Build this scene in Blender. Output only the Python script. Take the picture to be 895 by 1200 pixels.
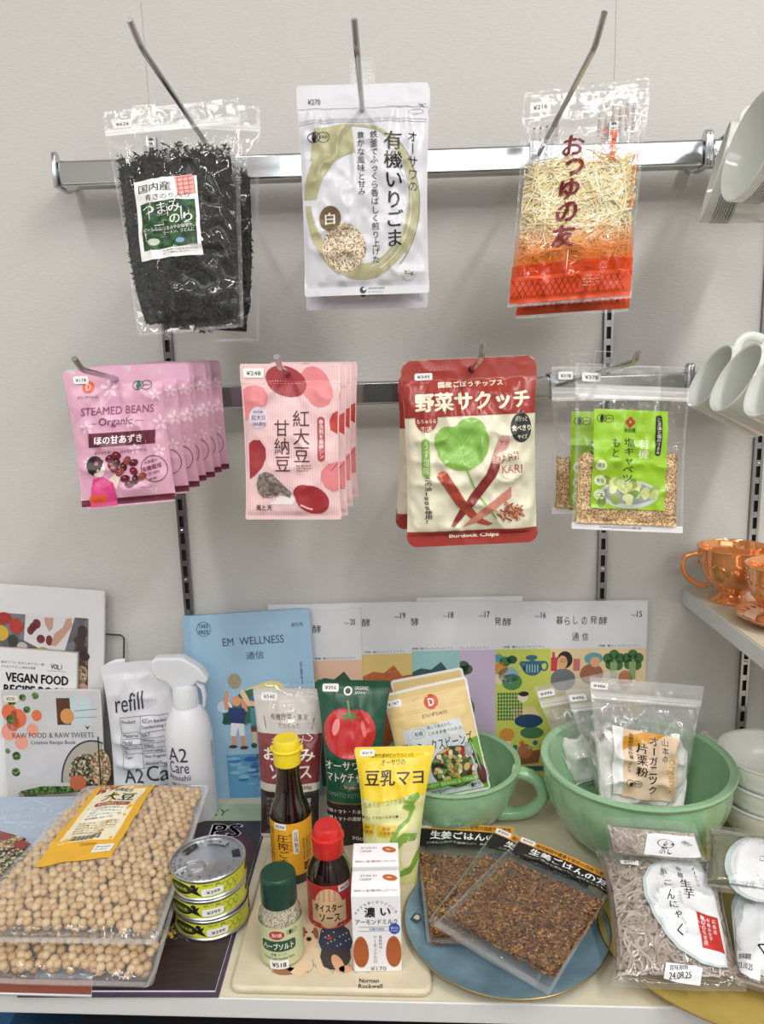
import bpy, math
import numpy as np
from mathutils import Matrix, Vector
from mathutils.geometry import tessellate_polygon

for o in list(bpy.data.objects): bpy.data.objects.remove(o)
scene = bpy.context.scene
COL = scene.collection
PI = math.pi
SH = 0.75            # height of the display shelf top

# ------------------------------------------------------------------ camera
F = 895.0
CAM = Vector((0, -1.07, SH + 0.61))
fw = np.array([7.5, -172., F]); fw /= np.linalg.norm(fw)
dn = np.array([138.5, 4663., F]); dn -= fw * dn.dot(fw); dn /= np.linalg.norm(dn)
rt = np.cross(dn, fw)
cd = bpy.data.cameras.new('camera'); cam = bpy.data.objects.new('camera', cd); COL.objects.link(cam)
cd.sensor_fit = 'VERTICAL'; cd.sensor_height = 36.0; cd.lens = F / 1200 * 36; cd.clip_start = 0.02
ex = Vector((rt[0], fw[0], -dn[0])); ey = -Vector((rt[1], fw[1], -dn[1])); ez = -Vector((rt[2], fw[2], -dn[2]))
cam.matrix_world = Matrix.Translation(CAM) @ Matrix((ex, ey, ez)).transposed().to_4x4()
scene.camera = cam

def A(px, py, y=None, z=None):
    """the world point seen at a pixel, at wall distance y or height z"""
    d = np.array([px - 447.5, py - 600., F])
    r = Vector((d @ rt, d @ fw, -(d @ dn)))
    k = (y - CAM.y) / r.y if y is not None else (z - CAM.z) / r.z
    return CAM + r * k
def depth(p):
    """distance from the camera along its axis"""
    return -(p - CAM).dot(ez)

# ------------------------------------------------------------------ world, lights, exposure
w = bpy.data.worlds.new('world'); scene.world = w; w.use_nodes = True
w.node_tree.nodes['Background'].inputs[0].default_value = (1.0, 0.99, 0.975, 1)
w.node_tree.nodes['Background'].inputs[1].default_value = 0.56
def area(name, loc, sx, sy, power, target=(0, 0, 0), col=(1, .975, .94)):
    l = bpy.data.lights.new(name, 'AREA'); l.shape = 'RECTANGLE'; l.size = sx; l.size_y = sy; l.energy = power; l.color = col
    o = bpy.data.objects.new(name, l); COL.objects.link(o); o.location = loc
    o.rotation_euler = (Vector(target) - Vector(loc)).to_track_quat('-Z', 'Y').to_euler()
    return o
LAMPS = [(0.80, -1.40, 0.12, 1.1, 14.0), (-0.65, -1.50, 0.12, 1.1, 9.0), (0.25, -2.4, 1.2, 0.3, 15.0), (-1.3, -2.6, 1.2, 0.3, 10.0), (1.7, -1.9, 1.2, 0.3, 9.0)]
for i, (lx, ly, sx, sy, pw) in enumerate(LAMPS):
    area('ceiling_lamp', (lx, ly, 2.655), sx, sy, pw, (lx, ly, 0))
scene.view_settings.view_transform = 'Standard'
scene.view_settings.look = 'None'
scene.view_settings.gamma = 1.0
scene.view_settings.use_curve_mapping = False
scene.view_settings.exposure = 0.48
scene.cycles.transparent_max_bounces = 32
scene.cycles.max_bounces = 9
scene.cycles.caustics_reflective = False
scene.cycles.caustics_refractive = False

# ------------------------------------------------------------------ materials
def lin(c):
    return tuple(((v / 255) / 12.92 if v / 255 <= .04045 else ((v / 255 + .055) / 1.055) ** 2.4) for v in c)
_M = {}
def new_mat(name):
    m = bpy.data.materials.new(name); m.use_nodes = True
    return m, m.node_tree, m.node_tree.nodes['Principled BSDF']
def add_bump(nt, bs, scale, strength, dist=0.001, stretch=(1, 1, 1), kind='noise', detail=3):
    tc = nt.nodes.new('ShaderNodeTexCoord'); mp = nt.nodes.new('ShaderNodeMapping'); mp.inputs['Scale'].default_value = stretch
    nt.links.new(tc.outputs['Object'], mp.inputs[0])
    n = nt.nodes.new('ShaderNodeTexNoise' if kind == 'noise' else 'ShaderNodeTexVoronoi')
    n.inputs['Scale'].default_value = scale
    if kind == 'noise': n.inputs['Detail'].default_value = detail
    nt.links.new(mp.outputs[0], n.inputs['Vector'])
    b = nt.nodes.new('ShaderNodeBump'); b.inputs['Strength'].default_value = strength; b.inputs['Distance'].default_value = dist
    nt.links.new(n.outputs[0], b.inputs['Height']); nt.links.new(b.outputs[0], bs.inputs['Normal'])
    return n
def M(c, rough=.4, metal=0, bump=0, bs=60, coat=0, sss=0, vary=0, stretch=(1, 1, 1), dist=.001, vs=None):
    """plain coloured surface: rgb in 0..255, optional noise relief and colour variation"""
    k = (tuple(c), rough, metal, bump, bs, coat, sss, vary, stretch, dist, vs)
    if k in _M: return _M[k]
    m, nt, b = new_mat('paint_%d_%d_%d' % tuple(c))
    col = lin(c) + (1,)
    b.inputs['Base Color'].default_value = col; b.inputs['Roughness'].default_value = rough
    b.inputs['Metallic'].default_value = metal; b.inputs['Coat Weight'].default_value = coat
    b.inputs['Coat Roughness'].default_value = .08
    if sss:
        b.inputs['Subsurface Weight'].default_value = sss; b.inputs['Subsurface Radius'].default_value = (1, 1, .8); b.inputs['Subsurface Scale'].default_value = .008
    if bump: add_bump(nt, b, bs, bump, dist, stretch)
    if vary:
        tc = nt.nodes.new('ShaderNodeTexCoord'); mp = nt.nodes.new('ShaderNodeMapping'); mp.inputs['Scale'].default_value = stretch
        n = nt.nodes.new('ShaderNodeTexNoise'); n.inputs['Scale'].default_value = vs or bs; n.inputs['Detail'].default_value = 4
        r = nt.nodes.new('ShaderNodeMapRange'); r.inputs[1].default_value = .3; r.inputs[2].default_value = .7
        r.inputs[3].default_value = 1 - vary; r.inputs[4].default_value = 1 + vary * .6
        mx = nt.nodes.new('ShaderNodeVectorMath'); mx.operation = 'SCALE'; mx.inputs[0].default_value = col[:3]
        nt.links.new(tc.outputs['Object'], mp.inputs[0]); nt.links.new(mp.outputs[0], n.inputs['Vector'])
        nt.links.new(n.outputs[0], r.inputs[0]); nt.links.new(r.outputs[0], mx.inputs['Scale']); nt.links.new(mx.outputs[0], b.inputs['Base Color'])
    _M[k] = m
    return m
def cells(name, cols, scale, rough=.5, bump=0, rnd=1, mixw=None, detail=0):
    """many small coloured pieces: Voronoi cells with a random colour each (printed food photographs, grains)"""
    k = ('cells', name)
    if k in _M: return _M[k]
    m, nt, b = new_mat(name); b.inputs['Roughness'].default_value = rough
    tc = nt.nodes.new('ShaderNodeTexCoord'); v = nt.nodes.new('ShaderNodeTexVoronoi'); v.inputs['Scale'].default_value = scale; v.inputs['Randomness'].default_value = rnd
    if detail:
        n = nt.nodes.new('ShaderNodeTexNoise'); n.inputs['Scale'].default_value = scale * .7
        ad = nt.nodes.new('ShaderNodeVectorMath'); ad.operation = 'MULTIPLY_ADD'; ad.inputs[1].default_value = (detail / scale,) * 3
        nt.links.new(tc.outputs['Object'], n.inputs['Vector'])
        nt.links.new(n.outputs['Color'], ad.inputs[0]); nt.links.new(tc.outputs['Object'], ad.inputs[2]); nt.links.new(ad.outputs[0], v.inputs['Vector'])
    else:
        nt.links.new(tc.outputs['Object'], v.inputs['Vector'])
    s = nt.nodes.new('ShaderNodeSeparateColor'); nt.links.new(v.outputs['Color'], s.inputs[0])
    r = nt.nodes.new('ShaderNodeValToRGB'); r.color_ramp.interpolation = 'CONSTANT'
    e = r.color_ramp.elements
    while len(e) < len(cols): e.new(.5)
    for i, c in enumerate(cols): e[i].position = i / len(cols); e[i].color = lin(c) + (1,)
    nt.links.new(s.outputs[0], r.inputs[0]); nt.links.new(r.outputs[0], b.inputs['Base Color'])
    if bump:
        bb = nt.nodes.new('ShaderNodeBump'); bb.inputs['Strength'].default_value = bump; bb.inputs['Distance'].default_value = .002; bb.invert = True
        nt.links.new(v.outputs['Distance'], bb.inputs['Height']); nt.links.new(bb.outputs[0], b.inputs['Normal'])
    _M[k] = m
    return m
def film(name, tint=(1, 1, 1), haze=.03, rough=.06, gloss=1.0, bump=.5, bs=45, opac=0, col=(1, 1, 1)):
    """thin plastic film: see-through, with fresnel gloss and a little milky haze; opac tints it as ink on film"""
    k = ('film', name)
    if k in _M: return _M[k]
    m, nt, b = new_mat(name); nt.nodes.remove(b)
    out = nt.nodes['Material Output']
    tr = nt.nodes.new('ShaderNodeBsdfTransparent'); tr.inputs[0].default_value = tuple(tint) + (1,)
    gl = nt.nodes.new('ShaderNodeBsdfGlossy'); gl.inputs['Roughness'].default_value = rough
    df = nt.nodes.new('ShaderNodeBsdfDiffuse'); df.inputs[0].default_value = lin([v * 255 for v in col]) + (1,)
    m1 = nt.nodes.new('ShaderNodeMixShader'); m1.inputs[0].default_value = max(haze, opac)
    m2 = nt.nodes.new('ShaderNodeMixShader')
    fr = nt.nodes.new('ShaderNodeFresnel'); fr.inputs[0].default_value = 1.5
    mu = nt.nodes.new('ShaderNodeMath'); mu.operation = 'MULTIPLY'; mu.inputs[1].default_value = gloss
    ge = nt.nodes.new('ShaderNodeNewGeometry'); io = nt.nodes.new('ShaderNodeMath'); io.operation = 'MULTIPLY_ADD'     # a sheet of film has the same gloss on both sides
    io.inputs[1].default_value = -.8333; io.inputs[2].default_value = 1.5
    nt.links.new(ge.outputs['Backfacing'], io.inputs[0]); nt.links.new(io.outputs[0], fr.inputs[0])
    nt.links.new(tr.outputs[0], m1.inputs[1]); nt.links.new(df.outputs[0], m1.inputs[2])
    nt.links.new(m1.outputs[0], m2.inputs[1]); nt.links.new(gl.outputs[0], m2.inputs[2])
    nt.links.new(fr.outputs[0], mu.inputs[0]); nt.links.new(mu.outputs[0], m2.inputs[0]); nt.links.new(m2.outputs[0], out.inputs[0])
    if bump:
        class B: inputs = {'Normal': gl.inputs['Normal']}
        add_bump(nt, B, bs, bump, .004, detail=1)
        nt.links.new(gl.inputs['Normal'].links[0].from_socket, fr.inputs['Normal'])
    _M[k] = m
    return m
CHROME = M((205, 207, 210), .13, 1)
CHROME2 = M((186, 188, 191), .2, 1)
BLACK = M((22, 20, 20), .45)
INK = M((30, 27, 27), .35)
WHITE = M((238, 238, 238), .35)
PAPER = M((232, 232, 234), .55)
STICK = M((240, 240, 238), .5)
FILM = film('clear_bag_film', haze=.015, gloss=.8)
FILM_S = film('stiff_clear_film', haze=.008, gloss=.3, bump=.12, bs=20)
FILM_H = film('hazy_bag_film', haze=.12, bump=.5, bs=40)

# ------------------------------------------------------------------ mesh building
class MB:
    def __init__(s): s.v = []; s.f = []; s.m = []; s.n = []; s.k = 0; s.mats = []; s.cn = False
    def slot(s, m):
        if m not in s.mats: s.mats.append(m)
        return s.mats.index(m)
    def add(s, V, Fc, mat, N=None):
        V = np.asarray(V, float).reshape(-1, 3); i = s.slot(mat)
        if N is not None:
            Fc = np.array(Fc); g = np.cross(V[Fc[:, 1]] - V[Fc[:, 0]], V[Fc[:, 2]] - V[Fc[:, 0]])
            bad = (g * N[Fc[:, 0]]).sum(1) < 0; Fc[bad] = Fc[bad][:, ::-1]
        if isinstance(Fc, np.ndarray): s.f += (Fc + s.k).tolist()
        else: s.f += [[a + s.k for a in f] for f in Fc]
        s.m += [i] * len(Fc)
        s.v.append(V)
        if N is not None: s.cn = True
        s.n.append(np.full(V.shape, np.nan) if N is None else N)
        s.k += len(V)
    def box(s, a, b, mat):
        x0, y0, z0 = a; x1, y1, z1 = b
        V = [(x0, y0, z0), (x1, y0, z0), (x1, y1, z0), (x0, y1, z0), (x0, y0, z1), (x1, y0, z1), (x1, y1, z1), (x0, y1, z1)]
        s.add(V, [(0, 3, 2, 1), (4, 5, 6, 7), (0, 1, 5, 4), (1, 2, 6, 5), (2, 3, 7, 6), (3, 0, 4, 7)], mat)
    def prism(s, pts, z0, z1, mat):
        """polygon in plan (x, y) raised from z0 to z1"""
        n = len(pts); V = [(x, y, z0) for x, y in pts] + [(x, y, z1) for x, y in pts]
        s.add(V, [list(range(n))[::-1], list(range(n, 2 * n))] + [(i, (i + 1) % n, n + (i + 1) % n, n + i) for i in range(n)], mat)
    def tube(s, path, r, mat, n=10, closed=False, flat=1.0, up=(0, 0, 1)):
        P = [Vector(p) for p in path]; L = len(P); R = r if hasattr(r, '__len__') else [r] * L
        V = []; prev = None
        for i in range(L):
            a = P[i - 1] if (i > 0 or closed) else P[i]; b = P[(i + 1) % L] if (i < L - 1 or closed) else P[i]
            t = (b - a).normalized()
            if prev is None:
                u = Vector(up); u = u - t * u.dot(t)
                if u.length < 1e-4: u = Vector((1, 0, 0)); u = u - t * u.dot(t)
            else: u = prev - t * prev.dot(t)
            u.normalize(); prev = u; q = t.cross(u)
            for j in range(n):
                an = 2 * PI * j / n
                V.append(P[i] + u * (R[i] * math.cos(an)) + q * (R[i] * flat * math.sin(an)))
        Fc = []
        for i in range(L if closed else L - 1):
            for j in range(n):
                a = i * n + j; b = i * n + (j + 1) % n; c = ((i + 1) % L) * n + (j + 1) % n; d = ((i + 1) % L) * n + j
                Fc.append((a, b, c, d))
        if not closed: Fc += [list(range(n))[::-1], list(range((L - 1) * n, L * n))]
        s.add([tuple(v) for v in V], Fc, mat)
    def lathe(s, prof, mat, n=48, fn=None, loc=(0, 0, 0), sx=1, sy=1):
        """turn (r, z) about z; fn(theta, k) scales the radius"""
        V = []; L = len(prof)
        for k, (r, z) in enumerate(prof):
            for j in range(n):
                t = 2 * PI * j / n; q = r * (fn(t, k) if fn else 1)
                V.append((loc[0] + q * math.cos(t) * sx, loc[1] + q * math.sin(t) * sy, loc[2] + z))
        Fc = [(k * n + j, k * n + (j + 1) % n, (k + 1) * n + (j + 1) % n, (k + 1) * n + j) for k in range(L - 1) for j in range(n)]
        if prof[0][0] > 1e-5: Fc.append(list(range(n))[::-1])
        if prof[-1][0] > 1e-5: Fc.append(list(range((L - 1) * n, L * n)))
        s.add(V, Fc, mat)
    def build(s, name, parent=None, mw=None, bevel=0, smooth=True, angle=38, seg=2, kind=None, label=None, cat=None, group=None):
        me = bpy.data.meshes.new(name)
        V = np.concatenate(s.v)
        me.from_pydata(V.tolist(), [], s.f)
        for m in s.mats: me.materials.append(m)
        me.polygons.foreach_set('material_index', s.m)
        me.polygons.foreach_set('use_smooth', [smooth] * len(s.f))
        me.validate()
        if smooth and not s.cn: me.set_sharp_from_angle(angle=math.radians(angle))
        if s.cn:
            N = np.concatenate(s.n); me.update()
            base = np.empty(len(V) * 3); me.vertex_normals.foreach_get('vector', base); base = base.reshape(-1, 3)
            N = np.where(np.isnan(N), base, N)
            if len(me.vertices) == len(N): me.normals_split_custom_set_from_vertices(N.tolist())
        o = bpy.data.objects.new(name, me); COL.objects.link(o)
        if parent is not None: o.parent = parent
        if mw is not None: o.matrix_world = mw
        if bevel:
            b = o.modifiers.new('bevel', 'BEVEL'); b.width = bevel; b.segments = seg; b.limit_method = 'ANGLE'; b.angle_limit = math.radians(40)
        if kind: o['kind'] = kind
        if label: o['label'] = label
        if cat: o['category'] = cat
        if group: o['group'] = group
        return o
def E(name, label, cat, mw=None, loc=None, group=None):
    o = bpy.data.objects.new(name, None); COL.objects.link(o); o.empty_display_size = .02
    if mw is not None: o.matrix_world = mw
    if loc is not None: o.location = loc
    o['label'] = label; o['category'] = cat
    if group: o['group'] = group
    return o
def dup(root, mw, label=None, group=None):
    def cp(o, par):
        c = o.copy(); COL.objects.link(c); c.parent = par
        if par is not None: c.matrix_local = o.matrix_local.copy()
        for ch in KIDS.get(o, []): cp(ch, c)
        return c
    KIDS = {}
    for o in bpy.data.objects:
        if o.parent: KIDS.setdefault(o.parent, []).append(o)
    r = cp(root, None); r.matrix_world = mw
    if label: r['label'] = label
    if group: r['group'] = group
    return r

# ------------------------------------------------------------------ flat print: shapes and lettering in a 2D design
_G = {}
def glyphs(text, bold=0, res=2):
    k = (text, bold, res)
    if k in _G: return _G[k]
    c = bpy.data.curves.new('t', 'FONT'); c.body = text; c.size = 1; c.resolution_u = res
    o = bpy.data.objects.new('t', c); me = bpy.data.meshes.new_from_object(o)
    V = np.array([v.co[:2] for v in me.vertices]).reshape(-1, 2)
    Fc = []
    for p in me.polygons:
        vs = list(p.vertices)
        for i in range(1, len(vs) - 1): Fc.append((vs[0], vs[i], vs[i + 1]))
    bpy.data.objects.remove(o); bpy.data.curves.remove(c); bpy.data.meshes.remove(me)
    Fc = np.array(Fc, int).reshape(-1, 3)
    if bold:                                 # heavier strokes: the glyph laid over itself with small offsets
        n = len(V); b = bold * .8; sh = [(-b, 0), (b, 0), (0, b * .7), (0, -b * .7)] if bold > .025 else [(-b, 0), (b, 0)]
        Fc = np.vstack([Fc + n * i for i in range(len(sh))]); V = np.vstack([V + np.array(d) for d in sh])
    _G[k] = (V, Fc)
    return _G[k]
EDGE_OF = {}
class Cv:
    """a design measured in its own units, x to the right and y down from the top left"""
    def __init__(s): s.c = []
    def raw(s, V, Fc, mat, L): s.c.append((np.asarray(V, float), np.asarray(Fc, int).reshape(-1, 3), mat, L)); return s
    def _rot(s, V, a, c):
        if not a: return V
        a = math.radians(a); V = V - c
        return np.stack([V[:, 0] * math.cos(a) - V[:, 1] * math.sin(a), V[:, 0] * math.sin(a) + V[:, 1] * math.cos(a)], 1) + c
    def poly(s, pts, mat, L=1):
        t = tessellate_polygon([[Vector((x, y, 0)) for x, y in pts]])
        return s.raw(pts, t, mat, L)
    def rect(s, x0, y0, x1, y1, mat, rot=0, L=1):
        V = s._rot(np.array([(x0, y0), (x1, y0), (x1, y1), (x0, y1)], float), rot, np.array([(x0 + x1) / 2, (y0 + y1) / 2]))
        return s.raw(V, [(0, 1, 2), (0, 2, 3)], mat, L)
    def ell(s, cx, cy, rx, ry, mat, rot=0, L=1, n=24, a0=0, a1=360):
        t = np.radians(np.linspace(a0, a1, n + 1)); V = np.stack([cx + rx * np.cos(t), cy + ry * np.sin(t)], 1)
        V = np.vstack([[[cx, cy]], s._rot(V, rot, np.array([cx, cy]))])
        return s.raw(V, [(0, i, i + 1) for i in range(1, n + 1)], mat, L)
    def ring(s, cx, cy, rx, ry, w, mat, rot=0, L=1, n=28, a0=0, a1=360, w1=None):
        t = np.radians(np.linspace(a0, a1, n + 1)); w1 = w if w1 is None else w1
        ww = w + (w1 - w) * np.linspace(0, 1, n + 1)
        o = np.stack([cx + rx * np.cos(t), cy + ry * np.sin(t)], 1); i_ = np.stack([cx + (rx - ww) * np.cos(t), cy + (ry - ww) * np.sin(t)], 1)
        V = s._rot(np.vstack([o, i_]), rot, np.array([cx, cy])); Fc = []
        for i in range(n): Fc += [(i, i + 1, n + 2 + i), (i, n + 2 + i, n + 1 + i)]
        return s.raw(V, Fc, mat, L)
    def rr(s, x0, y0, x1, y1, r, mat, L=1, rot=0):
        P = []
        for cx, cy, a in ((x1 - r, y0 + r, -90), (x1 - r, y1 - r, 0), (x0 + r, y1 - r, 90), (x0 + r, y0 + r, 180)):
            for k in range(5): t = math.radians(a + 22.5 * k); P.append((cx + r * math.cos(t), cy + r * math.sin(t)))
        c = np.array([(x0 + x1) / 2, (y0 + y1) / 2]); V = np.vstack([[c], s._rot(np.array(P), rot, c)])
        n = len(P)
        return s.raw(V, [(0, 1 + i, 1 + (i + 1) % n) for i in range(n)], mat, L)
    def line(s, pts, wd, mat, L=2):
        for (ax, ay), (bx, by) in zip(pts[:-1], pts[1:]):
            d = np.array([bx - ax, by - ay]); n = np.array([-d[1], d[0]]) / (np.linalg.norm(d) + 1e-9) * wd / 2
            a = np.array([ax, ay]); b = np.array([bx, by])
            s.raw([a - n, b - n, b + n, a + n], [(0, 1, 2), (0, 2, 3)], mat, L)
        return s
    def T(s, text, x0, y0, x1, y1, mat, bold=0, rot=0, L=3, shear=0, res=2):
        """lettering fitted into a box"""
        V, Fc = glyphs(text, bold, res)
        if not len(V): return s
        mn = V.min(0); mx = V.max(0); q = (V - mn) / np.maximum(mx - mn, 1e-6)
        P = np.stack([x0 + q[:, 0] * (x1 - x0), y1 - q[:, 1] * (y1 - y0)], 1)
        if shear: P[:, 0] += (y1 - P[:, 1]) * shear
        return s.raw(s._rot(P, rot, np.array([(x0 + x1) / 2, (y0 + y1) / 2])), Fc, mat, L)
    def TV(s, text, x0, y0, x1, y1, mat, bold=0, L=3, rot=0, shear=0):
        """vertical Japanese lettering, top to bottom"""
        n = len(text); h = (y1 - y0) / n; w_ = x1 - x0; allV = []; allF = []; k = 0
        for i, ch in enumerate(text):
            if ch == ' ': continue
            V, Fc = glyphs(ch, bold)
            if not len(V): continue
            if ch in 'ー-〜…':
                V = np.stack([V[:, 1] * 1 + .13, 1.0 - V[:, 0] - .12], 1)
            yy = y0 + h * i
            P = np.stack([x0 + V[:, 0] / .98 * w_, yy + (0.88 - V[:, 1]) * h], 1)
            if shear: P[:, 0] += (P[:, 1] - y0) * shear
            allV.append(P); allF.append(Fc + k); k += len(V)
        if not allV: return s
        V = s._rot(np.vstack(allV), rot, np.array([(x0 + x1) / 2, (y0 + y1) / 2]))
        return s.raw(V, np.vstack(allF), mat, L)
    def warp(s, o, w_, h, pts, dL=0):
        """lay a w x h design into four corners (TL TR BR BL)"""
        p = [np.array(a, float) for a in pts]
        for V, Fc, m, L in o.c:
            u = (V[:, 0] / w_)[:, None]; v = (V[:, 1] / h)[:, None]
            s.raw((p[0] * (1 - u) + p[1] * u) * (1 - v) + (p[3] * (1 - u) + p[2] * u) * v, Fc, m, L + dL)
        return s
    def merge(s, o, dx=0, dy=0, k=1, rot=0, c=(0, 0)):
        for V, Fc, m, L in o.c: s.raw(s._rot(V * k, rot, np.array(c)) + np.array([dx, dy]), Fc, m, L)
        return s
    def bake(s, mb, fn, edge=None):
        """lay the design on a surface: fn(x, y, lift) -> points, normals"""
        edge = edge or EDGE_OF.get(fn)
        for V, Fc, mat, L in s.c:
            if edge: V, Fc = subdiv(V, Fc, edge)
            P, N = fn(V[:, 0], V[:, 1], L)
            mb.add(P, Fc, mat, N)
def subdiv(V, Fc, edge):
    V = [tuple(v) for v in V]; Fc = [tuple(f) for f in Fc]
    for _ in range(8):
        mid = {}; out = []; ch = False
        def m(a, b):
            k = (a, b) if a < b else (b, a)
            if k in mid: return mid[k]
            p, q = V[a], V[b]
            if (p[0] - q[0]) ** 2 + (p[1] - q[1]) ** 2 > edge * edge:
                V.append(((p[0] + q[0]) / 2, (p[1] + q[1]) / 2)); mid[k] = len(V) - 1
            else: mid[k] = None
            return mid[k]
        for a, b, c in Fc:
            x, y, z = m(a, b), m(b, c), m(c, a)
            k = (x is not None, y is not None, z is not None)
            if not any(k): out.append((a, b, c)); continue
            ch = True
            if all(k): out += [(a, x, z), (x, b, y), (z, y, c), (x, y, z)]
            elif k == (True, False, False): out += [(a, x, c), (x, b, c)]
            elif k == (False, True, False): out += [(a, b, y), (a, y, c)]
            elif k == (False, False, True): out += [(a, b, z), (z, b, c)]
            elif k == (True, True, False): out += [(a, x, c), (x, y, c), (x, b, y)]
            elif k == (False, True, True): out += [(a, b, z), (b, y, z), (z, y, c)]
            else: out += [(a, x, z), (x, b, c), (x, c, z)]
        Fc = out
        if not ch: break
    return np.array(V), np.array(Fc)
def flat(W, sx, sy, H, y=0, lift=.00012):
    """a design on an upright flat face (facing -y), centred on x, its foot at z = 0"""
    def fn(x, yy, L):
        P = np.stack([(x - W / 2) * sx, np.full(len(x), y - L * lift - .0002), (H - yy) * sy], 1)
        return P, np.tile([0., -1., 0.], (len(x), 1))
    return fn
def cyl(r, z0, k, ang0=-90, lift=.00015, cx=0, cy=0):
    """a design wrapped on a cylinder: x along the arc from ang0, y down from z0, k metres per unit"""
    def fn(x, y, L):
        t = math.radians(ang0) + x * k / r; q = r + .0003 + L * lift
        P = np.stack([cx + q * np.cos(t), cy + q * np.sin(t), z0 - y * k], 1)
        return P, np.stack([np.cos(t), np.sin(t), np.zeros(len(x))], 1)
    EDGE_OF[fn] = 4
    return fn

# ------------------------------------------------------------------ soft packs
def vn(x, y, seed):
    T_ = np.random.RandomState(seed).rand(64, 64)
    xi = np.floor(x).astype(int); yi = np.floor(y).astype(int); fx = x - xi; fy = y - yi
    fx = fx * fx * (3 - 2 * fx); fy = fy * fy * (3 - 2 * fy)
    g = lambda a, b: T_[a % 64, b % 64]
    return (g(xi, yi) * (1 - fx) + g(xi + 1, yi) * fx) * (1 - fy) + (g(xi, yi + 1) * (1 - fx) + g(xi + 1, yi + 1) * fx) * fy
def quad(tl, tr, bl, br, yt=None, yb=None, dy=0, zt=None, zb=None, foot=None, rigid=False):
    """frame of a hanging or standing sheet from the corners seen in the photo and their wall distances"""
    g = lambda p, y, z: A(p[0], p[1], y=y) if z is None else A(p[0], p[1], z=z)
    h = dy / 2
    TL = g(tl, None if yt is None else yt - h, zt); TR = g(tr, None if yt is None else yt + h, zt)
    BL = g(bl, None if yb is None else yb - h, zb); BR = g(br, None if yb is None else yb + h, zb)
    kf = 1
    if foot is not None:
        tz = (TL.z + TR.z) / 2; kf = (tz - foot) / (tz - (BL.z + BR.z) / 2)
        BL = TL + (BL - TL) * kf; BR = TR + (BR - TR) * kf
    T_ = (TL + TR) / 2; B = (BL + BR) / 2; X = ((TR - TL) + (BR - BL)).normalized()
    U = T_ - B
    if rigid: X = X - U.normalized() * X.dot(U.normalized()); X.normalize()
    Z = U - X * U.dot(X); Hm = Z.length; Z.normalize(); Y = Z.cross(X)
    shear = U.dot(X) / Hm
    W0 = (TR - TL).length; W1 = (BR - BL).length
    m = Matrix((X, Y, Z)).transposed().to_4x4(); m.translation = B
    wpx = math.hypot(tr[0] - tl[0], tr[1] - tl[1])
    tc = ((tl[0] + tr[0]) / 2, (tl[1] + tr[1]) / 2); bc = ((bl[0] + br[0]) / 2, (bl[1] + br[1]) / 2)
    ux = np.array([tr[0] - tl[0], tr[1] - tl[1]]) / wpx; dv = np.array([bc[0] - tc[0], bc[1] - tc[1]])
    H = abs(ux[0] * dv[1] - ux[1] * dv[0]) * kf
    return dict(m=m, W=wpx, H=H, sx=W0 / wpx, sy=Hm / H, taper=W1 / W0, shear=shear, Hm=Hm, W0=W0)
def loc(q, px, py):
    """where a pixel falls in the design of a sheet"""
    m = q['m']; n = m.to_3x3() @ Vector((0, 1, 0)); d = np.array([px - 447.5, py - 600., F]); r = Vector((d @ rt, d @ fw, -(d @ dn)))
    P = CAM + r * ((m.translation - CAM).dot(n) / r.dot(n)); l = m.inverted() @ P
    y = q['H'] - l.z / q['sy']
    return (l.x / q['sx'] - q['shear'] * q['Hm'] / q['sx'] * (1 - y / q['H']) + q['W'] / 2, y)
def locs(q, pts): return [loc(q, *p) for p in pts]
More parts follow.
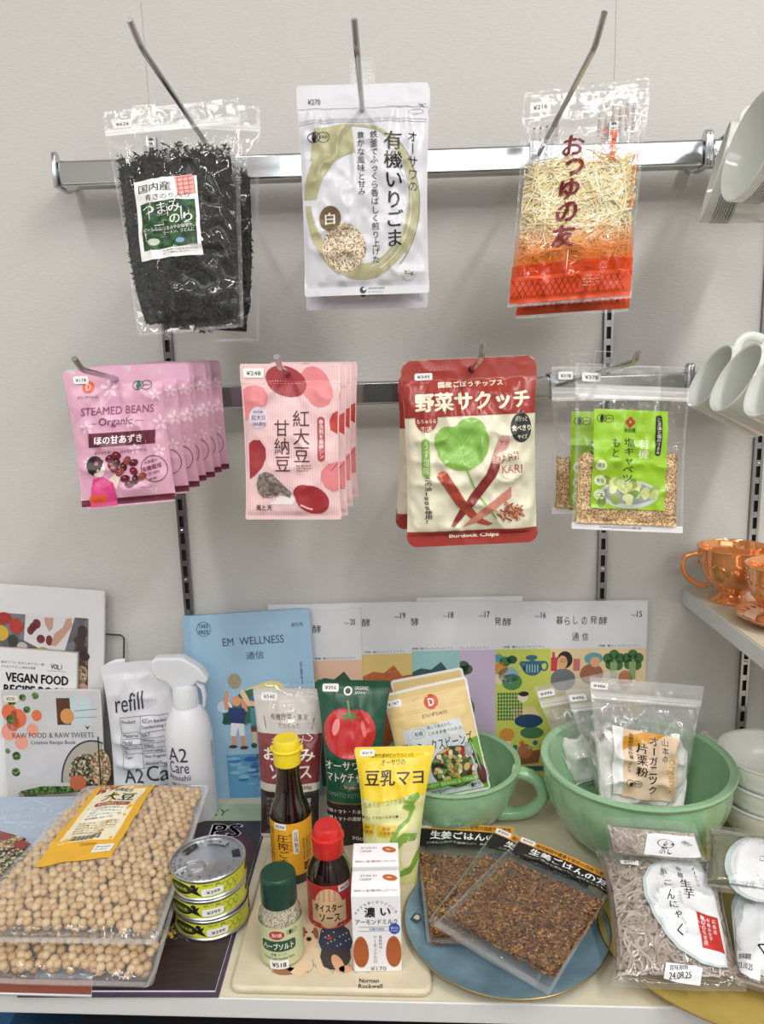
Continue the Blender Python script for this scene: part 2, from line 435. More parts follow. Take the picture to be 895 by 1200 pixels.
class Pouch:
    def __init__(s, q, bulge=8, ts=12, bs=8, wr=1.0, seed=1, r=4, wave=2.0, pinch=.03, belly=1.0, pw=.55, nx=44, ny=64, gus=0, vfold=1.0):
        s.q = q; s.W = q['W']; s.H = q['H']; s.sx = q['sx']; s.sy = q['sy']; s.taper = q['taper']; s.shear = q['shear'] * q['Hm'] / q['sx']
        s.r = r; s.ts = ts; s.bs = bs; s.pinch = pinch; s.belly = belly; s.pw = pw
        U, Y = np.meshgrid(np.linspace(-1, 1, nx), np.linspace(0, s.H, ny), indexing='ij')
        s.nx = nx; s.ny = ny
        env = s.prof(Y); qe = (1 - np.abs(U) ** 2.4) ** .75; X = U * s.hw(Y)
        base = bulge * env * qe
        n1 = vn(X / 21 + 5, Y / 26 + 3, seed); n2 = vn(X / 9 + 1, Y / 11 + 9, seed + 1); n3 = vn(X / 8 + Y / 50, Y / 60 + X / 90, seed + 2)
        ridge = (1 - np.abs(2 * n1 - 1)) ** 2
        ed = (1 - np.abs(U) ** 10)
        wrk = wr * (ridge * 2.6 + (n2 - .5) * 1.5) * (.12 + .88 * env ** .6) * ed
        tb = np.exp(-((Y - ts) / (s.H * .12)) ** 2) + np.exp(-((Y - s.H + bs) / (s.H * .10)) ** 2)
        wrk = wrk + wr * vfold * (n3 - .4) * 3.0 * tb * (env > 0) * env ** .3
        c = wave * (vn(U * 1.1 + 7, Y / s.H * 1.8 + 2, seed + 5) - .5) * 2
        s.c = c; s.d = base + wrk
        s.Yf = c - s.d; s.Yb = c + base * .8 + gus * env
    def prof(s, y):
        t = np.clip((y - s.ts) / (s.H - s.ts - s.bs), 0, 1) ** s.belly
        return np.sin(PI * t) ** s.pw * (t > 0) * (t < 1)
    def hw(s, y):
        b = s.W / 2 * (1 + (s.taper - 1) * y / s.H) * (1 - s.pinch * s.prof(y))
        e = np.minimum(y, s.H - y); r = s.r
        k = np.where(e < r, r - np.sqrt(np.maximum(r * r - (r - np.clip(e, 0, r)) ** 2, 0)), 0)
        return b - k
    def P(s, X, Y, D): return np.stack([(X + s.shear * (1 - Y / s.H) - 0) * s.sx, D * s.sx, (s.H - Y) * s.sy], -1)
    def sample(s, G, u, y):
        a = np.clip((u + 1) / 2 * (s.nx - 1), 0, s.nx - 1.001); b = np.clip(y / s.H * (s.ny - 1), 0, s.ny - 1.001)
        i = a.astype(int); j = b.astype(int); fa = a - i; fb = b - j
        return (G[i, j] * (1 - fa) + G[i + 1, j] * fa) * (1 - fb) + (G[i, j + 1] * (1 - fa) + G[i + 1, j + 1] * fa) * fb
    def fn(s, x, y, L, back=False, raise_=0):
        X = x - s.W / 2; h = np.maximum(s.hw(y), 1e-3); u = np.clip(X / h, -1, 1); X = u * h
        G = s.Yb if back else s.Yf
        d = s.sample(G, u, y); e = 1.0
        dx = (s.sample(G, np.clip((X + e) / h, -1, 1), y) - s.sample(G, np.clip((X - e) / h, -1, 1), y)) / (2 * e)
        dyy = (s.sample(G, u, np.clip(y + e, 0, s.H)) - s.sample(G, u, np.clip(y - e, 0, s.H))) / (2 * e) * s.sx / s.sy
        sg = 1 if back else -1
        N = np.stack([-sg * dx, np.full(len(x), float(sg)), sg * dyy], 1); N /= np.linalg.norm(N, axis=1)[:, None]
        off = (.5 + .12 * L) if L else 0
        return s.P(X, y, d + sg * (off + raise_)), N
    def sheet(s, mb, mat, back=True, front=True, bmat=None, y0=0, y1=None):
        for bk in ([False] if front else []) + ([True] if back else []):
            U, Y = np.meshgrid(np.linspace(-1, 1, s.nx), np.linspace(y0, y1 or s.H, s.ny), indexing='ij')
            X = (U * s.hw(Y) + s.W / 2).ravel()
            P, N = s.fn(X, Y.ravel(), 0, back=bk)
            I = np.arange(s.nx * s.ny).reshape(s.nx, s.ny)
            Fc = np.stack([I[:-1, :-1], I[:-1, 1:], I[1:, 1:], I[1:, :-1]], -1).reshape(-1, 4)
            if not bk: Fc = Fc[:, ::1]
            mb.add(P, Fc, (bmat or mat) if bk else mat, N)
        return mb
    def seals(s, mb, mat, w_=2.4, top=2, bot=3):
        cv = Cv(); n = 16; ys = np.linspace(.5, s.H - .5, n); h = s.hw(ys)
        for a, b in ((-1, -1), (1, 1)):
            cv.poly([(s.W / 2 + a * h[i], ys[i]) for i in range(n)] + [(s.W / 2 + a * (h[i] - w_), ys[i]) for i in range(n)][::-1], mat, .2)
        cv.rect(s.W / 2 - h[0] + w_, .5, s.W / 2 + h[0] - w_, .5 + top, mat, L=.2); cv.rect(s.W / 2 - h[-1] + w_, s.H - bot - .5, s.W / 2 + h[-1] - w_, s.H - .5, mat, L=.2)
        cv.bake(mb, s.fn, 6)
    def pr(s, mb, cv, edge=6): cv.bake(mb, s.fn, min(edge, 3.6))
def sticker(parent, P, x, y, w_, h_, text, rot=0, stamp=True):
    """small white price sticker stuck on a pack"""
    mb = MB(); cv = Cv(); cv.rr(x, y, x + w_, y + h_, min(2, h_ * .25), STICK, L=4, rot=rot)
    tx = Cv(); tx.T(text, x + w_ * .15, y + h_ * .3, x + w_ * .85, y + h_ * .74, INK, L=6, bold=.01)
    for V, Fc, m, L in tx.c: cv.raw(cv._rot(V, rot, np.array([x + w_ / 2, y + h_ / 2])), Fc, m, L)
    cv.bake(mb, P.fn, 4)
    return mb.build('price_sticker', parent)
def jas(cx, cy, r, mat):
    c = Cv(); c.ring(cx - r * .55, cy, r * .75, r * .62, r * .09, mat, L=3); c.ring(cx + r * .55, cy, r * .75, r * .62, r * .09, mat, L=3)
    c.ell(cx - r * .5, cy, r * .28, r * .55, mat, L=3); c.T('JAS', cx + r * .1, cy - r * .18, cx + r * 1.05, cy + r * .18, mat, L=4)
    return c
def small(cv, x0, y0, x1, y1, rows, text, mat, gap=.42, L=3):
    """rows of small print"""
    h = (y1 - y0) / rows
    for i in range(rows):
        t = text[i % len(text)]
        cv.T(t, x0, y0 + h * i, x1 if i < rows - 1 else x0 + (x1 - x0) * .8, y0 + h * (i + 1 - gap), mat, L=L)
    return cv

# ------------------------------------------------------------------ room shell
CZ = CAM.z
wallm = M((208, 206, 202), .8, bump=.6, bs=330, stretch=(.35, 1, 1.6), dist=.0008, vary=.02)
mb = MB()
xs = [-2.6, -.3008, .2995, .5126, 2.6]
for a, b in zip(xs[:-1], xs[1:]): mb.box((a + .0004, 0, 0), (b - .0004, .02, 2.7), wallm)
mb.box((-2.6, .0008, 0), (2.6, .06, 2.7), wallm)
mb.build('wall_back', kind='structure', smooth=False)
mb = MB(); mb.box((-2.6, -3.4, -.05), (2.6, .06, 0), M((128, 118, 108), .5, bump=.2, bs=30, vary=.15)); mb.build('floor', kind='structure', smooth=False)
mb = MB(); mb.box((-2.6, -3.4, 2.7), (2.6, .06, 2.76), M((225, 224, 220), .9)); mb.build('ceiling', kind='structure', smooth=False)

mb = MB(); wf = M((196, 192, 186), .8)
mb.box((-2.6, -3.46, 0), (-1.5, -3.4, 2.7), wf); mb.box((-.6, -3.46, 0), (2.6, -3.4, 1.9), wf); mb.box((-1.5, -3.46, 2.1), (-.6, -3.4, 2.7), wf)
mb.box((-.6, -3.46, 2.6), (2.6, -3.4, 2.7), wf); mb.box((1.9, -3.46, 1.9), (2.6, -3.4, 2.6), wf)
mb.build('wall_front', kind='structure', smooth=False)
mb = MB(); mb.box((-1.5, -3.45, 0), (-.6, -3.42, 2.1), M((84, 60, 66), .4)); mb.build('added_door_1', kind='structure', smooth=False)  # invented door, there to give the lower chrome bar a dark reflection
wl, nt_, b_ = new_mat('added_window_glow'); b_.inputs['Emission Color'].default_value = (.9, .95, 1, 1); b_.inputs['Emission Strength'].default_value = 1.6  # glow of the invented window
mb = MB(); mb.box((-.6, -3.45, 1.9), (1.9, -3.44, 2.6), wl)  # invented glowing window, added for bright reflections in the upper chrome bar
for x in (-.6, .65, 1.87): mb.box((x, -3.44, 1.9), (x + .04, -3.41, 2.6), WHITE)
mb.build('added_window_1', kind='structure', smooth=False)
mb = MB(); mb.box((-.2, -3.38, 0), (.12, -3.0, 1.75), M((30, 30, 34), .4)); mb.box((-.19, -3.0, .05), (.11, -2.985, 1.7), M((36, 36, 40), .35)); mb.build('viewer_stand_in', label='added narrow black box by the opposite wall, standing in for the viewer reflected in the chrome', cat='viewer_stand_in', bevel=.003)  # added black box in place of the viewer's dark reflection in the chrome

# ceiling lamp housings above the lights
for i, (lx, ly, sx, sy, pw) in enumerate(LAMPS):
    mb = MB(); mb.box((lx - sx / 2 - .02, ly - sy / 2 - .02, 2.662), (lx + sx / 2 + .02, ly + sy / 2 + .02, 2.7), WHITE)
    mb.build('ceiling_lamp_housing', smooth=False, label=['white linear ceiling lamp above the right of the shelf', 'white linear ceiling lamp above the left of the shelf', 'white ceiling lamp in the middle of the shop, behind the viewer', 'white ceiling lamp at the far left behind the viewer', 'white ceiling lamp at the far right behind the viewer'][i], cat='ceiling lamp')

# ------------------------------------------------------------------ slotted wall standards
SLOT = M((12, 12, 13), .6)
def standard(x, z0, z1, label):
    mb = MB()
    mb.box((x - .0062, -.0012, z0), (x + .0062, .011, z1), SLOT)
    for a, b in ((-.0062, -.0030), (.0030, .0062)): mb.box((x + a, -.006, z0), (x + b, .0, z1), CHROME2)
    z = z0; k = 0
    while z < z1:
        mb.box((x - .0031, -.0055, z), (x + .0031, 0, min(z + .0085, z1)), CHROME2)
        if k % 3 == 1: mb.lathe([(.0001, .0012), (.0022, .001), (.0026, 0)], CHROME, n=10, loc=(x, -.0056, z + .0043))
        z += .0245; k += 1
    return mb.build('slotted_standard', smooth=False, label=label, cat='shelf standard', group='slotted chrome standards on the wall')
standard(-.3008, .3, CZ + .30, 'slotted chrome wall standard left of centre, behind the pink bean pouches')
standard(.2995, .3, CZ + .30, 'slotted chrome wall standard behind the sesame sprinkle bags')
standard(.5126, .3, CZ + .60, 'slotted chrome wall standard at the right behind the hanging cups')

# ------------------------------------------------------------------ hanging bars with end brackets
def bar(label, x0, x1, zt, posts, ends=(True, True), h=.030):
    t = E('hanging_bar', label, 'rail', loc=((x0 + x1) / 2, 0, zt - h / 2)); L = (x1 - x0) / 2
    mb = MB(); mb.box((-L, -.066, -h / 2), (L, -.040, h / 2), CHROME); mb.build('bar', t, bevel=.003)
    for s, on in zip((-1, 1), ends):
        if on:
            mb = MB(); x = s * (L + .003)
            pr = [(-.070, -h / 2 - .002), (-.030, -h / 2 - .002), (.0, -.006), (.0, .014), (-.050, h / 2 - .004), (-.056, h / 2 + .009), (-.062, h / 2 + .012), (-.068, h / 2 + .009), (-.070, h / 2)]
            n = len(pr); V = [(x - .003, y, z) for y, z in pr] + [(x + .003, y, z) for y, z in pr]
            mb.add(V, [list(range(n)), list(range(n, 2 * n))[::-1]] + [(i, n + i, n + (i + 1) % n, (i + 1) % n) for i in range(n)], CHROME)
            mb.build('end_bracket', t, bevel=.0015)
    for px in posts:
        mb = MB(); c = (x0 + x1) / 2; mb.box((px - c - .002, -.042, -h / 2), (px - c + .002, -.004, h / 2), CHROME2); mb.build('wall_bracket', t)
    return t
a = A(66, 187, y=-.066); b = A(826, 163.5, y=-.066); Z1 = (a.z + b.z) / 2
bar('upper chrome hanging bar carrying the seaweed, sesame and noodle bags', a.x, b.x, Z1, (-.3008, .2995))
a2 = A(84, 459, y=-.066); b2 = A(805, 440, y=-.066); Z2 = A(450, 446.5, y=-.066).z
bar('lower chrome hanging bar carrying the four rows of snack pouches', a2.x, b2.x, Z2, (-.3008, .2995))
bar('upper chrome hanging bar on the right carrying the pattern-banded cups', b.x + .010, 1.2, Z1, (.5126,), (True, False))
bar('lower chrome hanging bar on the right carrying the white mugs', b2.x + .010, 1.2, Z2, (.5126,), (True, False))

# ------------------------------------------------------------------ display hooks
def atx(px, py, x):
    d = np.array([px - 447.5, py - 600., F]); r = Vector((d @ rt, d @ fw, -(d @ dn))); return CAM + r * (x / r.x)
def hook(pts, zb, label, r=.0028, group=None):
    x = pts[0][0]; t = E('display_hook', label, 'hook', loc=(x, -.05, zb), group=group)
    O = Vector((x, -.05, zb)); P = [Vector((x, -.066, zb + .004))] + [Vector(p) for p in pts]
    Q = [P[0]]
    for i in range(1, len(P) - 1):
        a = P[i] + (P[i - 1] - P[i]).normalized() * .008; c = P[i] + (P[i + 1] - P[i]).normalized() * .008
        Q += [a, (a + c) / 4 + P[i] / 2, c]
    Q.append(P[-1])
    mb = MB(); mb.tube([p - O for p in Q], r, CHROME2, n=12); mb.build('hook_arm', t)
    mb = MB(); mb.box((-.011, -.0185, -.014), (.011, -.0162, .019), CHROME2); mb.box((-.011, -.0175, .0165), (.011, .0115, .0188), CHROME2); mb.box((-.011, .0100, .000), (.011, .0120, .0175), CHROME2)
    mb.build('saddle_clip', t, bevel=.0006)
zb1 = Z1 - .015; zb2 = Z2 - .015
HA = -.2001; HC = .1911; HB = -.0195
hook([atx(165, 55, HA), atx(152, 32, HA) + Vector((0, 0, .006))], zb1, 'long chrome hook holding the seaweed bags, upper bar')
hook([Vector((HB, -.36, CZ + .262)), Vector((HB - .001, -.375, CZ + .281))], zb1, 'long chrome hook holding the white sesame bags, upper bar')
hook([atx(697, 55, HC), atx(708, 15, HC)], zb1, 'long chrome hook holding the dried noodle bags, upper bar')
xp = A(135, 437, y=-.29).x; xs_ = A(337, 434, y=-.30).x; xb = A(553, 436, y=-.25).x; xf = A(705, 432, y=-.27).x
hook([atx(95, 433, xp), atx(87, 420, xp)], zb2, 'short chrome hook holding the pink steamed bean pouches')
hook([atx(328, 431, xs_), atx(324, 418, xs_) ], zb2, 'short chrome hook holding the pale pink candied bean packs')
hook([Vector((xb, -.335, CZ + .004)), Vector((xb, -.345, CZ + .018))], zb2, 'short chrome hook holding the burdock chip bags')
hook([atx(744, 424, xf), atx(748, 413, xf)], zb2, 'short chrome hook holding the sesame sprinkle bags')

# ------------------------------------------------------------------ shelves
CREAM = M((216, 208, 184), .35, vary=.02, bs=8); EDGE = M((214, 214, 214), .4)
fy = lambda x: -.4275 - .0489 * x
mb = MB(); P_ = [(-.95, fy(-.95)), (.95, fy(.95)), (.95, -.001), (-.95, -.001)]
mb.prism(P_, SH - .0245, SH - .0012, EDGE)
mb.build('shelf_board', bevel=.0015, label='long white-edged display shelf with cream top carrying the groceries', cat='shelf')
so = bpy.data.objects['shelf_board']
mb = MB(); P_ = [(-.95, fy(-.95) + .001), (.95, fy(.95) + .001), (.95, -.001), (-.95, -.001)]; mb.prism(P_, SH - .0012, SH, CREAM); mb.build('shelf_top', so, smooth=False)
for x in (-.3008, .2995):
    mb = MB(); mb.prism([(x - .003, -.36), (x + .003, -.36), (x + .003, -.006), (x - .003, -.006)], SH - .06, SH - .0245, WHITE)
    mb.build('shelf_bracket', so)
SZ = CZ - .3281; SX = .4165
mb = MB(); mb.box((SX, -.42, SZ - .0245), (1.3, -.001, SZ - .0012), EDGE)
so = mb.build('shelf_board', bevel=.0015, label='upper right white-edged shelf with cream top under the peach lustre cup', cat='shelf')
mb = MB(); mb.box((SX + .001, -.419, SZ - .0012), (1.3, -.001, SZ), CREAM); mb.build('shelf_top', so, smooth=False)
# the shelf below with a dark wire basket and a blue box, a sliver in view
mb = MB(); mb.box((-.95, -.50, .44), (.95, -.001, .465), EDGE); mb.build('shelf_board', bevel=.0015, label='lower white shelf, seen only as a dark gap under the display shelf', cat='shelf')
DK = M((34, 33, 36), .6)
mb = MB(); t = E('wire_basket', 'dark basket on the lower shelf below the display shelf', 'basket', loc=(.08, -.25, .465))
mb.box((-.45, -.20, 0), (.7, .2, .18), DK); mb.build('basket_body', t, bevel=.004)
mb = MB()
for i in range(40): mb.tube([(-.45 + i * .029, -.2035, .0), (-.43 + i * .029, -.2035, .178)], .0012, M((90, 88, 88), .4), n=5)
mb.build('wire_mesh', t, kind='stuff')
mb = MB(); mb.box((-.06, -.19, 0), (.06, .15, .19), M((70, 120, 165), .5))
for i in range(5): mb.box((-.05 + i * .022, -.1915, 0), (-.044 + i * .022, -.19, .19), M((150, 185, 210), .5))
mb.build('blue_box', mw=Matrix.Translation((-.50, -.25, .465)), label='blue striped box on the lower shelf at bottom left', cat='box')

# ------------------------------------------------------------------ books, booklets and papers standing against the wall
FOODA = cells('food_salad', [(36, 40, 28), (60, 78, 38), (118, 100, 78), (170, 160, 130), (96, 44, 40), (205, 196, 172), (50, 52, 40), (140, 120, 90)], 330, bump=0, detail=1.2)
FOODB = cells('food_market', [(52, 44, 44), (96, 36, 40), (70, 60, 62), (110, 90, 76), (44, 34, 36), (128, 108, 84)], 160, detail=1)
FOODG = cells('food_grain', [(190, 170, 130), (215, 200, 165), (120, 84, 58), (160, 120, 90), (88, 100, 60), (200, 150, 120)], 420, detail=1)
FOODGR = cells('food_greens', [(44, 84, 40), (80, 122, 58), (120, 150, 80), (30, 56, 32)], 300, detail=1)
def booklet(name, label, cat, q, cv, thick=.004, paper=PAPER, group=None, pages=None, lift=.00012):
    mw = q['m']
    mb = MB(); w_ = q['W'] * q['sx']; h = q['Hm']
    mb.box((-w_ / 2, 0, 0), (w_ / 2, thick, h), pages or paper)
    f = flat(q['W'], q['sx'], q['sy'], q['H'], 0, lift)
    sh = q['shear'] * 0
    cv.bake(mb, f)
    return mb.build(name, mw=mw, smooth=False, label=label, cat=cat, group=group)
HW = 'dark ink'
NAVY = M((52, 62, 92), .5); GREYI = M((90, 90, 95), .5)
# clear brochure holder behind the left magazines
q = quad((-60, 738), (145, 738), (-55, 930), (146, 930), yt=-.008, yb=-.012, foot=SH, rigid=True)
mb = MB(); w_ = q['W'] * q['sx']; h = q['Hm']
mb.box((-w_ / 2, 0, 0), (w_ / 2, .0025, h), FILM_S); t = E('acrylic_stand', 'clear acrylic brochure stand behind the vegetable photo magazine', 'stand', mw=q['m'])
mb.build('back_panel', t, smooth=False)
mb = MB(); mb.tube([(w_ / 2, 0, 0), (w_ / 2, 0, h - .004), (w_ / 2 - .004, 0, h), (-w_ / 2, 0, h)], .0014, M((70, 70, 72), .2), n=6); mb.build('panel_edge', t)

# large magazine with vegetable photo
q = quad((-53, 687), (122, 687), (-50, 925), (120, 925), yt=-.020, yb=-.034, foot=SH, rigid=True)
cv = Cv(); W, H = q['W'], q['H']; cv.rect(0, 0, W, H, PAPER, L=0)
o = 53
cv.rect(-20 + o, 32, 104 + o, H - 6, cells('wood_table', [(92, 92, 100), (120, 120, 128), (104, 102, 110)], 60), L=1)
cv.poly([(30 + o, 32), (88 + o, 32), (82 + o, 52), (76 + o, 72), (60 + o, 76), (28 + o, 62)], M((226, 226, 230), .5), L=2)
RB = M((120, 28, 36), .5)
for x, y, a, b in ((36, 50, 4, 5), (39, 46, 4.5, 5), (43, 42, 5, 5.5), (48, 59, 5, 5), (58, 60, 4, 6)): cv.ell(x + o, y, a, b, RB, L=3)
SK = M((205, 160, 140), .5)
cv.poly([(52 + o, 34), (63 + o, 34), (62 + o, 46), (58 + o, 50), (53 + o, 42)], SK, L=4); cv.poly([(84 + o, 33), (78 + o, 34), (74 + o, 44), (64 + o, 52), (60 + o, 66), (66 + o, 66), (76 + o, 54), (85 + o, 42)], SK, L=4)
for x, y, a, b, c in ((5, 38, 9, 7, (170, 36, 30)), (19, 46, 8, 9, (186, 52, 42)), (1, 55, 9, 9, (222, 178, 50)), (15, 63, 6, 7, (40, 56, 40)), (26, 69, 6, 5, (200, 190, 190)), (24, 76, 7, 5, (92, 30, 50)), (35, 75, 7, 6, (86, 26, 46)), (97, 48, 6, 8, (58, 44, 40)), (94, 58, 7, 6, (70, 48, 44)), (96, 68, 7, 6, (60, 40, 38)), (100, 76, 6, 5, (52, 38, 34))):
    cv.ell(x + o, y, a, b, M(c, .4), L=3)
cv.ell(50 + o, 76, 10, 8, cells('olives', [(150, 170, 80), (120, 146, 60), (176, 190, 104)], 300), L=3); cv.ell(71 + o, 78, 9, 5, FOODGR, L=3)
cv.rect(90 + o, 80, 104 + o, H - 8, FOODB, L=2); cv.ell(98 + o, 96, 6, 9, FOODG, L=3); cv.ell(98 + o, 116, 7, 9, SK, L=3); cv.rect(90 + o, 126, 103 + o, 170, FOODGR, L=3)
booklet('cookery_magazine', 'large white magazine with photo of hands slicing beetroot, back row far left', 'magazine', q, cv, .008)
# its clear sleeve
q = quad((-60, 682), (131, 682), (-56, 928), (128, 928), yt=-.0225, yb=-.0365, foot=SH, rigid=True)
mb = MB(); w_ = q['W'] * q['sx']; mb.box((-w_ / 2, -.001, 0), (w_ / 2, -.0008, q['Hm']), FILM_S)
mb.build('clear_sleeve', mw=q['m'], smooth=False, label='clear plastic sleeve around the large white magazine at far left', cat='sleeve')

# vegan food recipe book
q = quad((-68, 760), (90, 760), (-66, 930), (84, 930), yt=-.034, yb=-.049, foot=SH, rigid=True)
cv = Cv(); W, H = q['W'], q['H']; o = 70; cv.rect(0, 0, W, H, PAPER, L=0)
small(cv, 0 + o, 14, 50 + o, 24, 2, ['自分でつくるはじめての一冊', 'からだにやさしい毎日の食事'], GREYI)
cv.T('VOL.1', 58 + o, 14, 71 + o, 20, INK, bold=.03); cv.line([(54 + o, 22), (76 + o, 22)], .4, GREYI)
cv.T('VEGAN FOOD', 5 + o, 27, 79 + o, 38, INK, bold=.05); cv.T('RECIPE BOOK', 3 + o, 41, 79 + o, 52, INK, bold=.05)
booklet('recipe_book', 'white vegan food recipe book with bold black title, far left', 'book', q, cv, .010, pages=M((215, 210, 200), .7))

# raw food and raw sweets recipe book
q = quad((1, 809), (117, 809), (0, 936), (134, 925), yt=-.046, yb=-.058, foot=SH, rigid=True)
cv = Cv(); W, H = q['W'], q['H']; cv.rect(0, 0, W, H, M((206, 206, 210), .45, vary=.06, bs=30), L=0)
TOM = M((226, 116, 78), .4); TOM2 = M((235, 160, 140), .4)
for x, y, r, m_ in ((8, 25, 9, TOM), (18, 32, 10, TOM), (12, 38, 8, TOM), (40, 29, 6, TOM), (20, 60, 8, TOM2), (34, 46, 7, TOM2), (6, 48, 9, TOM2)): cv.ell(x, y, r, r * 1.1, m_, L=1)
for x, y, r in ((9, 33, 5), (29, 22, 4), (12, 12, 5), (25, 8, 4), (40, 6, 4), (13, 76, 5), (11, 95, 5), (3, 70, 3)): cv.ell(x, y, r, r, FOODGR, L=2)
cv.rect(64, 9, 104, 40, M((196, 214, 218), .4), L=1); cv.rect(64, 9, 80, 40, M((88, 56, 40), .4), L=2); cv.ell(76, 30, 8, 9, M((214, 150, 90), .4), L=3); cv.line([(84, 24), (112, 22)], 1, M((120, 160, 170), .4)); cv.line([(84, 32), (112, 31)], .7, M((120, 160, 170), .4))
cv.T('RAW FOOD & RAW SWEETS', 10, 49, 106, 55, M((80, 66, 66), .5), res=2); cv.T('Creative Recipe Book', 31, 58, 84, 64, M((70, 60, 60), .5))
cv.ell(103, 108, 39, 50, M((60, 62, 66), .3), L=1, a0=180, a1=290); cv.ell(103, 108, 37, 48, M((176, 172, 160), .4), L=2, a0=180, a1=290)
cv.ell(96, 98, 22, 24, FOODA, L=3); cv.ell(112, 90, 12, 22, FOODG, L=4); cv.ell(84, 108, 10, 9, M((196, 104, 70), .5), L=5); cv.line([(111, 54), (111, 118)], 1.6, M((50, 50, 52), .4), L=6)
cv.rect(60, 52, 61, 53, INK); cv.poly([(96, 41), (99, 43), (102, 41), (99, 46)], INK)
cv.poly([(14, 118), (40, 112), (90, 112), (90, 119), (20, 124)], FOODGR, L=2)
for i in range(3): cv.line([(12, 120 + i * 2), (88, 119 + i * 2)], 1, M((90, 84, 60), .5), L=3)
rb = booklet('recipe_book', 'raw food and raw sweets recipe book with tomatoes and bowl photo', 'book', q, cv, .006)
mb = MB(); c2 = Cv(); c2.rr(3, 5, 20, 13, 2, M((236, 232, 210), .5), L=8); c2.T('¥550', 6, 7, 16, 11, INK, L=10); c2.bake(mb, flat(W, q['sx'], q['sy'], H)); mb.build('price_sticker', rb, smooth=False)

# hemp food book lying under the soybean bags
def lying(corners, zz, name, label, cat, cvf, thick, W, H, m_=PAPER, group=None, wav=0):
    """a flat sheet lying down: corners TL TR BR BL as seen, at heights zz"""
    P = [A(c[0], c[1], z=z) for c, z in zip(corners, zz)]
    O = (P[0] + P[1] + P[2] + P[3]) / 4
    def f(x, y, L):
        u = (x / W)[:, None]; v = (y / H)[:, None]
        Q = (np.array(P[0]) * (1 - u) + np.array(P[1]) * u) * (1 - v) + (np.array(P[3]) * (1 - u) + np.array(P[2]) * u) * v - np.array(O)
        if wav: Q[:, 2] += wav * (vn(x / 40, y / 40, 3))
        N = Vector(P[1] - P[0]).cross(P[0] - P[3]).normalized()
        return Q + np.array(N) * (.0002 + L * .00012), np.tile(np.array(N), (len(x), 1))
    mb = MB(); V = [tuple(p - O) for p in P]; V += [tuple(p - O - Vector((0, 0, thick))) for p in P]
    mb.add(V, [(0, 1, 2, 3), (7, 6, 5, 4), (0, 4, 5, 1), (1, 5, 6, 2), (2, 6, 7, 3), (3, 7, 4, 0)], m_)
    cv = Cv(); cvf(cv, W, H); cv.bake(mb, f, None)
    return mb.build(name, mw=Matrix.Translation(O), smooth=False, label=label, cat=cat, group=group), f, O
def c_(cv, W, H):
    cv.rect(0, 0, W, H, M((160, 178, 200), .35), L=0); cv.rect(2, 0, W - 2, 66, M((172, 188, 208), .35), L=1)
    WI = M((228, 236, 244), .4)
    x0 = 78; cv.T('ヘンプフードで作る', x0 + 16, 18, x0 + 82, 27, WI, bold=.02); cv.T('健康レシピ', x0 + 22, 29, x0 + 60, 38, WI, bold=.02); cv.T('HEALTHY RECIPES', x0 + 24, 41, x0 + 60, 44, WI)
    cv.ring(x0 + 55, 28, 52, 24, .6, WI, n=4, L=2); cv.poly([(0, 58), (50, 50), (90, 52), (130, 66), (150, 90), (158, 120), (158, 236), (0, 236)], FOODA, L=2)
    cv.ell(110, 72, 14, 9, FOODG, L=3); cv.ell(104, 64, 10, 6, M((140, 74, 70), .5), L=4); cv.ell(126, 76, 8, 6, M((150, 60, 60), .5), L=4)
    cv.rect(0, 228, W, H, M((150, 84, 66), .6, bump=.6, bs=900), L=5)
lying([(-90, 934), (122, 934), (107, 1166), (-130, 1160)], (SH + .020, SH + .020, SH + .0042, SH + .0042), 'recipe_book', 'pale blue hemp food recipe book lying under the soybean bags', 'book', c_, .003, 220, 240)
# sage green leaflet and dark magazine lying on the shelf
def c_(cv, W, H):
    cv.rect(0, 0, W, H, M((166, 182, 152), .4), L=0); cv.rect(0, 0, W, 6, M((176, 190, 164), .4), L=1); cv.rect(0, 22, W, H, M((184, 170, 176), .4), L=1)
    cv.T('THE BERRY', 62, 8, 144, 16, M((62, 78, 56), .5), shear=.2)
lying([(120, 942), (318, 942), (300, 1000), (100, 1000)], (SH + .002,) * 4, 'leaflet', 'sage green leaflet with berry title lying behind the canned fish', 'leaflet', c_, .0015, 190, 60)
DKW = M((58, 46, 46), .4, vary=.35, bs=30, stretch=(1, 9, 1))
def c_(cv, W, H):
    cv.rect(0, 0, W, H, M((54, 46, 56), .35), L=0); cv.rect(0, 118, W - 4, H - 4, DKW, L=1)
    WI = M((225, 222, 226), .4)
    cv.T('PS', W - 68, 6, W - 26, 27, WI, bold=.05, L=8); cv.ell(W - 30, 54, 26, 34, M((84, 50, 62), .4, vary=.5, bs=120), L=2)
    for i in range(26):
        cv.ell(W - 74 + 56 * math.sin(i * 2.3) * .9, 74 + 36 * math.cos(i * 3.7), 5, 4, M([(120, 52, 66), (70, 88, 70), (170, 160, 150), (60, 34, 50)][i % 4], .4), L=3)
    cv.ring(W - 118, 116, 62, 56, 9, M((70, 82, 128), .35), L=4, a0=-20, a1=200); cv.ell(W - 120, 110, 50, 42, M((40, 48, 54), .4, vary=.5, bs=90), L=3)
    r_ = np.random.RandomState(4)
    for i in range(46):
        t = r_.rand(); cv.ell(W - 92 + 44 * t + r_.randn() * 5 - 12, 172 - 34 * t + r_.randn() * 4, 1.9, 1.9, M((216, 186, 60), .4), L=6)
    for i in range(90):
        x = W - 62 + r_.rand() * 56; y = 130 + r_.rand() * 26 + (x - W + 62) * -.1; a = r_.rand() * 6.3; cv.line([(x, y), (x + 6 * math.cos(a), y + 6 * math.sin(a))], .6, M((140, 160, 150), .4), L=5)
    cv.T('社八仙', W - 114, 186, W - 92, 192, WI, shear=.2, L=6)
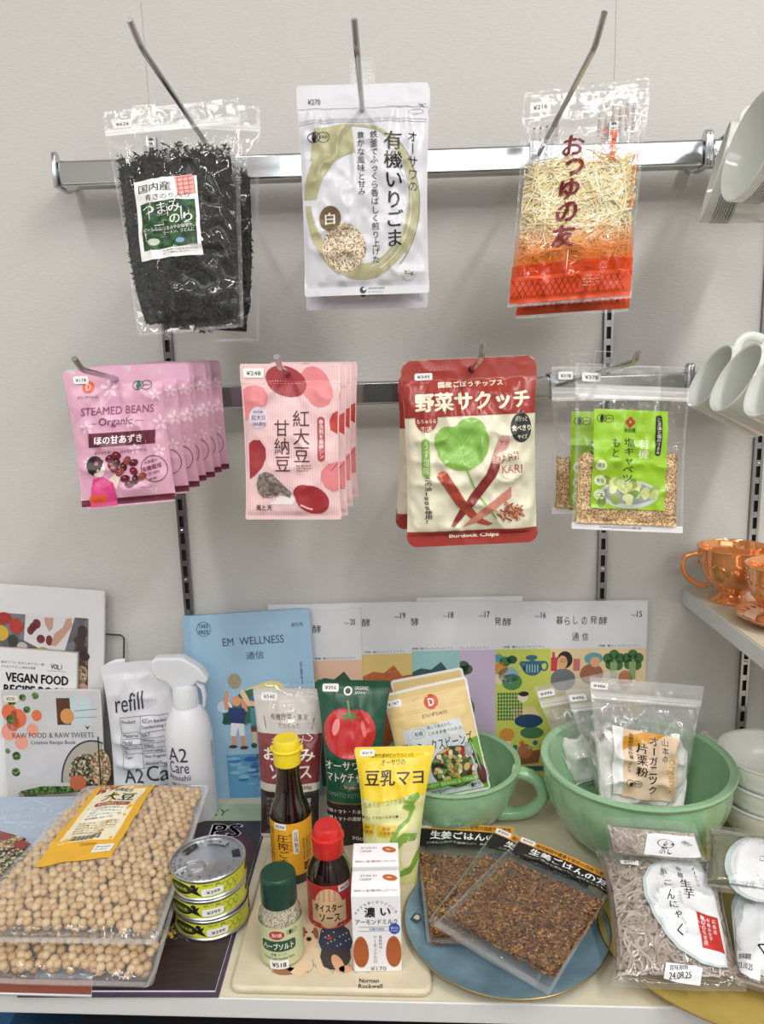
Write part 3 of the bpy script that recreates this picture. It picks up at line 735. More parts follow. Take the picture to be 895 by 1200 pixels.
lying([(110, 962), (313, 962), (256, 1168), (20, 1168)], (SH + .0012,) * 4, 'magazine', 'purple edged magazine directly under the dark food magazine', 'magazine', lambda cv, W, H: cv.rect(0, 0, W, H, M((70, 56, 80), .4), L=0), .001, 200, 200, m_=M((70, 56, 80), .4))
lying([(108, 962), (311, 962), (252, 1161), (14, 1161)], (SH + .0035,) * 4, 'magazine', 'dark magazine with yellow berries on wood lying under the canned fish', 'magazine', c_, .002, 230, 205, m_=M((226, 224, 222), .5))

# EM wellness booklets
def em(cv, W, H, full=True):
    BL = M((160, 196, 222), .45); cv.rect(0, 0, W, H, BL, L=0)
    if not full: return
    I = M((58, 74, 104), .5)
    cv.ring(16, 16, 8.5, 8.5, .6, I, L=2); cv.T('TAKE', 10, 10, 22, 15, I, bold=.02); cv.T('FREE', 10, 17, 22, 22, I, bold=.02)
    cv.T('EM  WELLNESS', 37, 28, 109, 37, I, res=3); cv.T('通信', 63, 45, 84, 54, I); cv.T('創刊号', 119, 15, 133, 20, I); cv.TV('地球と健康を考える', 125, 60, 128.5, 86, I)
    G1 = M((60, 116, 84), .5); Y1 = M((236, 222, 140), .5)
    cv.poly([(60, 88), (88, 80), (100, 82), (112, 96), (112, 104), (60, 100)], Y1, L=1)
    cv.poly([(30, 128), (30, 104), (44, 102), (52, 92), (66, 88), (84, 90), (100, 94), (112, 102), (118, 128)], G1, L=2); cv.ell(33, 107, 9, 7, M((214, 228, 238), .5), L=3)
    cv.poly([(28, 126), (34, 112), (42, 118), (52, 126), (60, 130)], M((34, 84, 70), .5), L=3)
    cv.ell(47, 78, 8, 9, M((168, 158, 130), .5, vary=.2, bs=300), L=3)
    SK_ = M((226, 160, 122), .5); SK2 = M((236, 208, 172), .5); NV = M((48, 62, 120), .5); TE = M((86, 152, 166), .5)
    cv.poly([(33, 110), (32, 98), (36, 88), (39, 90), (37, 104), (41, 112)], SK_, L=4); cv.ell(47, 101, 6, 6, SK_, L=4); cv.poly([(52, 98), (58, 100), (60, 114), (54, 112)], SK_, L=4)
    cv.poly([(38, 108), (56, 110), (58, 116), (54, 128), (40, 126), (36, 114)], NV, L=5); cv.poly([(39, 126), (54, 128), (54, 142), (48, 142), (47, 132), (43, 142), (37, 141)], M((236, 240, 244), .5), L=5)
    cv.rect(38, 141, 43, 152, SK_, L=4); cv.rect(49, 142, 54, 154, SK_, L=4); cv.ell(39, 154, 5, 2, M((90, 56, 50), .5), L=5); cv.ell(52, 156, 5, 2, M((90, 56, 50), .5), L=5)
    cv.poly([(60, 108), (52, 92), (55, 86), (59, 92), (66, 108)], SK2, L=5); cv.ell(70, 103, 6, 6, SK2, L=5); cv.ell(70, 99, 6, 4, M((70, 110, 170), .5), L=6)
    cv.poly([(63, 110), (76, 110), (80, 122), (76, 132), (62, 132)], TE, L=6); cv.poly([(74, 112), (82, 122), (74, 128), (72, 122)], SK2, L=7); cv.rect(62, 131, 76, 138, M((110, 80, 62), .5), L=7)
    cv.rect(63, 138, 68, 152, SK2, L=6); cv.rect(69, 138, 75, 166, M((214, 216, 196), .5), L=6); cv.ell(64, 154, 3.5, 3, M((44, 90, 74), .5), L=7); cv.ell(70, 167, 4.5, 3, M((44, 90, 74), .5), L=7)
    cv.rect(30, 164, W - .3, H, M((98, 158, 200), .45), L=1)
    r_ = np.random.RandomState(2)
    for i in range(60):
        x = 36 + r_.rand() * 96; y = 167 + r_.rand() * (H - 171); cv.ell(min(x, W - 12), y, 5 + r_.rand() * 5, 1.6 + r_.rand() * 1.4, M([(72, 130, 190), (120, 180, 212), (60, 108, 172), (140, 196, 216)][i % 4], .45), L=2 + i % 3)
for k, (dx, lb) in enumerate([(-8, 'rearmost blue booklet of the stack, only its left edge showing'), (-4, 'middle blue booklet of the stack behind the spray bottle'), (0, 'front blue booklet with two figures holding a ball above the sea')]):
    yo = (2 - k) * .0055
    q = quad((221 + dx, 716), (362 + dx, 719), (247 + dx, 931), (372 + dx, 945), yt=-.034 + yo, yb=-.062 + yo, foot=SH, rigid=True)
    cv = Cv(); em(cv, q['W'], q['H'], k == 2); booklet('booklet', lb, 'booklet', q, cv, .003, paper=M((150, 186, 212), .5), group='blue wellness booklets')

# fermentation newsletters no. 15 to 20
LY = M((250, 246, 240), .5)
def news(no, tl, tr, bl, br, y0, y1, label, art, split=54):
    q = quad(tl, tr, bl, br, yt=y0, yb=y1, foot=SH, rigid=True); cv = Cv(); W, H = q['W'], q['H']
    cv.rect(0, 0, W, H, M((228, 229, 233), .5), L=0)
    cv.T('NO.', W - 19, 16, W - 13, 18, NAVY); cv.T(str(no), W - 12.5, 12, W - 6.5, 19, NAVY, bold=.02)
    for i, (c, w_) in enumerate(zip('暮らしの発酵', (8, 6, 5, 6, 8, 10))): cv.T(c, 7 + i * 10, 17 + (i % 2), 7 + i * 10 + w_, 26 + (i % 2), INK, res=3)
    cv.T('通', 26, 36, 34, 45, INK); cv.T('信', 38, 36, 45, 45, INK)
    cv.T('特集  暮らしとコミュニティ', W - 56, split - 4, W - 8, split - 1.5, GREYI)
    art(cv, W, H, split); return booklet('newsletter', label, 'newsletter', q, cv, .002, group='fermentation newsletters along the wall')
def art15(cv, W, H, s):
    cv.rect(0, s, W, H, M((236, 214, 170), .5), L=1); D = M((52, 42, 46), .5); GRY = M((120, 124, 130), .5); SKN = M((232, 178, 130), .5); GRN = M((74, 118, 72), .5)
    cv.rect(1, s + 10, 9, s + 26, M((206, 70, 76), .5), L=2); cv.rect(3, s + 4, 6, s + 10, M((206, 70, 76), .5), L=2); cv.rect(28, s + 12, 36, s + 26, M((214, 120, 124), .5), L=2); cv.ell(18, s + 13, 9, 10, D, L=3); cv.ell(15, s + 16, 6, 8, SKN, L=4); cv.ring(16, s + 14, 3, 2, .5, D, L=5)
    cv.ell(16, s + 36, 15, 13, GRY, L=3); cv.ell(52, s + 12, 11, 7, M((110, 166, 180), .5), L=3); cv.ell(54, s + 16, 6, 6, SKN, L=4); cv.ell(50, s + 30, 14, 12, M((170, 110, 84), .5), L=3)
    for x in (76, 98):
        for dx, dy in ((-7, 0), (0, -4), (7, 0), (-4, 7), (5, 8)): cv.ell(x + dx, s + 12 + dy, 6, 6, GRN, L=3)
        cv.rect(x - 4, s + 16, x + 4, s + 36, M((150, 176, 120), .5), L=4)
    cv.ell(90, s + 38, 9, 12, M((196, 130, 96), .5), L=4); cv.rect(0, s + 50, W, H, M((206, 190, 130), .5), L=2); cv.ell(40, s + 80, 20, 16, GRN, L=3); cv.ell(80, s + 90, 22, 20, M((214, 160, 90), .5), L=3)
def art16(cv, W, H, s):
    cv.rect(0, s, W, H, M((206, 214, 100), .5), L=1); TL_ = M((60, 110, 134), .5); GRN = M((70, 124, 82), .5); OR = M((214, 150, 66), .5)
    x = W - 52 + 14
    cv.ell(W - 22, s + 22, 11, 9, TL_, L=3); cv.rect(W - 36, s + 14, W - 8, s + 17, TL_, L=4); cv.ring(W - 8, s + 20, 5, 6, 2, TL_, L=3); cv.poly([(W - 32, s + 26), (W - 38, s + 16), (W - 35, s + 15), (W - 29, s + 22)], TL_, L=3)
    for i in range(5): cv.rect(W - 29 + i * 3.2, s + 18, W - 28 + i * 3.2, s + 27, M((180, 212, 216), .5), L=5)
    cv.ell(W - 23, s + 10, 7, 3, TL_, L=4)
    for dx, dy, r, c in ((-62, 10, 6, (96, 160, 170)), (-54, 14, 7, (70, 124, 82)), (-46, 12, 6, (44, 90, 76)), (-60, 22, 9, (214, 150, 66)), (-50, 30, 12, (150, 186, 200)), (-46, 38, 12, (84, 140, 84)), (-60, 34, 8, (236, 222, 180))): cv.ell(W + dx, s + dy, r, r * .8, M(c, .5), L=2)
    for i in range(9):
        for j in range(8): cv.ell(W - 62 + i * 3.4, s + 52 + j * 4.2, 1.5, 2, GRN, L=3, n=8)
    cv.poly([(W - 48, s + 70), (W - 20, s + 66), (W - 12, s + 78), (W - 44, s + 82)], M((232, 214, 160), .5), L=3); cv.ell(W - 26, s + 84, 17, 8, M((38, 72, 110), .5), L=4); cv.ell(W - 33, s + 56, 6, 6, M((240, 230, 210), .5), L=4); cv.ell(W - 32, s + 52, 6, 3, D_ := M((52, 42, 46), .5), L=5)
    cv.ell(W - 52, s + 100, 9, 8, OR, L=3); cv.ell(W - 22, s + 98, 14, 7, GRN, L=3); cv.poly([(W - 40, s + 122), (W - 10, s + 118), (W - 14, s + 134), (W - 38, s + 136)], M((150, 96, 66), .5), L=3); cv.ell(W - 30, s + 120, 9, 9, M((186, 120, 80), .5), L=4)
    cv.rect(W - 40, s + 138, W - 8, s + 144, M((60, 110, 134), .5), L=3)
    for i in range(6): cv.ell(W - 50 + i * 8, s + 110 + (i % 2) * 5, 3, 3, M([(240, 230, 190), (60, 110, 134), (214, 120, 60)][i % 3], .5), L=4)
def mtn(c, col):
    def f(cv, W, H, s):
        cv.rect(0, s, W, H, M(c, .5), L=1)
        cv.poly([(W - 60, H), (W - 60, s + 26), (W - 46, s + 20), (W - 34, s + 22), (W - 22, s + 13), (W - 12, s + 26), (W, s + 24), (W, H)], M(col, .5, vary=.25, bs=200), L=2)
    return f
def art17(cv, W, H, s):
    cv.rect(0, s, W, H, M((206, 188, 216), .5), L=1)
    for x, y in ((W - 38, s + 18), (W - 34, s + 22), (W - 40, s + 24)): cv.ell(x, y, 7, 6, M((74, 100, 76), .5), L=2)
    cv.ell(W - 34, s + 60, 6, 8, M((150, 120, 130), .5), L=2); cv.ell(W - 30, s + 68, 5, 10, M((110, 120, 100), .5), L=2)
ord_ = [(15, 645, 703, 759, 705, art15, 54, 'newsletter no. 15, rightmost, its full cover of people and greens showing'), (16, 532, 705, 646, 706, art16, 54, 'newsletter no. 16 with teapot and yellow-green harvest art'), (17, 465, 705, 580, 705, art17, 56, 'newsletter no. 17 with plain lilac cover art'),
        (18, 423, 706, 537.5, 705, mtn((160, 204, 204), (66, 96, 100)), 56, 'newsletter no. 18 with aqua sky over dark hills'), (19, 366, 707, 481, 706, mtn((228, 200, 128), (196, 112, 70)), 59, 'newsletter no. 19 with mustard sky over an orange ridge'), (20, 308, 714, 422, 714, mtn((236, 196, 170), (62, 92, 70)), 59, 'newsletter no. 20 with pale peach cover, next to the blue booklets')]
for k, (no, x0, yt_, x1, yt2, art, sp, lb) in enumerate(ord_):
    yo = .0026 * k
    vx = lambda x, y: x + (586 - x) * (917 - y) / (5263 - y)
    news(no, (x0, yt_), (x1, yt2), (vx(x0, yt_), 917 + 2 * k), (vx(x1, yt2), 914 + 2 * k), -.009 - yo, -.022 - yo, lb, art, sp)
q = quad((314, 709), (430, 708), (317, 920), (432, 918), yt=-.0158, yb=-.0288, foot=SH, rigid=True); cv = Cv(); cv.rect(0, 0, q['W'], q['H'], PAPER, L=0); booklet('newsletter', 'plain white sheet peeking out behind newsletter no. 20', 'newsletter', q, cv, .0008)
q = quad((488, 700), (612, 699), (490, 915), (612, 913), yt=-.0078, yb=-.0175, foot=SH, rigid=True); cv = Cv(); cv.rect(0, 0, q['W'], q['H'], PAPER, L=0); booklet('newsletter', 'plain white sheet peeking out above newsletters no. 17 and 18', 'newsletter', q, cv, .0006)

# ------------------------------------------------------------------ packs hanging on the hooks
EDGEF = film('film_edge', haze=.45, bump=0)
SEALF = film('seal_film', haze=.09, bump=.2, bs=200, gloss=1.2)
ZIPF = film('zip_film', haze=.34, bump=.3, bs=120, rough=.12)
TABF = film('tab_film', haze=.0, gloss=.06, bump=0)
def hang_tab(parent, P, xc, w_, y0, y1, y=.002):
    mb = MB(); X0 = (xc - P.W / 2 + P.shear - w_ / 2) * P.sx; X1 = X0 + w_ * P.sx; Za = (P.H - y0) * P.sy; Zb = (P.H - y1) * P.sy
    V = lambda a, b, c, d: [(a, y, b), (c, y, b), (c, y, d), (a, y, d)]
    mb.add(V(X0, Za, X1, Zb), [(0, 1, 2, 3)], TABF)
    mb.tube([(X0, y, Za), (X1, y, Za), (X1, y, Zb), (X0, y, Zb)], .0003, EDGEF, n=4, closed=True)
    return mb.build('hang_tab', parent, smooth=False)
def zip_strip(parent, P, y0, y1, x0=None, x1=None):
    mb = MB(); cv = Cv(); x0 = 1 if x0 is None else x0; x1 = P.W - 1 if x1 is None else x1
    cv.rect(x0, y0, x1, y1, ZIPF, L=1); cv.rect(x0, y0 + (y1 - y0) * .3, x1, y0 + (y1 - y0) * .42, EDGEF, L=4); cv.rect(x0, y0 + (y1 - y0) * .72, x1, y0 + (y1 - y0) * .84, EDGEF, L=4)
    cv.bake(mb, P.fn, 6); return mb.build('zip_strip', parent)
def taperx(P, x, y, k): t = np.clip((y / P.H - .5) / .5, 0, 1); return P.W * .52 + (x - P.W * .52) * (1 - k * t ** 2.2)
def fill_sheet(P, mb, mat, x0, x1, y0, y1, tap=0, inset=1.5, amp=2.0, sc=6, seed=1, nx=60, ny=80, rag=4, both=False):
    """a lump of loose contents just behind the film"""
    U, Y = np.meshgrid(np.linspace(x0, x1, nx), np.linspace(0, 1, ny), indexing='ij')
    top = y0 + rag * (vn(U / 7, U * 0 + 2, seed) - .5) * 2; Y = top + (y1 - top) * Y
    for bk in (False, True) if both else (False,):
        Pt, N = P.fn(taperx(P, U, Y, tap).ravel() if tap else U.ravel(), Y.ravel(), 0, back=bk)
        n = (vn(U.ravel() / sc, Y.ravel() / sc, seed + 3) - .5) * amp + (vn(U.ravel() / sc * 2.3, Y.ravel() / sc * 2.3, seed + 4) - .5) * amp * .6
        e = np.minimum(np.minimum(U - x0, x1 - U), np.minimum(Y - top, y1 - Y)).ravel(); sink = np.clip(3 - e, 0, 3) * 1.0
        Pt = Pt - N * ((inset + sink - n) * P.sx)[:, None]
        I = np.arange(nx * ny).reshape(nx, ny)
        mb.add(Pt, np.stack([I[:-1, :-1], I[:-1, 1:], I[1:, 1:], I[1:, :-1]], -1).reshape(-1, 4), mat)
def inplane(P, xy, inset=0):
    xy = np.asarray(xy, float); Pt, N = P.fn(xy[:, 0], xy[:, 1], 0); return Pt - N * (np.asarray(inset) * P.sx)[..., None] if np.ndim(inset) else Pt - N * inset * P.sx, N

# --- seaweed bags
WEEDM = [M((9, 13, 10), .6, vary=.5, bs=300, bump=.6), M((17, 27, 15), .6), M((6, 9, 7), .5), M((46, 58, 26), .6)]
def seaweed(q, label, seed, front=True):
    y0 = 62 if front else 84
    t = E('seaweed_bag', label, 'bag', mw=q['m'], group='clear zip bags of dried seaweed')
    P = Pouch(q, bulge=17, ts=30, bs=5, wr=2.6, seed=seed, wave=4, pinch=.02, belly=.8, r=3)
    mb = MB(); P.sheet(mb, FILM); P.seals(mb, SEALF, 4, 3, 4); mb.build('bag_film', t)
    W, H = P.W, P.H; r_ = np.random.RandomState(seed)
    mb = MB(); xa, xb = (12, W - 14); fill_sheet(P, mb, WEEDM[0], xa, xb, y0, H - 12, tap=.30, inset=3, amp=3.5, sc=5, seed=seed, rag=9, both=True)
    n = 7600; x = xa + 1 + r_.rand(n) * (xb - xa - 2); y = y0 - 8 + (H - 8 - y0) * r_.rand(n) ** .95 + 7 * np.sin(x / 13 + seed) * (r_.rand(n) < .5); y = np.minimum(y, H - 10)
    x = taperx(P, x, y, .30)
    p, N = inplane(P, np.stack([x, y], 1), 1.0 + r_.rand(n) * 3)
    for k in range(4):
        s_ = (np.arange(n) % 9 == 3) if k == 3 else ((np.arange(n) % 3 == k) & (np.arange(n) % 9 != 3)); c = p[s_]; m_ = len(c); a = r_.rand(m_) * PI * 2; l = (1.5 + r_.rand(m_) * 3.5) * P.sx; wd = l * (.10 + .22 * r_.rand(m_))
        d1 = np.stack([np.cos(a), (r_.rand(m_) - .5) * .7, np.sin(a)], 1) * l[:, None]; d2 = np.stack([-np.sin(a), (r_.rand(m_) - .5) * 1.1, np.cos(a)], 1) * wd[:, None]
        V = np.stack([c - d1, c + d2 * .8 - d1 * .2, c + d1, c - d2], 1).reshape(-1, 3); V[:, 1] += 0
        mb.add(V, np.arange(m_ * 4).reshape(-1, 4), WEEDM[(1, 2, 0, 3)[k] if k != 3 or r_.rand() < 2 else 1])
    mb.build('seaweed', t, kind='stuff', smooth=False)
    mb = MB(); fill = Cv(); fill.ell(W * .52, H - 12, W * .34, 6, M((70, 30, 42), .4), L=0)
    zip_strip(t, P, 21, 29)
    if front:
        mb = MB(); cv = Cv(); x, y = 34, 90; cv.rect(x, y, x + 74, y + 92, M((244, 244, 242), .4), L=2)
        cv.T('国内産', x + 5, y + 5, x + 44, y + 15, INK, bold=.015, L=4, res=3); cv.T('青さのり入り', x + 13, y + 18, x + 64, y + 25, INK, L=4)
        RS = M((206, 92, 84), .5); cv.rect(x + 50, y - 1, x + 70, y + 21, M((226, 176, 168), .5), L=3, rot=-6); [cv.line([(x + 51, y + 2 + i * 5), (x + 69, y + i * 5)], 1.1, RS, L=4) for i in range(5)]; [cv.line([(x + 52 + i * 6, y + 1), (x + 53 + i * 6, y + 21)], 1, RS, L=4) for i in range(4)]
        cv.rect(x + 5, y + 27, x + 70, y + 81, cells('label_greens', [(30, 70, 36), (44, 92, 42), (22, 52, 36), (58, 104, 44), (34, 78, 50), (26, 60, 44), (50, 96, 36)], 240, detail=1.5), L=3)
        WI = M((248, 248, 246), .4); cv.T('つまみ', x + 8, y + 29, x + 54, y + 41, WI, bold=.02, L=6, res=3); cv.T('のり', x + 40, y + 43, x + 66, y + 54, WI, bold=.02, L=6, res=3)
        cv.T('ビールのおつまみやお味噌汁、', x + 8, y + 56, x + 68, y + 60.5, WI, bold=.02, L=5); cv.T('ラーメン、うどんに', x + 30, y + 61, x + 68, y + 65, WI, bold=.02, L=5)
        cv.ell(x + 18, y + 72, 7, 4, M((200, 214, 190), .5), L=4); cv.ell(x + 50, y + 74, 5, 3, M((120, 160, 190), .5), L=4)
        small(cv, x + 28, y + 83, x + 69, y + 89, 2, ['お客様へのお知らせ', '詳しくは裏面をご覧ください'], INK, L=4)
        cv.bake(mb, P.fn, 3); mb.build('label', t, label='white label with green seaweed photo')
        mb = MB(); cv = Cv(); small(cv, 38, 16, 62, 22, 2, ['こちらの面が裏です 開封口', '直射日光を避けて保存'], GREYI, L=3); cv.bake(mb, P.fn, 6); mb.build('printed_note', t)
        sticker(t, P, 12, 12, 22, 9, '¥626')
    hang_tab(t, P, 76, 26, -20, 2); hang_tab(t, P, 72, 36, 0, 22, .001)
    return t
q = quad((227 - 75, 118), (227 + 78, 128), (181, 402), (304, 398), yt=-.150, yb=-.155); seaweed(q, 'rear clear seaweed bag, only its right edge and bottom showing behind the labelled one', 21, False)
q = quad((119, 131), (280, 113), (162, 395), (286, 383), yt=-.205, yb=-.225); seaweed(q, 'front clear zip bag of dark seaweed with a white and green label', 11)

# --- white sesame bags
SILV = M((214, 214, 220), .28, bump=.2, bs=50)
def sesame(q, label, seed):
    P = Pouch(q, bulge=13, ts=26, bs=12, wr=2.4, seed=seed, wave=1.5, r=1.5, nx=60, ny=84, gus=3)
    mb = MB(); P.sheet(mb, SILV); cv = Cv(); W, H = P.W, P.H
    LG = M((190, 190, 196), .3); OL = M((178, 174, 134), .35); BR = M((112, 92, 64), .35)
    cv.line([(1, 28), (W - 1, 28)], .5, M((150, 150, 156), .4)); small(cv, 104, 26, 142, 30, 1, ['こちらからお切りください'], GREYI); cv.T('✂', 143, 24, 152, 30, INK)
    cv.ring(140, 34, 9, 3, .4, GREYI, L=2)
    for yy in (42, 45): cv.rect(2, yy, W - 2, yy + .8, LG, L=1)
    for i in range(44): cv.line([(28 + i * 2.2, 40), (29 + i * 2.2, 46)], .7, M((205, 205, 210), .25), L=2)
    c = (73, 140)
    cv.ring(c[0], c[1], 68, 92, 15, OL, a0=185, a1=262, L=1, w1=34); cv.ring(c[0], c[1], 68, 92, 2, OL, a0=262, a1=300, L=1, w1=5)
    cv.ring(c[0], c[1], 68, 92, 5, OL, a0=300, a1=400, L=1, w1=16); cv.ring(c[0], c[1], 70, 95, 1.2, M((150, 146, 108), .35), a0=305, a1=410, L=2)
    cv.ring(c[0], c[1], 66, 89, 16, OL, a0=40, a1=115, L=1, w1=20); cv.ring(c[0], c[1], 66, 91, 18, OL, a0=115, a1=180, L=1, w1=6)
    cv.ring(c[0], c[1], 60, 82, 1.0, SILV, a0=310, a1=430, L=3); cv.ring(c[0], c[1], 55, 76, .8, SILV, a0=320, a1=440, L=3)
    cv.poly([(20, 52), (60, 48), (54, 56), (44, 62), (46, 68), (34, 74), (30, 84), (14, 88)], OL, L=2)
    cv.merge(jas(25, 62, 10, INK))
    cv.TV('オーサワの', 129, 57, 141, 130, INK, bold=.0); cv.TV('有機いりごま', 101, 57, 123, 194, INK, bold=.018)
    cv.TV('鉄釜でふっくら香ばしく煎り上げた', 85, 57, 94.5, 211, INK, bold=.0); cv.TV('豊かな風味と甘み', 70, 57, 79, 133, INK, bold=.0)
    cv.ell(52, 192, 26, 28, cells('sesame_photo', [(222, 206, 178), (236, 224, 200), (190, 160, 120), (150, 116, 80), (240, 232, 216)], 700, bump=.6), L=3)
    cv.ell(36, 157, 13, 14.5, BR, L=5); cv.T('白', 30, 150, 42, 164, M((240, 236, 226), .4), bold=.02, L=7)
    cv.ell(128, 223, 8, 8, M((214, 214, 210), .35), L=4); cv.T('80g', 123, 220, 134, 226, INK, L=5)
    cv.ell(73, 241, 4, 4, INK, L=3); cv.ell(74.5, 240, 2, 2, SILV, L=4); cv.T('ORGANIC JAPAN', 79, 238, 99, 241, INK, L=3); cv.T('オーサワジャパン', 79, 242.5, 98, 245, INK, L=3)
    cv.T('¥270', 13, 16, 28, 22, M((90, 90, 92), .5), L=3, bold=.01)
    P.pr(mb, cv); t = mb.build('sesame_bag', mw=q['m'], label=label, cat='bag', group='white sesame seed bags')
    hang_tab(t, P, 77, 26, -33, -2, .004); hang_tab(t, P, 77, 26, -18, 12, .001)
    return t
q = quad((349, 105), (504, 101), (359, 364), (501, 360), yt=-.195, yb=-.205); sesame(q, 'rear white sesame bag, its bottom edge showing below the front one', 5)
q = quad((347, 101), (502, 96), (357, 348), (503, 343), yt=-.225, yb=-.235); sesame(q, 'front white bag of roasted sesame with olive brush ring and brown dot', 4)

# --- dried noodle bags
ORF = film('orange_film', tint=(1, .45, .22), haze=.3, opac=.55, col=(.88, .24, .08)); ORF2 = film('pale_orange_film', tint=(1, .72, .5), haze=.2, opac=.22, col=(.95, .4, .15))
ORD = M((180, 50, 26), .35); ORG = M((222, 84, 44), .35)
NOOD = [M((252, 240, 200), .5), M((255, 250, 222), .5), M((246, 226, 172), .5)]
def noodles(q, label, seed, front=True):
    t = E('noodle_bag', label, 'bag', mw=q['m'], group='clear bags of dried noodle snack'); P = Pouch(q, bulge=15, ts=34, bs=8, wr=2.6, seed=seed, wave=3, r=1, belly=.85)
    W, H = P.W, P.H; mb = MB(); P.sheet(mb, FILM); P.seals(mb, SEALF, 3, 3, 3); mb.build('bag_film', t)
    r_ = np.random.RandomState(seed)
    for k in range(3):
        pass
    mb = MB()
    for i in range(900 if front else 200):
        cx = 14 + r_.rand() * (W - 28); cy = 96 + r_.rand() * (H - 134); a = r_.randn() * .75 if r_.rand() < .8 else r_.rand() * 6.3
        L = 14 + r_.rand() * 34; cur = r_.randn() * .35; pts = []
        if i % 9 == 0: cur = 2.2
        for s_ in np.linspace(-1, 1, 7): aa = a + cur * s_; pts.append((cx + L * s_ * math.cos(a) - L * cur * (s_ * s_) * .4 * math.sin(a), cy + L * s_ * math.sin(a) + L * cur * s_ * s_ * .4 * math.cos(a)))
        pts = np.array(pts); pts[:, 0] = np.clip(pts[:, 0], 7, W - 7); pts[:, 1] = np.clip(pts[:, 1], 84 + 6 * math.sin(pts[0, 0] / 17), H - 34)
        p, N = inplane(P, pts, 1.0 + r_.rand() * 6)
        mb.tube(p, (.65 + .4 * r_.rand()) * P.sx, NOOD[i % 3], n=4)
    fill_sheet(P, mb, NOOD[2], 9, W - 9, 92, H - 34, inset=7.5, amp=2, sc=5, seed=seed)
    mb.build('dried_noodles', t, kind='stuff')
    mb = MB(); fb = Cv(); fb.rect(10, 92, W - 10, H - 40, M((196, 168, 112), .6), L=0)
    P2, _ = None, None
    cv = Cv(); DR = M((122, 30, 34), .4); OR_ = M((224, 108, 54), .4)
    [cv.rect(2, H - 92 + 7.3 * i, W - 2, H - 92 + 7.3 * (i + 1), film('orange_fade_%d' % i, tint=(1, 1 - .07 * i, 1 - .12 * i), haze=0, opac=.05 + .055 * i, col=(.95, .42, .16)), L=1) for i in range(6)]; cv.rect(1, H - 48, W - 1, H - 28, ORF, L=1); cv.rect(.5, H - 34, W - .5, H - 4, ORG, L=2)
    for i in range(20):
        x = 3 + i * 7.3
        if x + 12 < W - 2: cv.line([(x, H - 30), (x + 12, H - 10)], 1.5, ORD, L=4); cv.line([(x + 12, H - 30), (x, H - 10)], 1.5, ORD, L=4)
    if front:
        for ch, (x, y, s_) in zip('おつゆの友', ((63, 74, 26), (66, 99, 22), (62, 124, 24), (61, 150, 25), (59, 177, 28))): cv.T(ch, x - s_ / 2, y - s_ * .46, x + s_ / 2, y + s_ * .46, DR, bold=.045, L=5, res=3, shear=.08)
        cv.TV('まごころだし', 94, 56, 103, 100, OR_, bold=.02, L=4); cv.TV('簡素煮', 105, 58, 115, 96, OR_, bold=.03, L=4); cv.TV('パナと、わ', 134, 86, 143, 150, OR_, bold=.02, L=4)
        for i in range(6): cv.TV('いろいろなお料理にお使い'[i:i + 9], 90 + i * 8, 26, 94.5 + i * 8, 68, DR, L=3)
        cv.TV('◎ご注意とお願い', 40, 36, 45, 66, DR, L=3)
        for i in range(4): cv.TV('●お召し上がり方はお湯を注ぐ', 14 + i * 7.5, 44, 18 + i * 7.5, 92, M((120, 96, 96), .5), L=3)
        small(cv, 88, H - 30, 108, H - 16, 4, ['内容量 100g', '株式会社'], M((244, 200, 180), .5), L=5)
    cv.bake(mb, P.fn, 6); mb.build('printed_film', t, label='orange and dark red print on the clear film')
    if front: sticker(t, P, 9, 13, 24, 12, '¥216', rot=-3)
    hang_tab(t, P, 68, 26, -22, 8); hang_tab(t, P, 70, 28, -2, 24, .001)
    return t
q = quad((622, 112), (762, 104), (604, 375), (737, 364), yt=-.115, yb=-.135); noodles(q, 'rear noodle bag, its orange bottom edge showing below the front bag', 31, False)
q = quad((614, 106), (761, 92), (594, 362), (740, 348), yt=-.160, yb=-.185, dy=-.02); noodles(q, 'front clear bag of dried noodles with dark red lettering and orange base', 32)

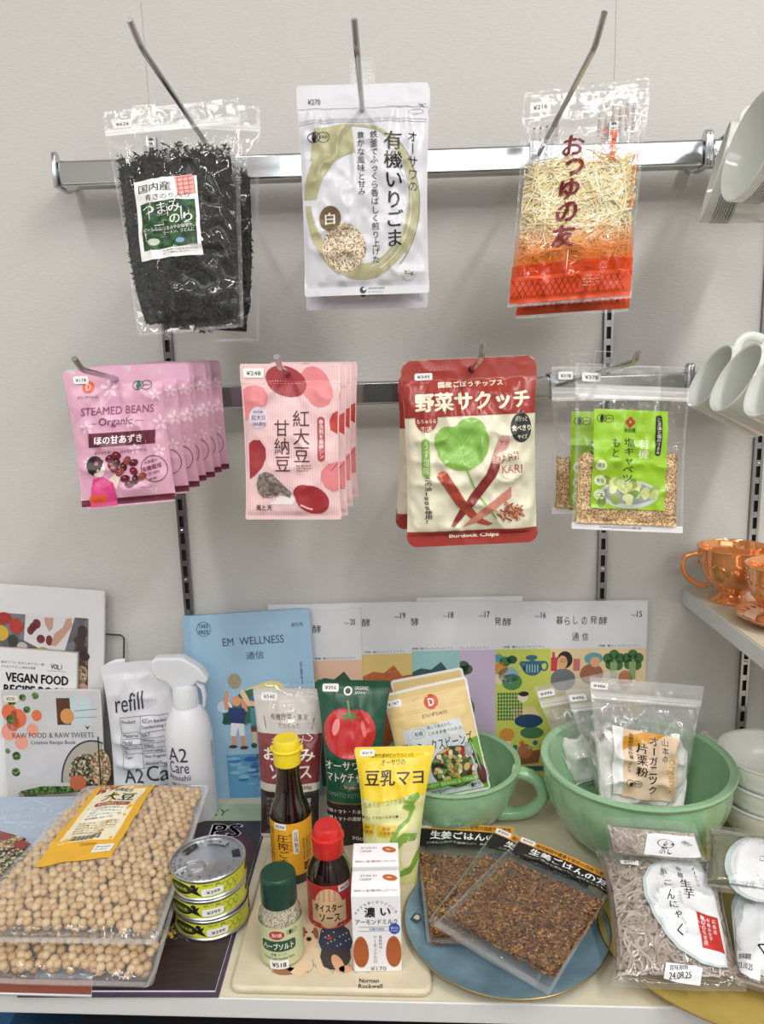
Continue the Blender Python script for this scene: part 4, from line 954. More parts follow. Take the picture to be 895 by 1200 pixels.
# --- pink steamed bean pouches
PK = M((218, 166, 190), .35, bump=.15, bs=200); PKL = M((236, 200, 216), .35); MAR = M((98, 32, 50), .35)
def flower(cv, x, y, r, m_, L=1):
    for k in range(5): a = 2 * PI * k / 5 - .3; cv.ell(x + r * .6 * math.cos(a), y + r * .6 * math.sin(a), r * .42, r * .24, m_, rot=math.degrees(a), L=L, n=10)
def pink(q, label, seed, full=True):
    P = Pouch(q, bulge=9, ts=22, bs=8, wr=2.0, seed=seed, wave=5, r=5, nx=44, ny=56, gus=2)
    mb = MB(); P.sheet(mb, PK, bmat=M((206, 196, 204), .4)); cv = Cv(); W, H = P.W, P.H; DP = M((140, 60, 96), .35)
    for x, y, r in ((51, 24, 11), (106, 67, 10), (20, 68, 8), (72, 96, 7), (16, 108, 7), (100, 100, 8), (104, 34, 8), (88, 146, 5), (70, 66, 6)): flower(cv, x, y, r, PKL)
    cv.rect(0.6, H - 10, W - .6, H - 2.5, MAR, L=1); cv.ring(92, 121, 16, 16, .8, MAR, L=3); nb = len(cv.c)
    if not full: P.pr(mb, cv, 7); return mb.build('bean_pouch', mw=q['m'], label=label, cat='pouch', group='pink steamed bean pouches')
    cv.merge(jas(93, 22, 9, M((40, 110, 90), .4)))
    cv.ell(30, 21, 7, 7, M((222, 100, 50), .35), L=2); cv.T('D', 27, 17, 33, 25, PKL, bold=.03, L=4); cv.T('だいずDAYS', 18, 31, 41, 34.5, MAR)
    cv.T('STEAMED BEANS', 22, 45, 107, 54, DP, L=3, res=3); cv.T('Organic', 43, 58, 82, 69, M((110, 40, 80), .35), L=3, res=3); cv.line([(34, 64), (40, 64)], .5, DP); cv.line([(86, 63), (95, 63)], .5, DP)
    cv.rect(31, 75, 109, 91, MAR, L=1); cv.T('ほの甘あずき', 38, 78.5, 94, 88.5, M((250, 236, 240), .35), bold=.03, L=3); cv.T('あずきを蒸した、ほの甘おやつです。', 38, 96, 100, 100, MAR, L=3)
    HB_ = M((40, 30, 34), .4); SKN = M((244, 220, 214), .4); KI = M((214, 70, 134), .35); LN = M((120, 80, 90), .4)
    cv.ell(43, 117, 8, 9, SKN, L=2); cv.ell(38, 111, 9.5, 10, HB_, L=3); cv.poly([(30, 108), (48, 106), (47, 114), (40, 117), (37, 124), (31, 120)], HB_, L=4); cv.ell(40, 110, 2.5, 2.5, M((190, 90, 120), .4), L=5)
    cv.poly([(36, 128), (48, 126), (60, 134), (64, 150), (64, H - 1.5), (33, H - 1.5), (34, 138)], KI, L=3); cv.poly([(54, 130), (62, 124), (68, 128), (64, 142)], SKN, L=2); cv.ell(48, 134, 9, 5, M((228, 100, 150), .35), L=4)
    for i in range(3): cv.ell(36 + i * 6, 152, 4.5, 5.5, M((226, 90, 60), .35), L=5)
    BN = [M((86, 26, 34), .25), M((110, 34, 42), .25), M((62, 20, 28), .25), M((140, 66, 62), .25)]
    for i, (x, y) in enumerate(((56, 105), (64, 102), (64, 110), (76, 109), (84, 112), (62, 118), (72, 116), (68, 122), (74, 130), (84, 122), (86, 132), (94, 129), (79, 137), (58, 113))): cv.ell(x, y, 5.6, 4.2, BN[i % 4], rot=(i * 47) % 180 - 20, L=5 + i % 3, n=14); cv.ell(x - 1, y - 1.4, 1.6, .8, M((180, 110, 110), .3), L=9, n=8)
    cv.T('北海道の', 96, 110, 112, 114, MAR, rot=-12); cv.T('有機栽培', 94, 116, 117, 122, MAR, bold=.02, rot=-12); cv.T('小豆100%', 97, 124, 115, 128, MAR, rot=-12); cv.T('使用', 102, 131, 111, 134, MAR, rot=-12)
    small(cv, 92, 141, 114, 144, 1, ['写真はイメージです'], MAR)
    for V, Fc, m_, L in cv.c[nb:]: V[:, 0] -= 22 * V[:, 1] / 160
    cv.ell(57, 12, 3.4, 3.4, M((40, 30, 34), .6), L=3)
    P.pr(mb, cv, 7); t = mb.build('bean_pouch', mw=q['m'], label=label, cat='pouch', group='pink steamed bean pouches')
    if full: sticker(t, P, 11, 8, 17, 9, '¥178')
    return t
def shifted(q, dx, dyy, dz, rot=0):
    m = q['m'].copy(); m.translation = m.translation + Vector((dx, dyy, dz))
    return m @ Matrix.Rotation(rot, 4, 'Y')
q = quad((74, 437), (187, 425), (96, 594), (207, 590), yt=-.290, yb=-.300, dy=.02)
o = pink(q, 'frontmost pink steamed bean pouch on the lower left hook', 41)
names = ['second', 'third', 'fourth', 'fifth', 'sixth']
P7 = [(-.250, .004, 0), (-.220, .008, .02), (-.190, .009, -.01), (-.160, .012, .02), (-.130, .014, 0), (-.1, .017, .025)]
r2 = None
for i, (y, dx, ro) in enumerate(P7):
    lb = ('%s pink steamed bean pouch from the front on the lower left hook' % names[i]) if i < 5 else 'rearmost pink steamed bean pouch, nearest the wall on the lower left hook'
    m = shifted(q, dx, y + .290, .002 + .001 * i, ro)
    if r2 is None: q2 = dict(q); q2['m'] = m; r2 = pink(q2, lb, 47, False)
    else: dup(r2, m, lb)

# --- pale pink candied bean packs
PP = M((238, 206, 206), .5); RED = M((160, 48, 54), .4); SAL = M((222, 130, 134), .4)
def candied(q, label, seed, full=True):
    P = Pouch(q, bulge=8, ts=22, bs=6, wr=1.4, seed=seed, wave=2, r=.8, nx=44, ny=64, pinch=.035, gus=2)
    mb = MB(); P.sheet(mb, PP); cv = Cv(); W, H = P.W, P.H; ST = M((228, 186, 188), .5)
    for i in range(38): cv.rect(1.5 + i * 3.02, 1, 2.2 + i * 3.02, H - 1, ST, L=0.5)
    cv.ell(54, 20, 25, 17, RED, rot=22, L=2); cv.ell(64, 27, 13, 11, RED, rot=0, L=2); cv.ell(88, 24, 17, 22, SAL, rot=-25, L=1.5); cv.ell(94, 34, 15, 16, SAL, L=1.5)
    cv.poly([(3, 30), (8, 26), (18, 24), (28, 28), (33, 38), (30, 48), (20, 52), (12, 58), (8, 64), (5, 66)], SAL, L=1.5)
    cv.ell(21, 62, 11.5, 12.5, M((216, 206, 220), .4), L=3); cv.T('国内産', 15, 54, 27, 57, MAR, L=4); cv.T('紅大豆', 13, 59, 30, 65, MAR, bold=.02, L=4); cv.T('100%使用', 14, 67, 30, 72, MAR, bold=.02, L=4)
    cv.poly([(8, 134), (8.5, 92), (14, 88), (22, 88), (29, 98), (29, 108), (24, 120), (14, 130)], RED, L=2); cv.poly([(W - 3, 54), (108, 57), (104, 66), (105, 76), (W - 4, 81)], M((190, 62, 56), .4), L=2)
    cv.poly([(W - 4, 113), (102, 116), (94, 124), (93, 134), (98, 143), (106, 148), (W - 4, 148)], SAL, L=2); cv.line([(105, 124), (W - 4, 115)], 1, RED, L=3)
    cv.ell(82, 158, 21, 16, RED, rot=28, L=2); cv.ell(72, 150, 12, 10, RED, L=2); cv.line([(68, 164), (76, 168), (82, 170)], 2, M((236, 190, 190), .4), L=4)
    cv.poly([(16, 140), (20, 128), (28, 125), (36, 127), (44, 136), (52, 144), (58, 150), (56, 156), (44, 152), (34, 156), (24, 156), (18, 150)], cells('window_beans', [(128, 116, 108), (138, 124, 114), (110, 98, 92), (132, 120, 110)], 210, bump=1, rough=.3), L=3); cv.poly([(44, 154), (58, 152), (62, 158), (58, 164), (30, 164)], M((236, 226, 226), .4), L=1.8)
    DK_ = M((74, 34, 40), .4); cv.TV('甘納豆', 39, 64, 58, 126, DK_, bold=.0); cv.TV('紅大豆', 61, 53, 81, 115, DK_, bold=.0); small(cv, 65, 117, 82, 126, 3, ['RED', 'SOYBEAN', 'AMANATTO'], DK_)
    cv.rr(90, 61, 98.5, 113, 4, M((176, 66, 70), .4), L=3); cv.TV('春洗煎を最終シンイイロ'[:8], 91.5, 64, 97, 110, M((248, 236, 236), .4), bold=.02, L=5)
    cv.ell(56, 11, 3.6, 3, M((40, 14, 18), .6), L=5); cv.T('風と光', 15, 164, 34, 171, DK_, bold=.02)
    for i in range(28): cv.rect(1 + i * 4.2, 22.4, 3.4 + i * 4.2, 23, M((214, 160, 164), .5), L=3)
    P.pr(mb, cv, 7); t = mb.build('candied_bean_pack', mw=q['m'], label=label, cat='pouch', group='pale pink candied bean packs')
    if full: sticker(t, P, 4, 5, 24, 11, '¥248')
    return t
q = quad((281, 427), (398, 426), (288, 608), (400, 609), yt=-.300, yb=-.312)
candied(q, 'frontmost pale pink candied red soybean pack with white price sticker', 51)
r2 = None
for i, (y, dx) in enumerate(((-.262, .0045), (-.222, .008), (-.182, .0125))):
    m = shifted(q, dx, y + .300, -.004 + .003 * i); lb = ['second candied bean pack, just behind the front one', 'third candied bean pack from the front', 'rearmost candied bean pack, nearest the wall'][i]
    if r2 is None: q2 = dict(q); q2['m'] = m; r2 = candied(q2, lb, 55, False)
    else: dup(r2, m, lb)

# --- burdock chip bags
def burdock(q, label, seed, full=True):
    CRM = M((226, 222, 198), .3, bump=.2, bs=40); RD = M((158, 56, 48), .3, bump=.2, bs=40)
    P = Pouch(q, bulge=20, ts=26, bs=14, wr=3.2, seed=seed, wave=2.0, r=13, nx=64, ny=84, pinch=.04, gus=2, pw=.6)
    mb = MB(); P.sheet(mb, CRM, bmat=RD); cv = Cv(); W, H = P.W, P.H; G = M((136, 186, 84), .3); CT = M((246, 240, 214), .3)
    def band(y0, y1, mat, L):
        n = 14; pts = []
        ys = np.linspace(y0, y1, n); h = P.hw(ys) - .2
        cv.poly([(W / 2 - h[i], ys[i]) for i in range(n)] + [(W / 2 + h[i], ys[i]) for i in range(n)][::-1], mat, L)
    band(.3, 66, RD, 1); band(H - 19, H - .3, RD, 1)
    cv.T('国産ごぼうチップス', 43, 26, 119, 33, CT, bold=.04); cv.T('野菜サクッチ', 15, 38, 150, 60, CT, bold=.055, res=3)
    cv.ell(28, 68, 13, 15, RD, L=2); cv.T('なちゅらる', 17, 68, 39, 73, CT, bold=.02, L=4); cv.T('生活', 21, 76, 34, 82, CT, bold=.02, L=4)
    DG = M((44, 48, 46), .3); cv.ell(138, 82, 13, 17, DG, L=2); cv.poly([(128, 74), (138, 61), (148, 74)], DG, L=2); cv.T('パリっと', 131, 69, 146, 75, CT, bold=.02, L=4); cv.T('食べきり', 126, 79, 150, 86, CT, bold=.03, L=4); cv.T('サイズ', 133, 90, 145, 95, CT, bold=.02, L=4)
    cv.ell(68, 102, 29, 26, G, L=1.5); cv.ell(53, 94, 17, 17, G, L=1.6); cv.ell(78, 84, 18, 16, G, L=1.7); cv.ell(84, 98, 16, 20, G, L=1.8)
    LG = M((170, 208, 120), .3)
    for a, b in (((71, 124), (64, 96)), ((64, 96), (50, 84)), ((66, 104), (84, 82)), ((68, 112), (48, 106)), ((70, 116), (92, 104))): cv.line([a, b], .7, LG, L=3)
    cv.line([(71, 124), (84, 154), (108, 187)], 2, G, L=2)
    cv.rr(21, 90, 30.5, 135, 4.5, G, L=2); cv.TV('うす塩味', 22.5, 93, 29.5, 132, M((240, 250, 220), .3), L=4)
    R1 = M((176, 76, 56), .3); R2 = M((130, 48, 44), .3); R3 = M((198, 128, 110), .3); R4 = M((206, 150, 146), .3)
    cv.poly([(38, 134), (44, 128), (50, 130), (70, 162), (88, 184), (104, 193), (98, 195), (82, 190), (60, 168)], R1, L=5); cv.ell(44, 131, 5, 3, M((220, 130, 100), .3), rot=-20, L=6)
    cv.poly([(112, 92), (122, 92), (124, 98), (108, 134), (84, 166), (58, 195), (54, 194), (66, 172), (96, 132)], R2, L=4); cv.poly([(112, 92), (122, 92), (124, 98), (112, 124), (101, 120)], R4, L=4.5); cv.ell(117.5, 92.5, 6, 3, M((226, 180, 176), .3), L=5)
    cv.poly([(126, 150), (126, 162), (104, 176), (84, 190), (68, 196), (76, 188), (96, 170)], R3, L=6)
    cv.ell(122, 116, 15, 9, CRM, L=4.7); cv.ell(126, 128, 15, 13, CRM, L=4.7); cv.T('PARI!', 107, 111, 134, 121, M((178, 110, 106), .3), bold=.03, L=5, rot=-12); cv.T('KARI', 114, 124, 138, 134, M((178, 110, 106), .3), bold=.03, L=5)
    r_ = np.random.RandomState(3)
    for i in range(46):
        x = 126 + r_.randn() * 7; y = 180 + r_.randn() * 4.5; cv.rect(x - 5, y - .9, x + 5, y + .9, M([(186, 120, 84), (150, 84, 60), (214, 158, 120), (120, 70, 52)][i % 4], .4), rot=r_.rand() * 180, L=4 + (i % 5) * .6)
    cv.TV('この油100%使用！', 23, 134, 32, 190, INK, bold=.02); cv.T('Burdock Chips', 52, H - 14.5, 112, H - 8.5, CT, bold=.05)
    cv.ell(83, 13, 4, 4, M((30, 12, 12), .6), L=4); small(cv, 20, 8, 55, 14, 2, ['お買い上げ', 'ありがとう'], M((200, 120, 110), .3))
    P.pr(mb, cv, 6); t = mb.build('burdock_chip_bag', mw=q['m'], label=label, cat='bag', group='burdock chip bags')
    if full: sticker(t, P, 16, 15, 21, 8, '¥345')
    return t
q = quad((467, 434), (605, 428), (463, 622), (612, 612), yt=-.195, yb=-.205); burdock(q, 'rear burdock chip bag, its left edge showing behind the front one', 65, False)
q = quad((469, 421), (629, 418), (477, 644), (630, 633), yt=-.250, yb=-.262); burdock(q, 'front burdock chip bag with red top, green leaf and crossed roots', 64)

# --- sesame sprinkle bags with green label
SESM = cells('sesame_mix', [(226, 192, 140), (204, 160, 108), (244, 222, 178), (150, 106, 68), (232, 204, 156), (180, 138, 90)], 800, rough=.5, bump=.6)
def sprinkle(q, label, seed, full=True):
    t = E('sesame_sprinkle_bag', label, 'bag', mw=q['m'], group='clear sesame sprinkle bags with lime label'); P = Pouch(q, bulge=8, ts=38, bs=11, wr=2.2, seed=seed, wave=1.5, r=1, nx=56, ny=80, belly=.7)
    W, H = P.W, P.H; mb = MB(); P.sheet(mb, FILM); P.seals(mb, SEALF, 4, 2, 2); mb.build('bag_film', t)
    mb = MB(); fill_sheet(P, mb, SESM, 5, W - 10, 103, H - 9, inset=1.2, amp=1.2, sc=3, seed=seed, rag=5, both=True)
    mb.build('sesame_mix', t, kind='stuff')
    zip_strip(t, P, 24, 40)
    mb = MB(); cv = Cv(); cv.rect(1, H - 9, W - 1, H - 1, M((226, 226, 228), .35), L=1); cv.T('2AM91J22030506製造', 34, H - 6, 84, H - 3, INK); cv.bake(mb, P.fn, 6); mb.build('sealed_hem', t)
    mb = MB(); cv = Cv(); LM = M((150, 196, 44), .3); cv.rect(22, 52, 109, 168, LM, L=2); DRD = M((176, 60, 52), .35)
    cv.merge(jas(35, 63, 7.5, INK)); 
    for a in range(4): cv.ell(64 + 3.4 * math.cos(a * PI / 2), 66 + 3.4 * math.sin(a * PI / 2), 3, 3, DRD, L=4, n=12)
    cv.ell(64, 66, 1.4, 1.4, LM, L=5); cv.T('和田萬', 57, 73, 71, 78, INK, bold=.02, L=4); cv.rr(93.5, 57, 101.5, 104, 3.5, INK, L=3); cv.TV('ごま油と塩のうまみ', 95, 60, 100, 102, M((240, 240, 230), .4), L=5)
    cv.TV('有機', 74, 85, 86, 108, M((232, 242, 206), .35), bold=.01, L=4); cv.TV('塩キャベツの', 56, 84, 70, 147, M((34, 60, 34), .4), bold=.015, L=4); cv.TV('もと', 42, 84, 52, 108, M((34, 60, 34), .4), bold=.015, L=4)
    cv.ell(66, 150, 35, 17, M((200, 206, 206), .3), L=3); cv.ell(66, 149, 31, 13, M((150, 160, 160), .3), L=4)
    r_ = np.random.RandomState(8)
    for i in range(30): cv.ell(64 + r_.randn() * 13, 145 + r_.randn() * 6, 7, 4.5, M([(150, 172, 84), (214, 218, 160), (112, 140, 60), (190, 200, 126)][i % 4], .4), rot=r_.rand() * 180, L=5 + (i % 6) * .5)
    for y, s_ in ((117, '保温'), (135, '食塩'), (152, 'ごま')): cv.ell(31, y, 6.5, 6.5, M((214, 226, 180), .35), L=6); cv.T(s_, 27, y - 2.5, 35, y + 2.5, M((70, 90, 60), .4), L=7)
    cv.bake(mb, P.fn, 3); mb.build('label', t, label='lime green label with cabbage dish')
    if full: sticker(t, P, 8, 11, 22, 10, '¥378')
    else: sticker(t, P, 8, 6, 17, 9, '¥378')
    hang_tab(t, P, 34, 22, -14, 4)
    return t
q = quad((646, 431), (775, 427), (646, 602), (770, 604), yt=-.215, yb=-.225); sprinkle(q, 'rear sesame sprinkle bag, its left edge showing behind the front one', 72, False)
q = quad((674, 424), (809, 431), (669, 621), (800, 625), yt=-.270, yb=-.280); sprinkle(q, 'front clear bag of sesame sprinkle with lime green cabbage label', 71)

# ------------------------------------------------------------------ crockery on the display shelf
JADE = M((148, 190, 148), .18, coat=.6, sss=.25)
MILK = M((240, 243, 236), .16, coat=.5, sss=.3)
def frame(px, py, z=SH, y=None, rot=0):
    p = A(px, py, z=z) if y is None else A(px, py, y=y)
    return Matrix.Translation(p) @ Matrix.Rotation(rot, 4, 'Z')
def bowl_prof(R, h, rb, t=.004, lip=.004, foot=.006, p=2.2, n=12):
    out = [(.0001, foot * .6), (rb * .85, foot * .6), (rb * .9, 0), (rb, 0), (rb * 1.02, foot)]
    for i in range(1, n + 1):
        u = i / n; out.append((rb * 1.02 + (R - rb * 1.02) * (1 - (1 - u) ** p) ** (1 / 1.35), foot + (h - foot) * u))
    if lip: out += [(R + lip * .6, h - lip), (R + lip, h - lip * .2), (R + lip * .8, h + lip * .35), (R, h + lip * .5), (R - t, h)]
    else: out += [(R - t * .3, h + t * .4), (R - t, h)]
    for i in range(n - 1, 0, -1):
        u = i / n; out.append((max(rb * 1.02 + (R - rb * 1.02) * (1 - (1 - u) ** p) ** (1 / 1.35) - t, .002), foot + t * .6 + (h - foot) * u))
    out += [(rb * .6, foot + t), (.0001, foot + t)]
    return out
# big swirl mixing bowl
RZ = SH + .118
pr_ = A(745, 888, z=RZ); RB_ = 109 * depth(pr_) / F
t = E('mixing_bowl', 'large jadeite green mixing bowl with swirl ribs holding powder bags', 'bowl', mw=Matrix.Translation((pr_.x, pr_.y, SH)))
mb = MB(); mb.lathe(bowl_prof(RB_ - .004, .118, .055, t=.005, lip=.005, n=16), JADE, n=220, fn=lambda a, k: 1 + (.024 * abs(math.sin(a * 11 + k * .12)) ** .6 * min(1, (20 - k) / 4, (k - 3) / 3) if 3 < k < 20 else 0)); mb.build('bowl_body', t)
# handled batter cup
RZ = SH + .086
pc_ = A(528, 890, z=RZ); RC_ = 82 * depth(pc_) / F
t = E('batter_cup', 'jadeite green handled batter cup holding the mixed bean pouches', 'cup', mw=Matrix.Translation((pc_.x, pc_.y, SH)))
mb = MB(); mb.lathe(bowl_prof(RC_ - .004, .086, .048, t=.005, lip=.003, n=14), JADE, n=80, fn=lambda a, k: 1 + (.012 * max(0, math.cos(a - PI * .93)) ** 40 if 15 < k < 24 else 0)); mb.build('cup_body', t)
mb = MB(); hp = []
for s_ in np.linspace(0, 1, 15):
    a = PI * (.5 - s_); hp.append((RC_ - .012 + .040 * max(0, math.cos(a)) ** .7 + (.0 if s_ < .5 else -.018 * (s_ - .5) * 2), 0, .047 + .031 * math.sin(a) * (1 if a > 0 else 1.0)))
mb.tube(hp, [.010] + [.0085] * 13 + [.010], JADE, n=14, flat=1.15, up=(1, 0, 0)); h = mb.build('handle', t); h.rotation_euler.z = -.25
# stacks of milk glass bowls
def stack(px, py, zr, n, R, h, rb, dz, name, lbs, grp, lip=.002):
    first = None; c = A(px, py, z=zr)
    for i in range(n):
        m = Matrix.Translation((c.x + .001 * (i % 2), c.y, SH + dz * i)) @ Matrix.Rotation(.02 * (i % 2), 4, 'X') if i else Matrix.Translation((c.x, c.y, SH))
        if first is None:
            mb = MB(); mb.lathe(bowl_prof(R, h, rb, t=.0035, lip=lip, n=12), MILK, n=72); first = mb.build(name, mw=m, label=lbs[i], cat='bowl', group=grp)
        else: dup(first, m, lbs[i])
p_ = A(905, 882, z=SH + .118); R_ = 58 * depth(p_) / F
stack(905, 882, SH + .118, 3, R_, .060, .030, .029, 'milk_glass_bowl', ['bottom bowl of the front stack of deep milk glass bowls', 'middle bowl of the front stack of deep milk glass bowls', 'top bowl of the front stack of deep milk glass bowls at the right edge'], 'deep milk glass bowls in the front stack')
p_ = A(880, 846, z=SH + .10); R_ = 60 * depth(p_) / F
stack(880, 846, SH + .098, 2, R_, .040, .032, .014, 'milk_glass_dish', ['lower wide milk glass dish of the pair behind the deep bowls', 'upper wide milk glass dish of the pair behind the deep bowls'], 'wide milk glass dishes behind the bowls')
mb = MB(); mb.lathe(bowl_prof(R_ * .72, .045, .034, t=.0035, lip=.002), MILK, n=56); mb.build('milk_glass_dish', mw=Matrix.Translation((A(880, 846, z=SH + .098).x, A(880, 846, z=SH + .098).y, SH + .0)) if False else Matrix.Translation((A(900, 842, z=SH + .05).x + .05, -.07, SH)), label='small milk glass dish at the far right, mostly out of the picture', cat='bowl')

# blue plate
def plate(px, py, rx_px, label, mat, rim, name='plate', ry=1.0, h=.014, rot=0):
    p = A(px, py, z=SH + h); R = rx_px * depth(p) / F
    t = E(name, label, 'plate', mw=Matrix.Translation((p.x, p.y, SH)) @ Matrix.Rotation(rot, 4, 'Z'))
    mb = MB(); pf = [(.0001, .002), (R * .55, .002), (R * .57, 0), (R * .6, 0), (R * .62, .003), (R * .8, .006), (R * .93, h - .004), (R, h), (R - .0005, h + .0015), (R * .93, h - .0015), (R * .8, .009), (R * .62, .006), (.0001, .005)]
    mb.lathe(pf, mat, n=96, sy=ry); mb.build('plate_body', t)
    mb = MB(); n = 96; mb.tube([(R * math.cos(2 * PI * i / n), R * ry * math.sin(2 * PI * i / n), h + .0008) for i in range(n)], .0009, rim, n=6, closed=True); mb.build('gold_rim', t)
    return t
BLP = M((122, 152, 168), .12, coat=.7, vary=.3, bs=26); GOLD = M((176, 150, 96), .3, .8)
tp = plate(592, 1076, 118, 'mottled blue round plate with thin gold rim under the ginger packs', BLP, GOLD)
mb = MB(); 
for a, c, rr_ in ((0, (66, 74, 80), 1), (1, (200, 206, 206), .55)):
    pts = [(-.104, .012), (-.098, .022), (-.092, .019), (-.091, .010), (-.096, .006)]
    cx, cy = -.096, .014
    mb.add([(cx + (x - cx) * rr_, cy + (y - cy) * rr_ - .01, .0118 + .0004 * a + .002) for x, y in pts], [(0, 1, 2, 3, 4)], M(c, .3))
mb.build('painted_motif', tp, smooth=False)
YEL = M((198, 172, 92), .25, coat=.4, vary=.15, bs=14)
plate(908, 1092, 203, 'large oval mustard yellow platter with thin gold rim under the konjac packs', YEL, GOLD, name='platter', ry=.77)

# peach lustre cup and saucers on the upper right shelf
PEACH = M((236, 158, 96), .1, .5, coat=1.0, vary=.08, bs=20)
def smooth(pts, k=4):
    q_ = [Vector(p) for p in pts]; out = []
    for i in range(len(q_) - 1):
        p0 = q_[max(i - 1, 0)]; p1 = q_[i]; p2 = q_[i + 1]; p3 = q_[min(i + 2, len(q_) - 1)]
        for j in range(k): s_ = j / k; out.append(.5 * ((2 * p1) + (p2 - p0) * s_ + (2 * p0 - 5 * p1 + 4 * p2 - p3) * s_ ** 2 + (3 * p1 - p0 - 3 * p2 + p3) * s_ ** 3))
    return out + [q_[-1]]
def lustre_cup(px, py, label, handle=PI, leaf=True):
    p = A(px, py, z=SZ); t = E('lustre_cup', label, 'cup', mw=Matrix.Translation((p.x, p.y, SZ)) @ Matrix.Rotation(handle, 4, 'Z'))
    R = 40.5 * depth(p) / F; k = R / .042
    mb = MB(); mb.lathe([(r * k, z * k) for r, z in [(.0001, .004), (.022, .003), (.0265, 0), (.027, .0015), (.025, .004), (.0185, .007), (.0165, .010), (.0185, .013), (.026, .019), (.034, .030), (.0385, .042), (.0405, .054), (.0415, .064), (.0424, .0665), (.0415, .067), (.0402, .065), (.039, .054), (.036, .040), (.031, .029), (.022, .020), (.012, .016), (.0001, .015)]], PEACH, n=72); mb.build('cup_body', t)
    hp = [(.0365 * k, 0, .0555 * k), (.041 * k, 0, .0585 * k), (.048 * k, 0, .0595 * k), (.058 * k, 0, .056 * k), (.0615 * k, 0, .046 * k), (.058 * k, 0, .034 * k), (.048 * k, 0, .024 * k), (.036 * k, 0, .0195 * k), (.030 * k, 0, .019 * k)]
    mb = MB(); mb.tube(smooth(hp), .0036, PEACH, n=14, up=(0, 1, 0)); mb.build('handle', t)
    mb = MB()
    for i in range(22):
        a = 2 * PI * i / 22; r0 = .0402 * k
        mb.tube([(r0 * math.cos(a + d), r0 * math.sin(a + d), (.047 + e) * k) for d, e in ((-.10, -.001 + .003 * (i % 2)), (0, .0005), (.12, .004 - .007 * (i % 2)))], [.0005, .0013, .0004], PEACH, n=6)
    mb.build('leaf_relief', t, kind='stuff')
    return t
lustre_cup(857, 703, 'peach lustre footed cup with leaf relief on the upper right shelf')
p = A(917, 722, z=SZ + .012); t = E('lustre_saucer', 'peach lustre saucer at the right edge of the upper right shelf', 'saucer', mw=Matrix.Translation((p.x, p.y, SZ))); R = 51 * depth(p) / F
mb = MB(); mb.lathe([(.0001, .001), (R * .45, .001), (R * .5, 0), (R * .55, .002), (R * .8, .007), (R, .014), (R, .0155), (R * .8, .010), (R * .5, .005), (.0001, .004)], PEACH, n=72); mb.build('saucer_body', t)
mb = MB()
for i in range(26):
    a = 2 * PI * i / 26; mb.tube([(R * .8 * math.cos(a - .08), R * .8 * math.sin(a - .08), .0098), (R * .84 * math.cos(a), R * .84 * math.sin(a), .0112), (R * .9 * math.cos(a + .1), R * .9 * math.sin(a + .1), .0126)], [.0005, .0014, .0004], PEACH, n=6)
mb.build('leaf_relief', t, kind='stuff')
t2 = lustre_cup(918, 712, 'second peach lustre cup standing on the saucer at the right edge', 0)
t2.location = (p.x, p.y, SZ + .0052)

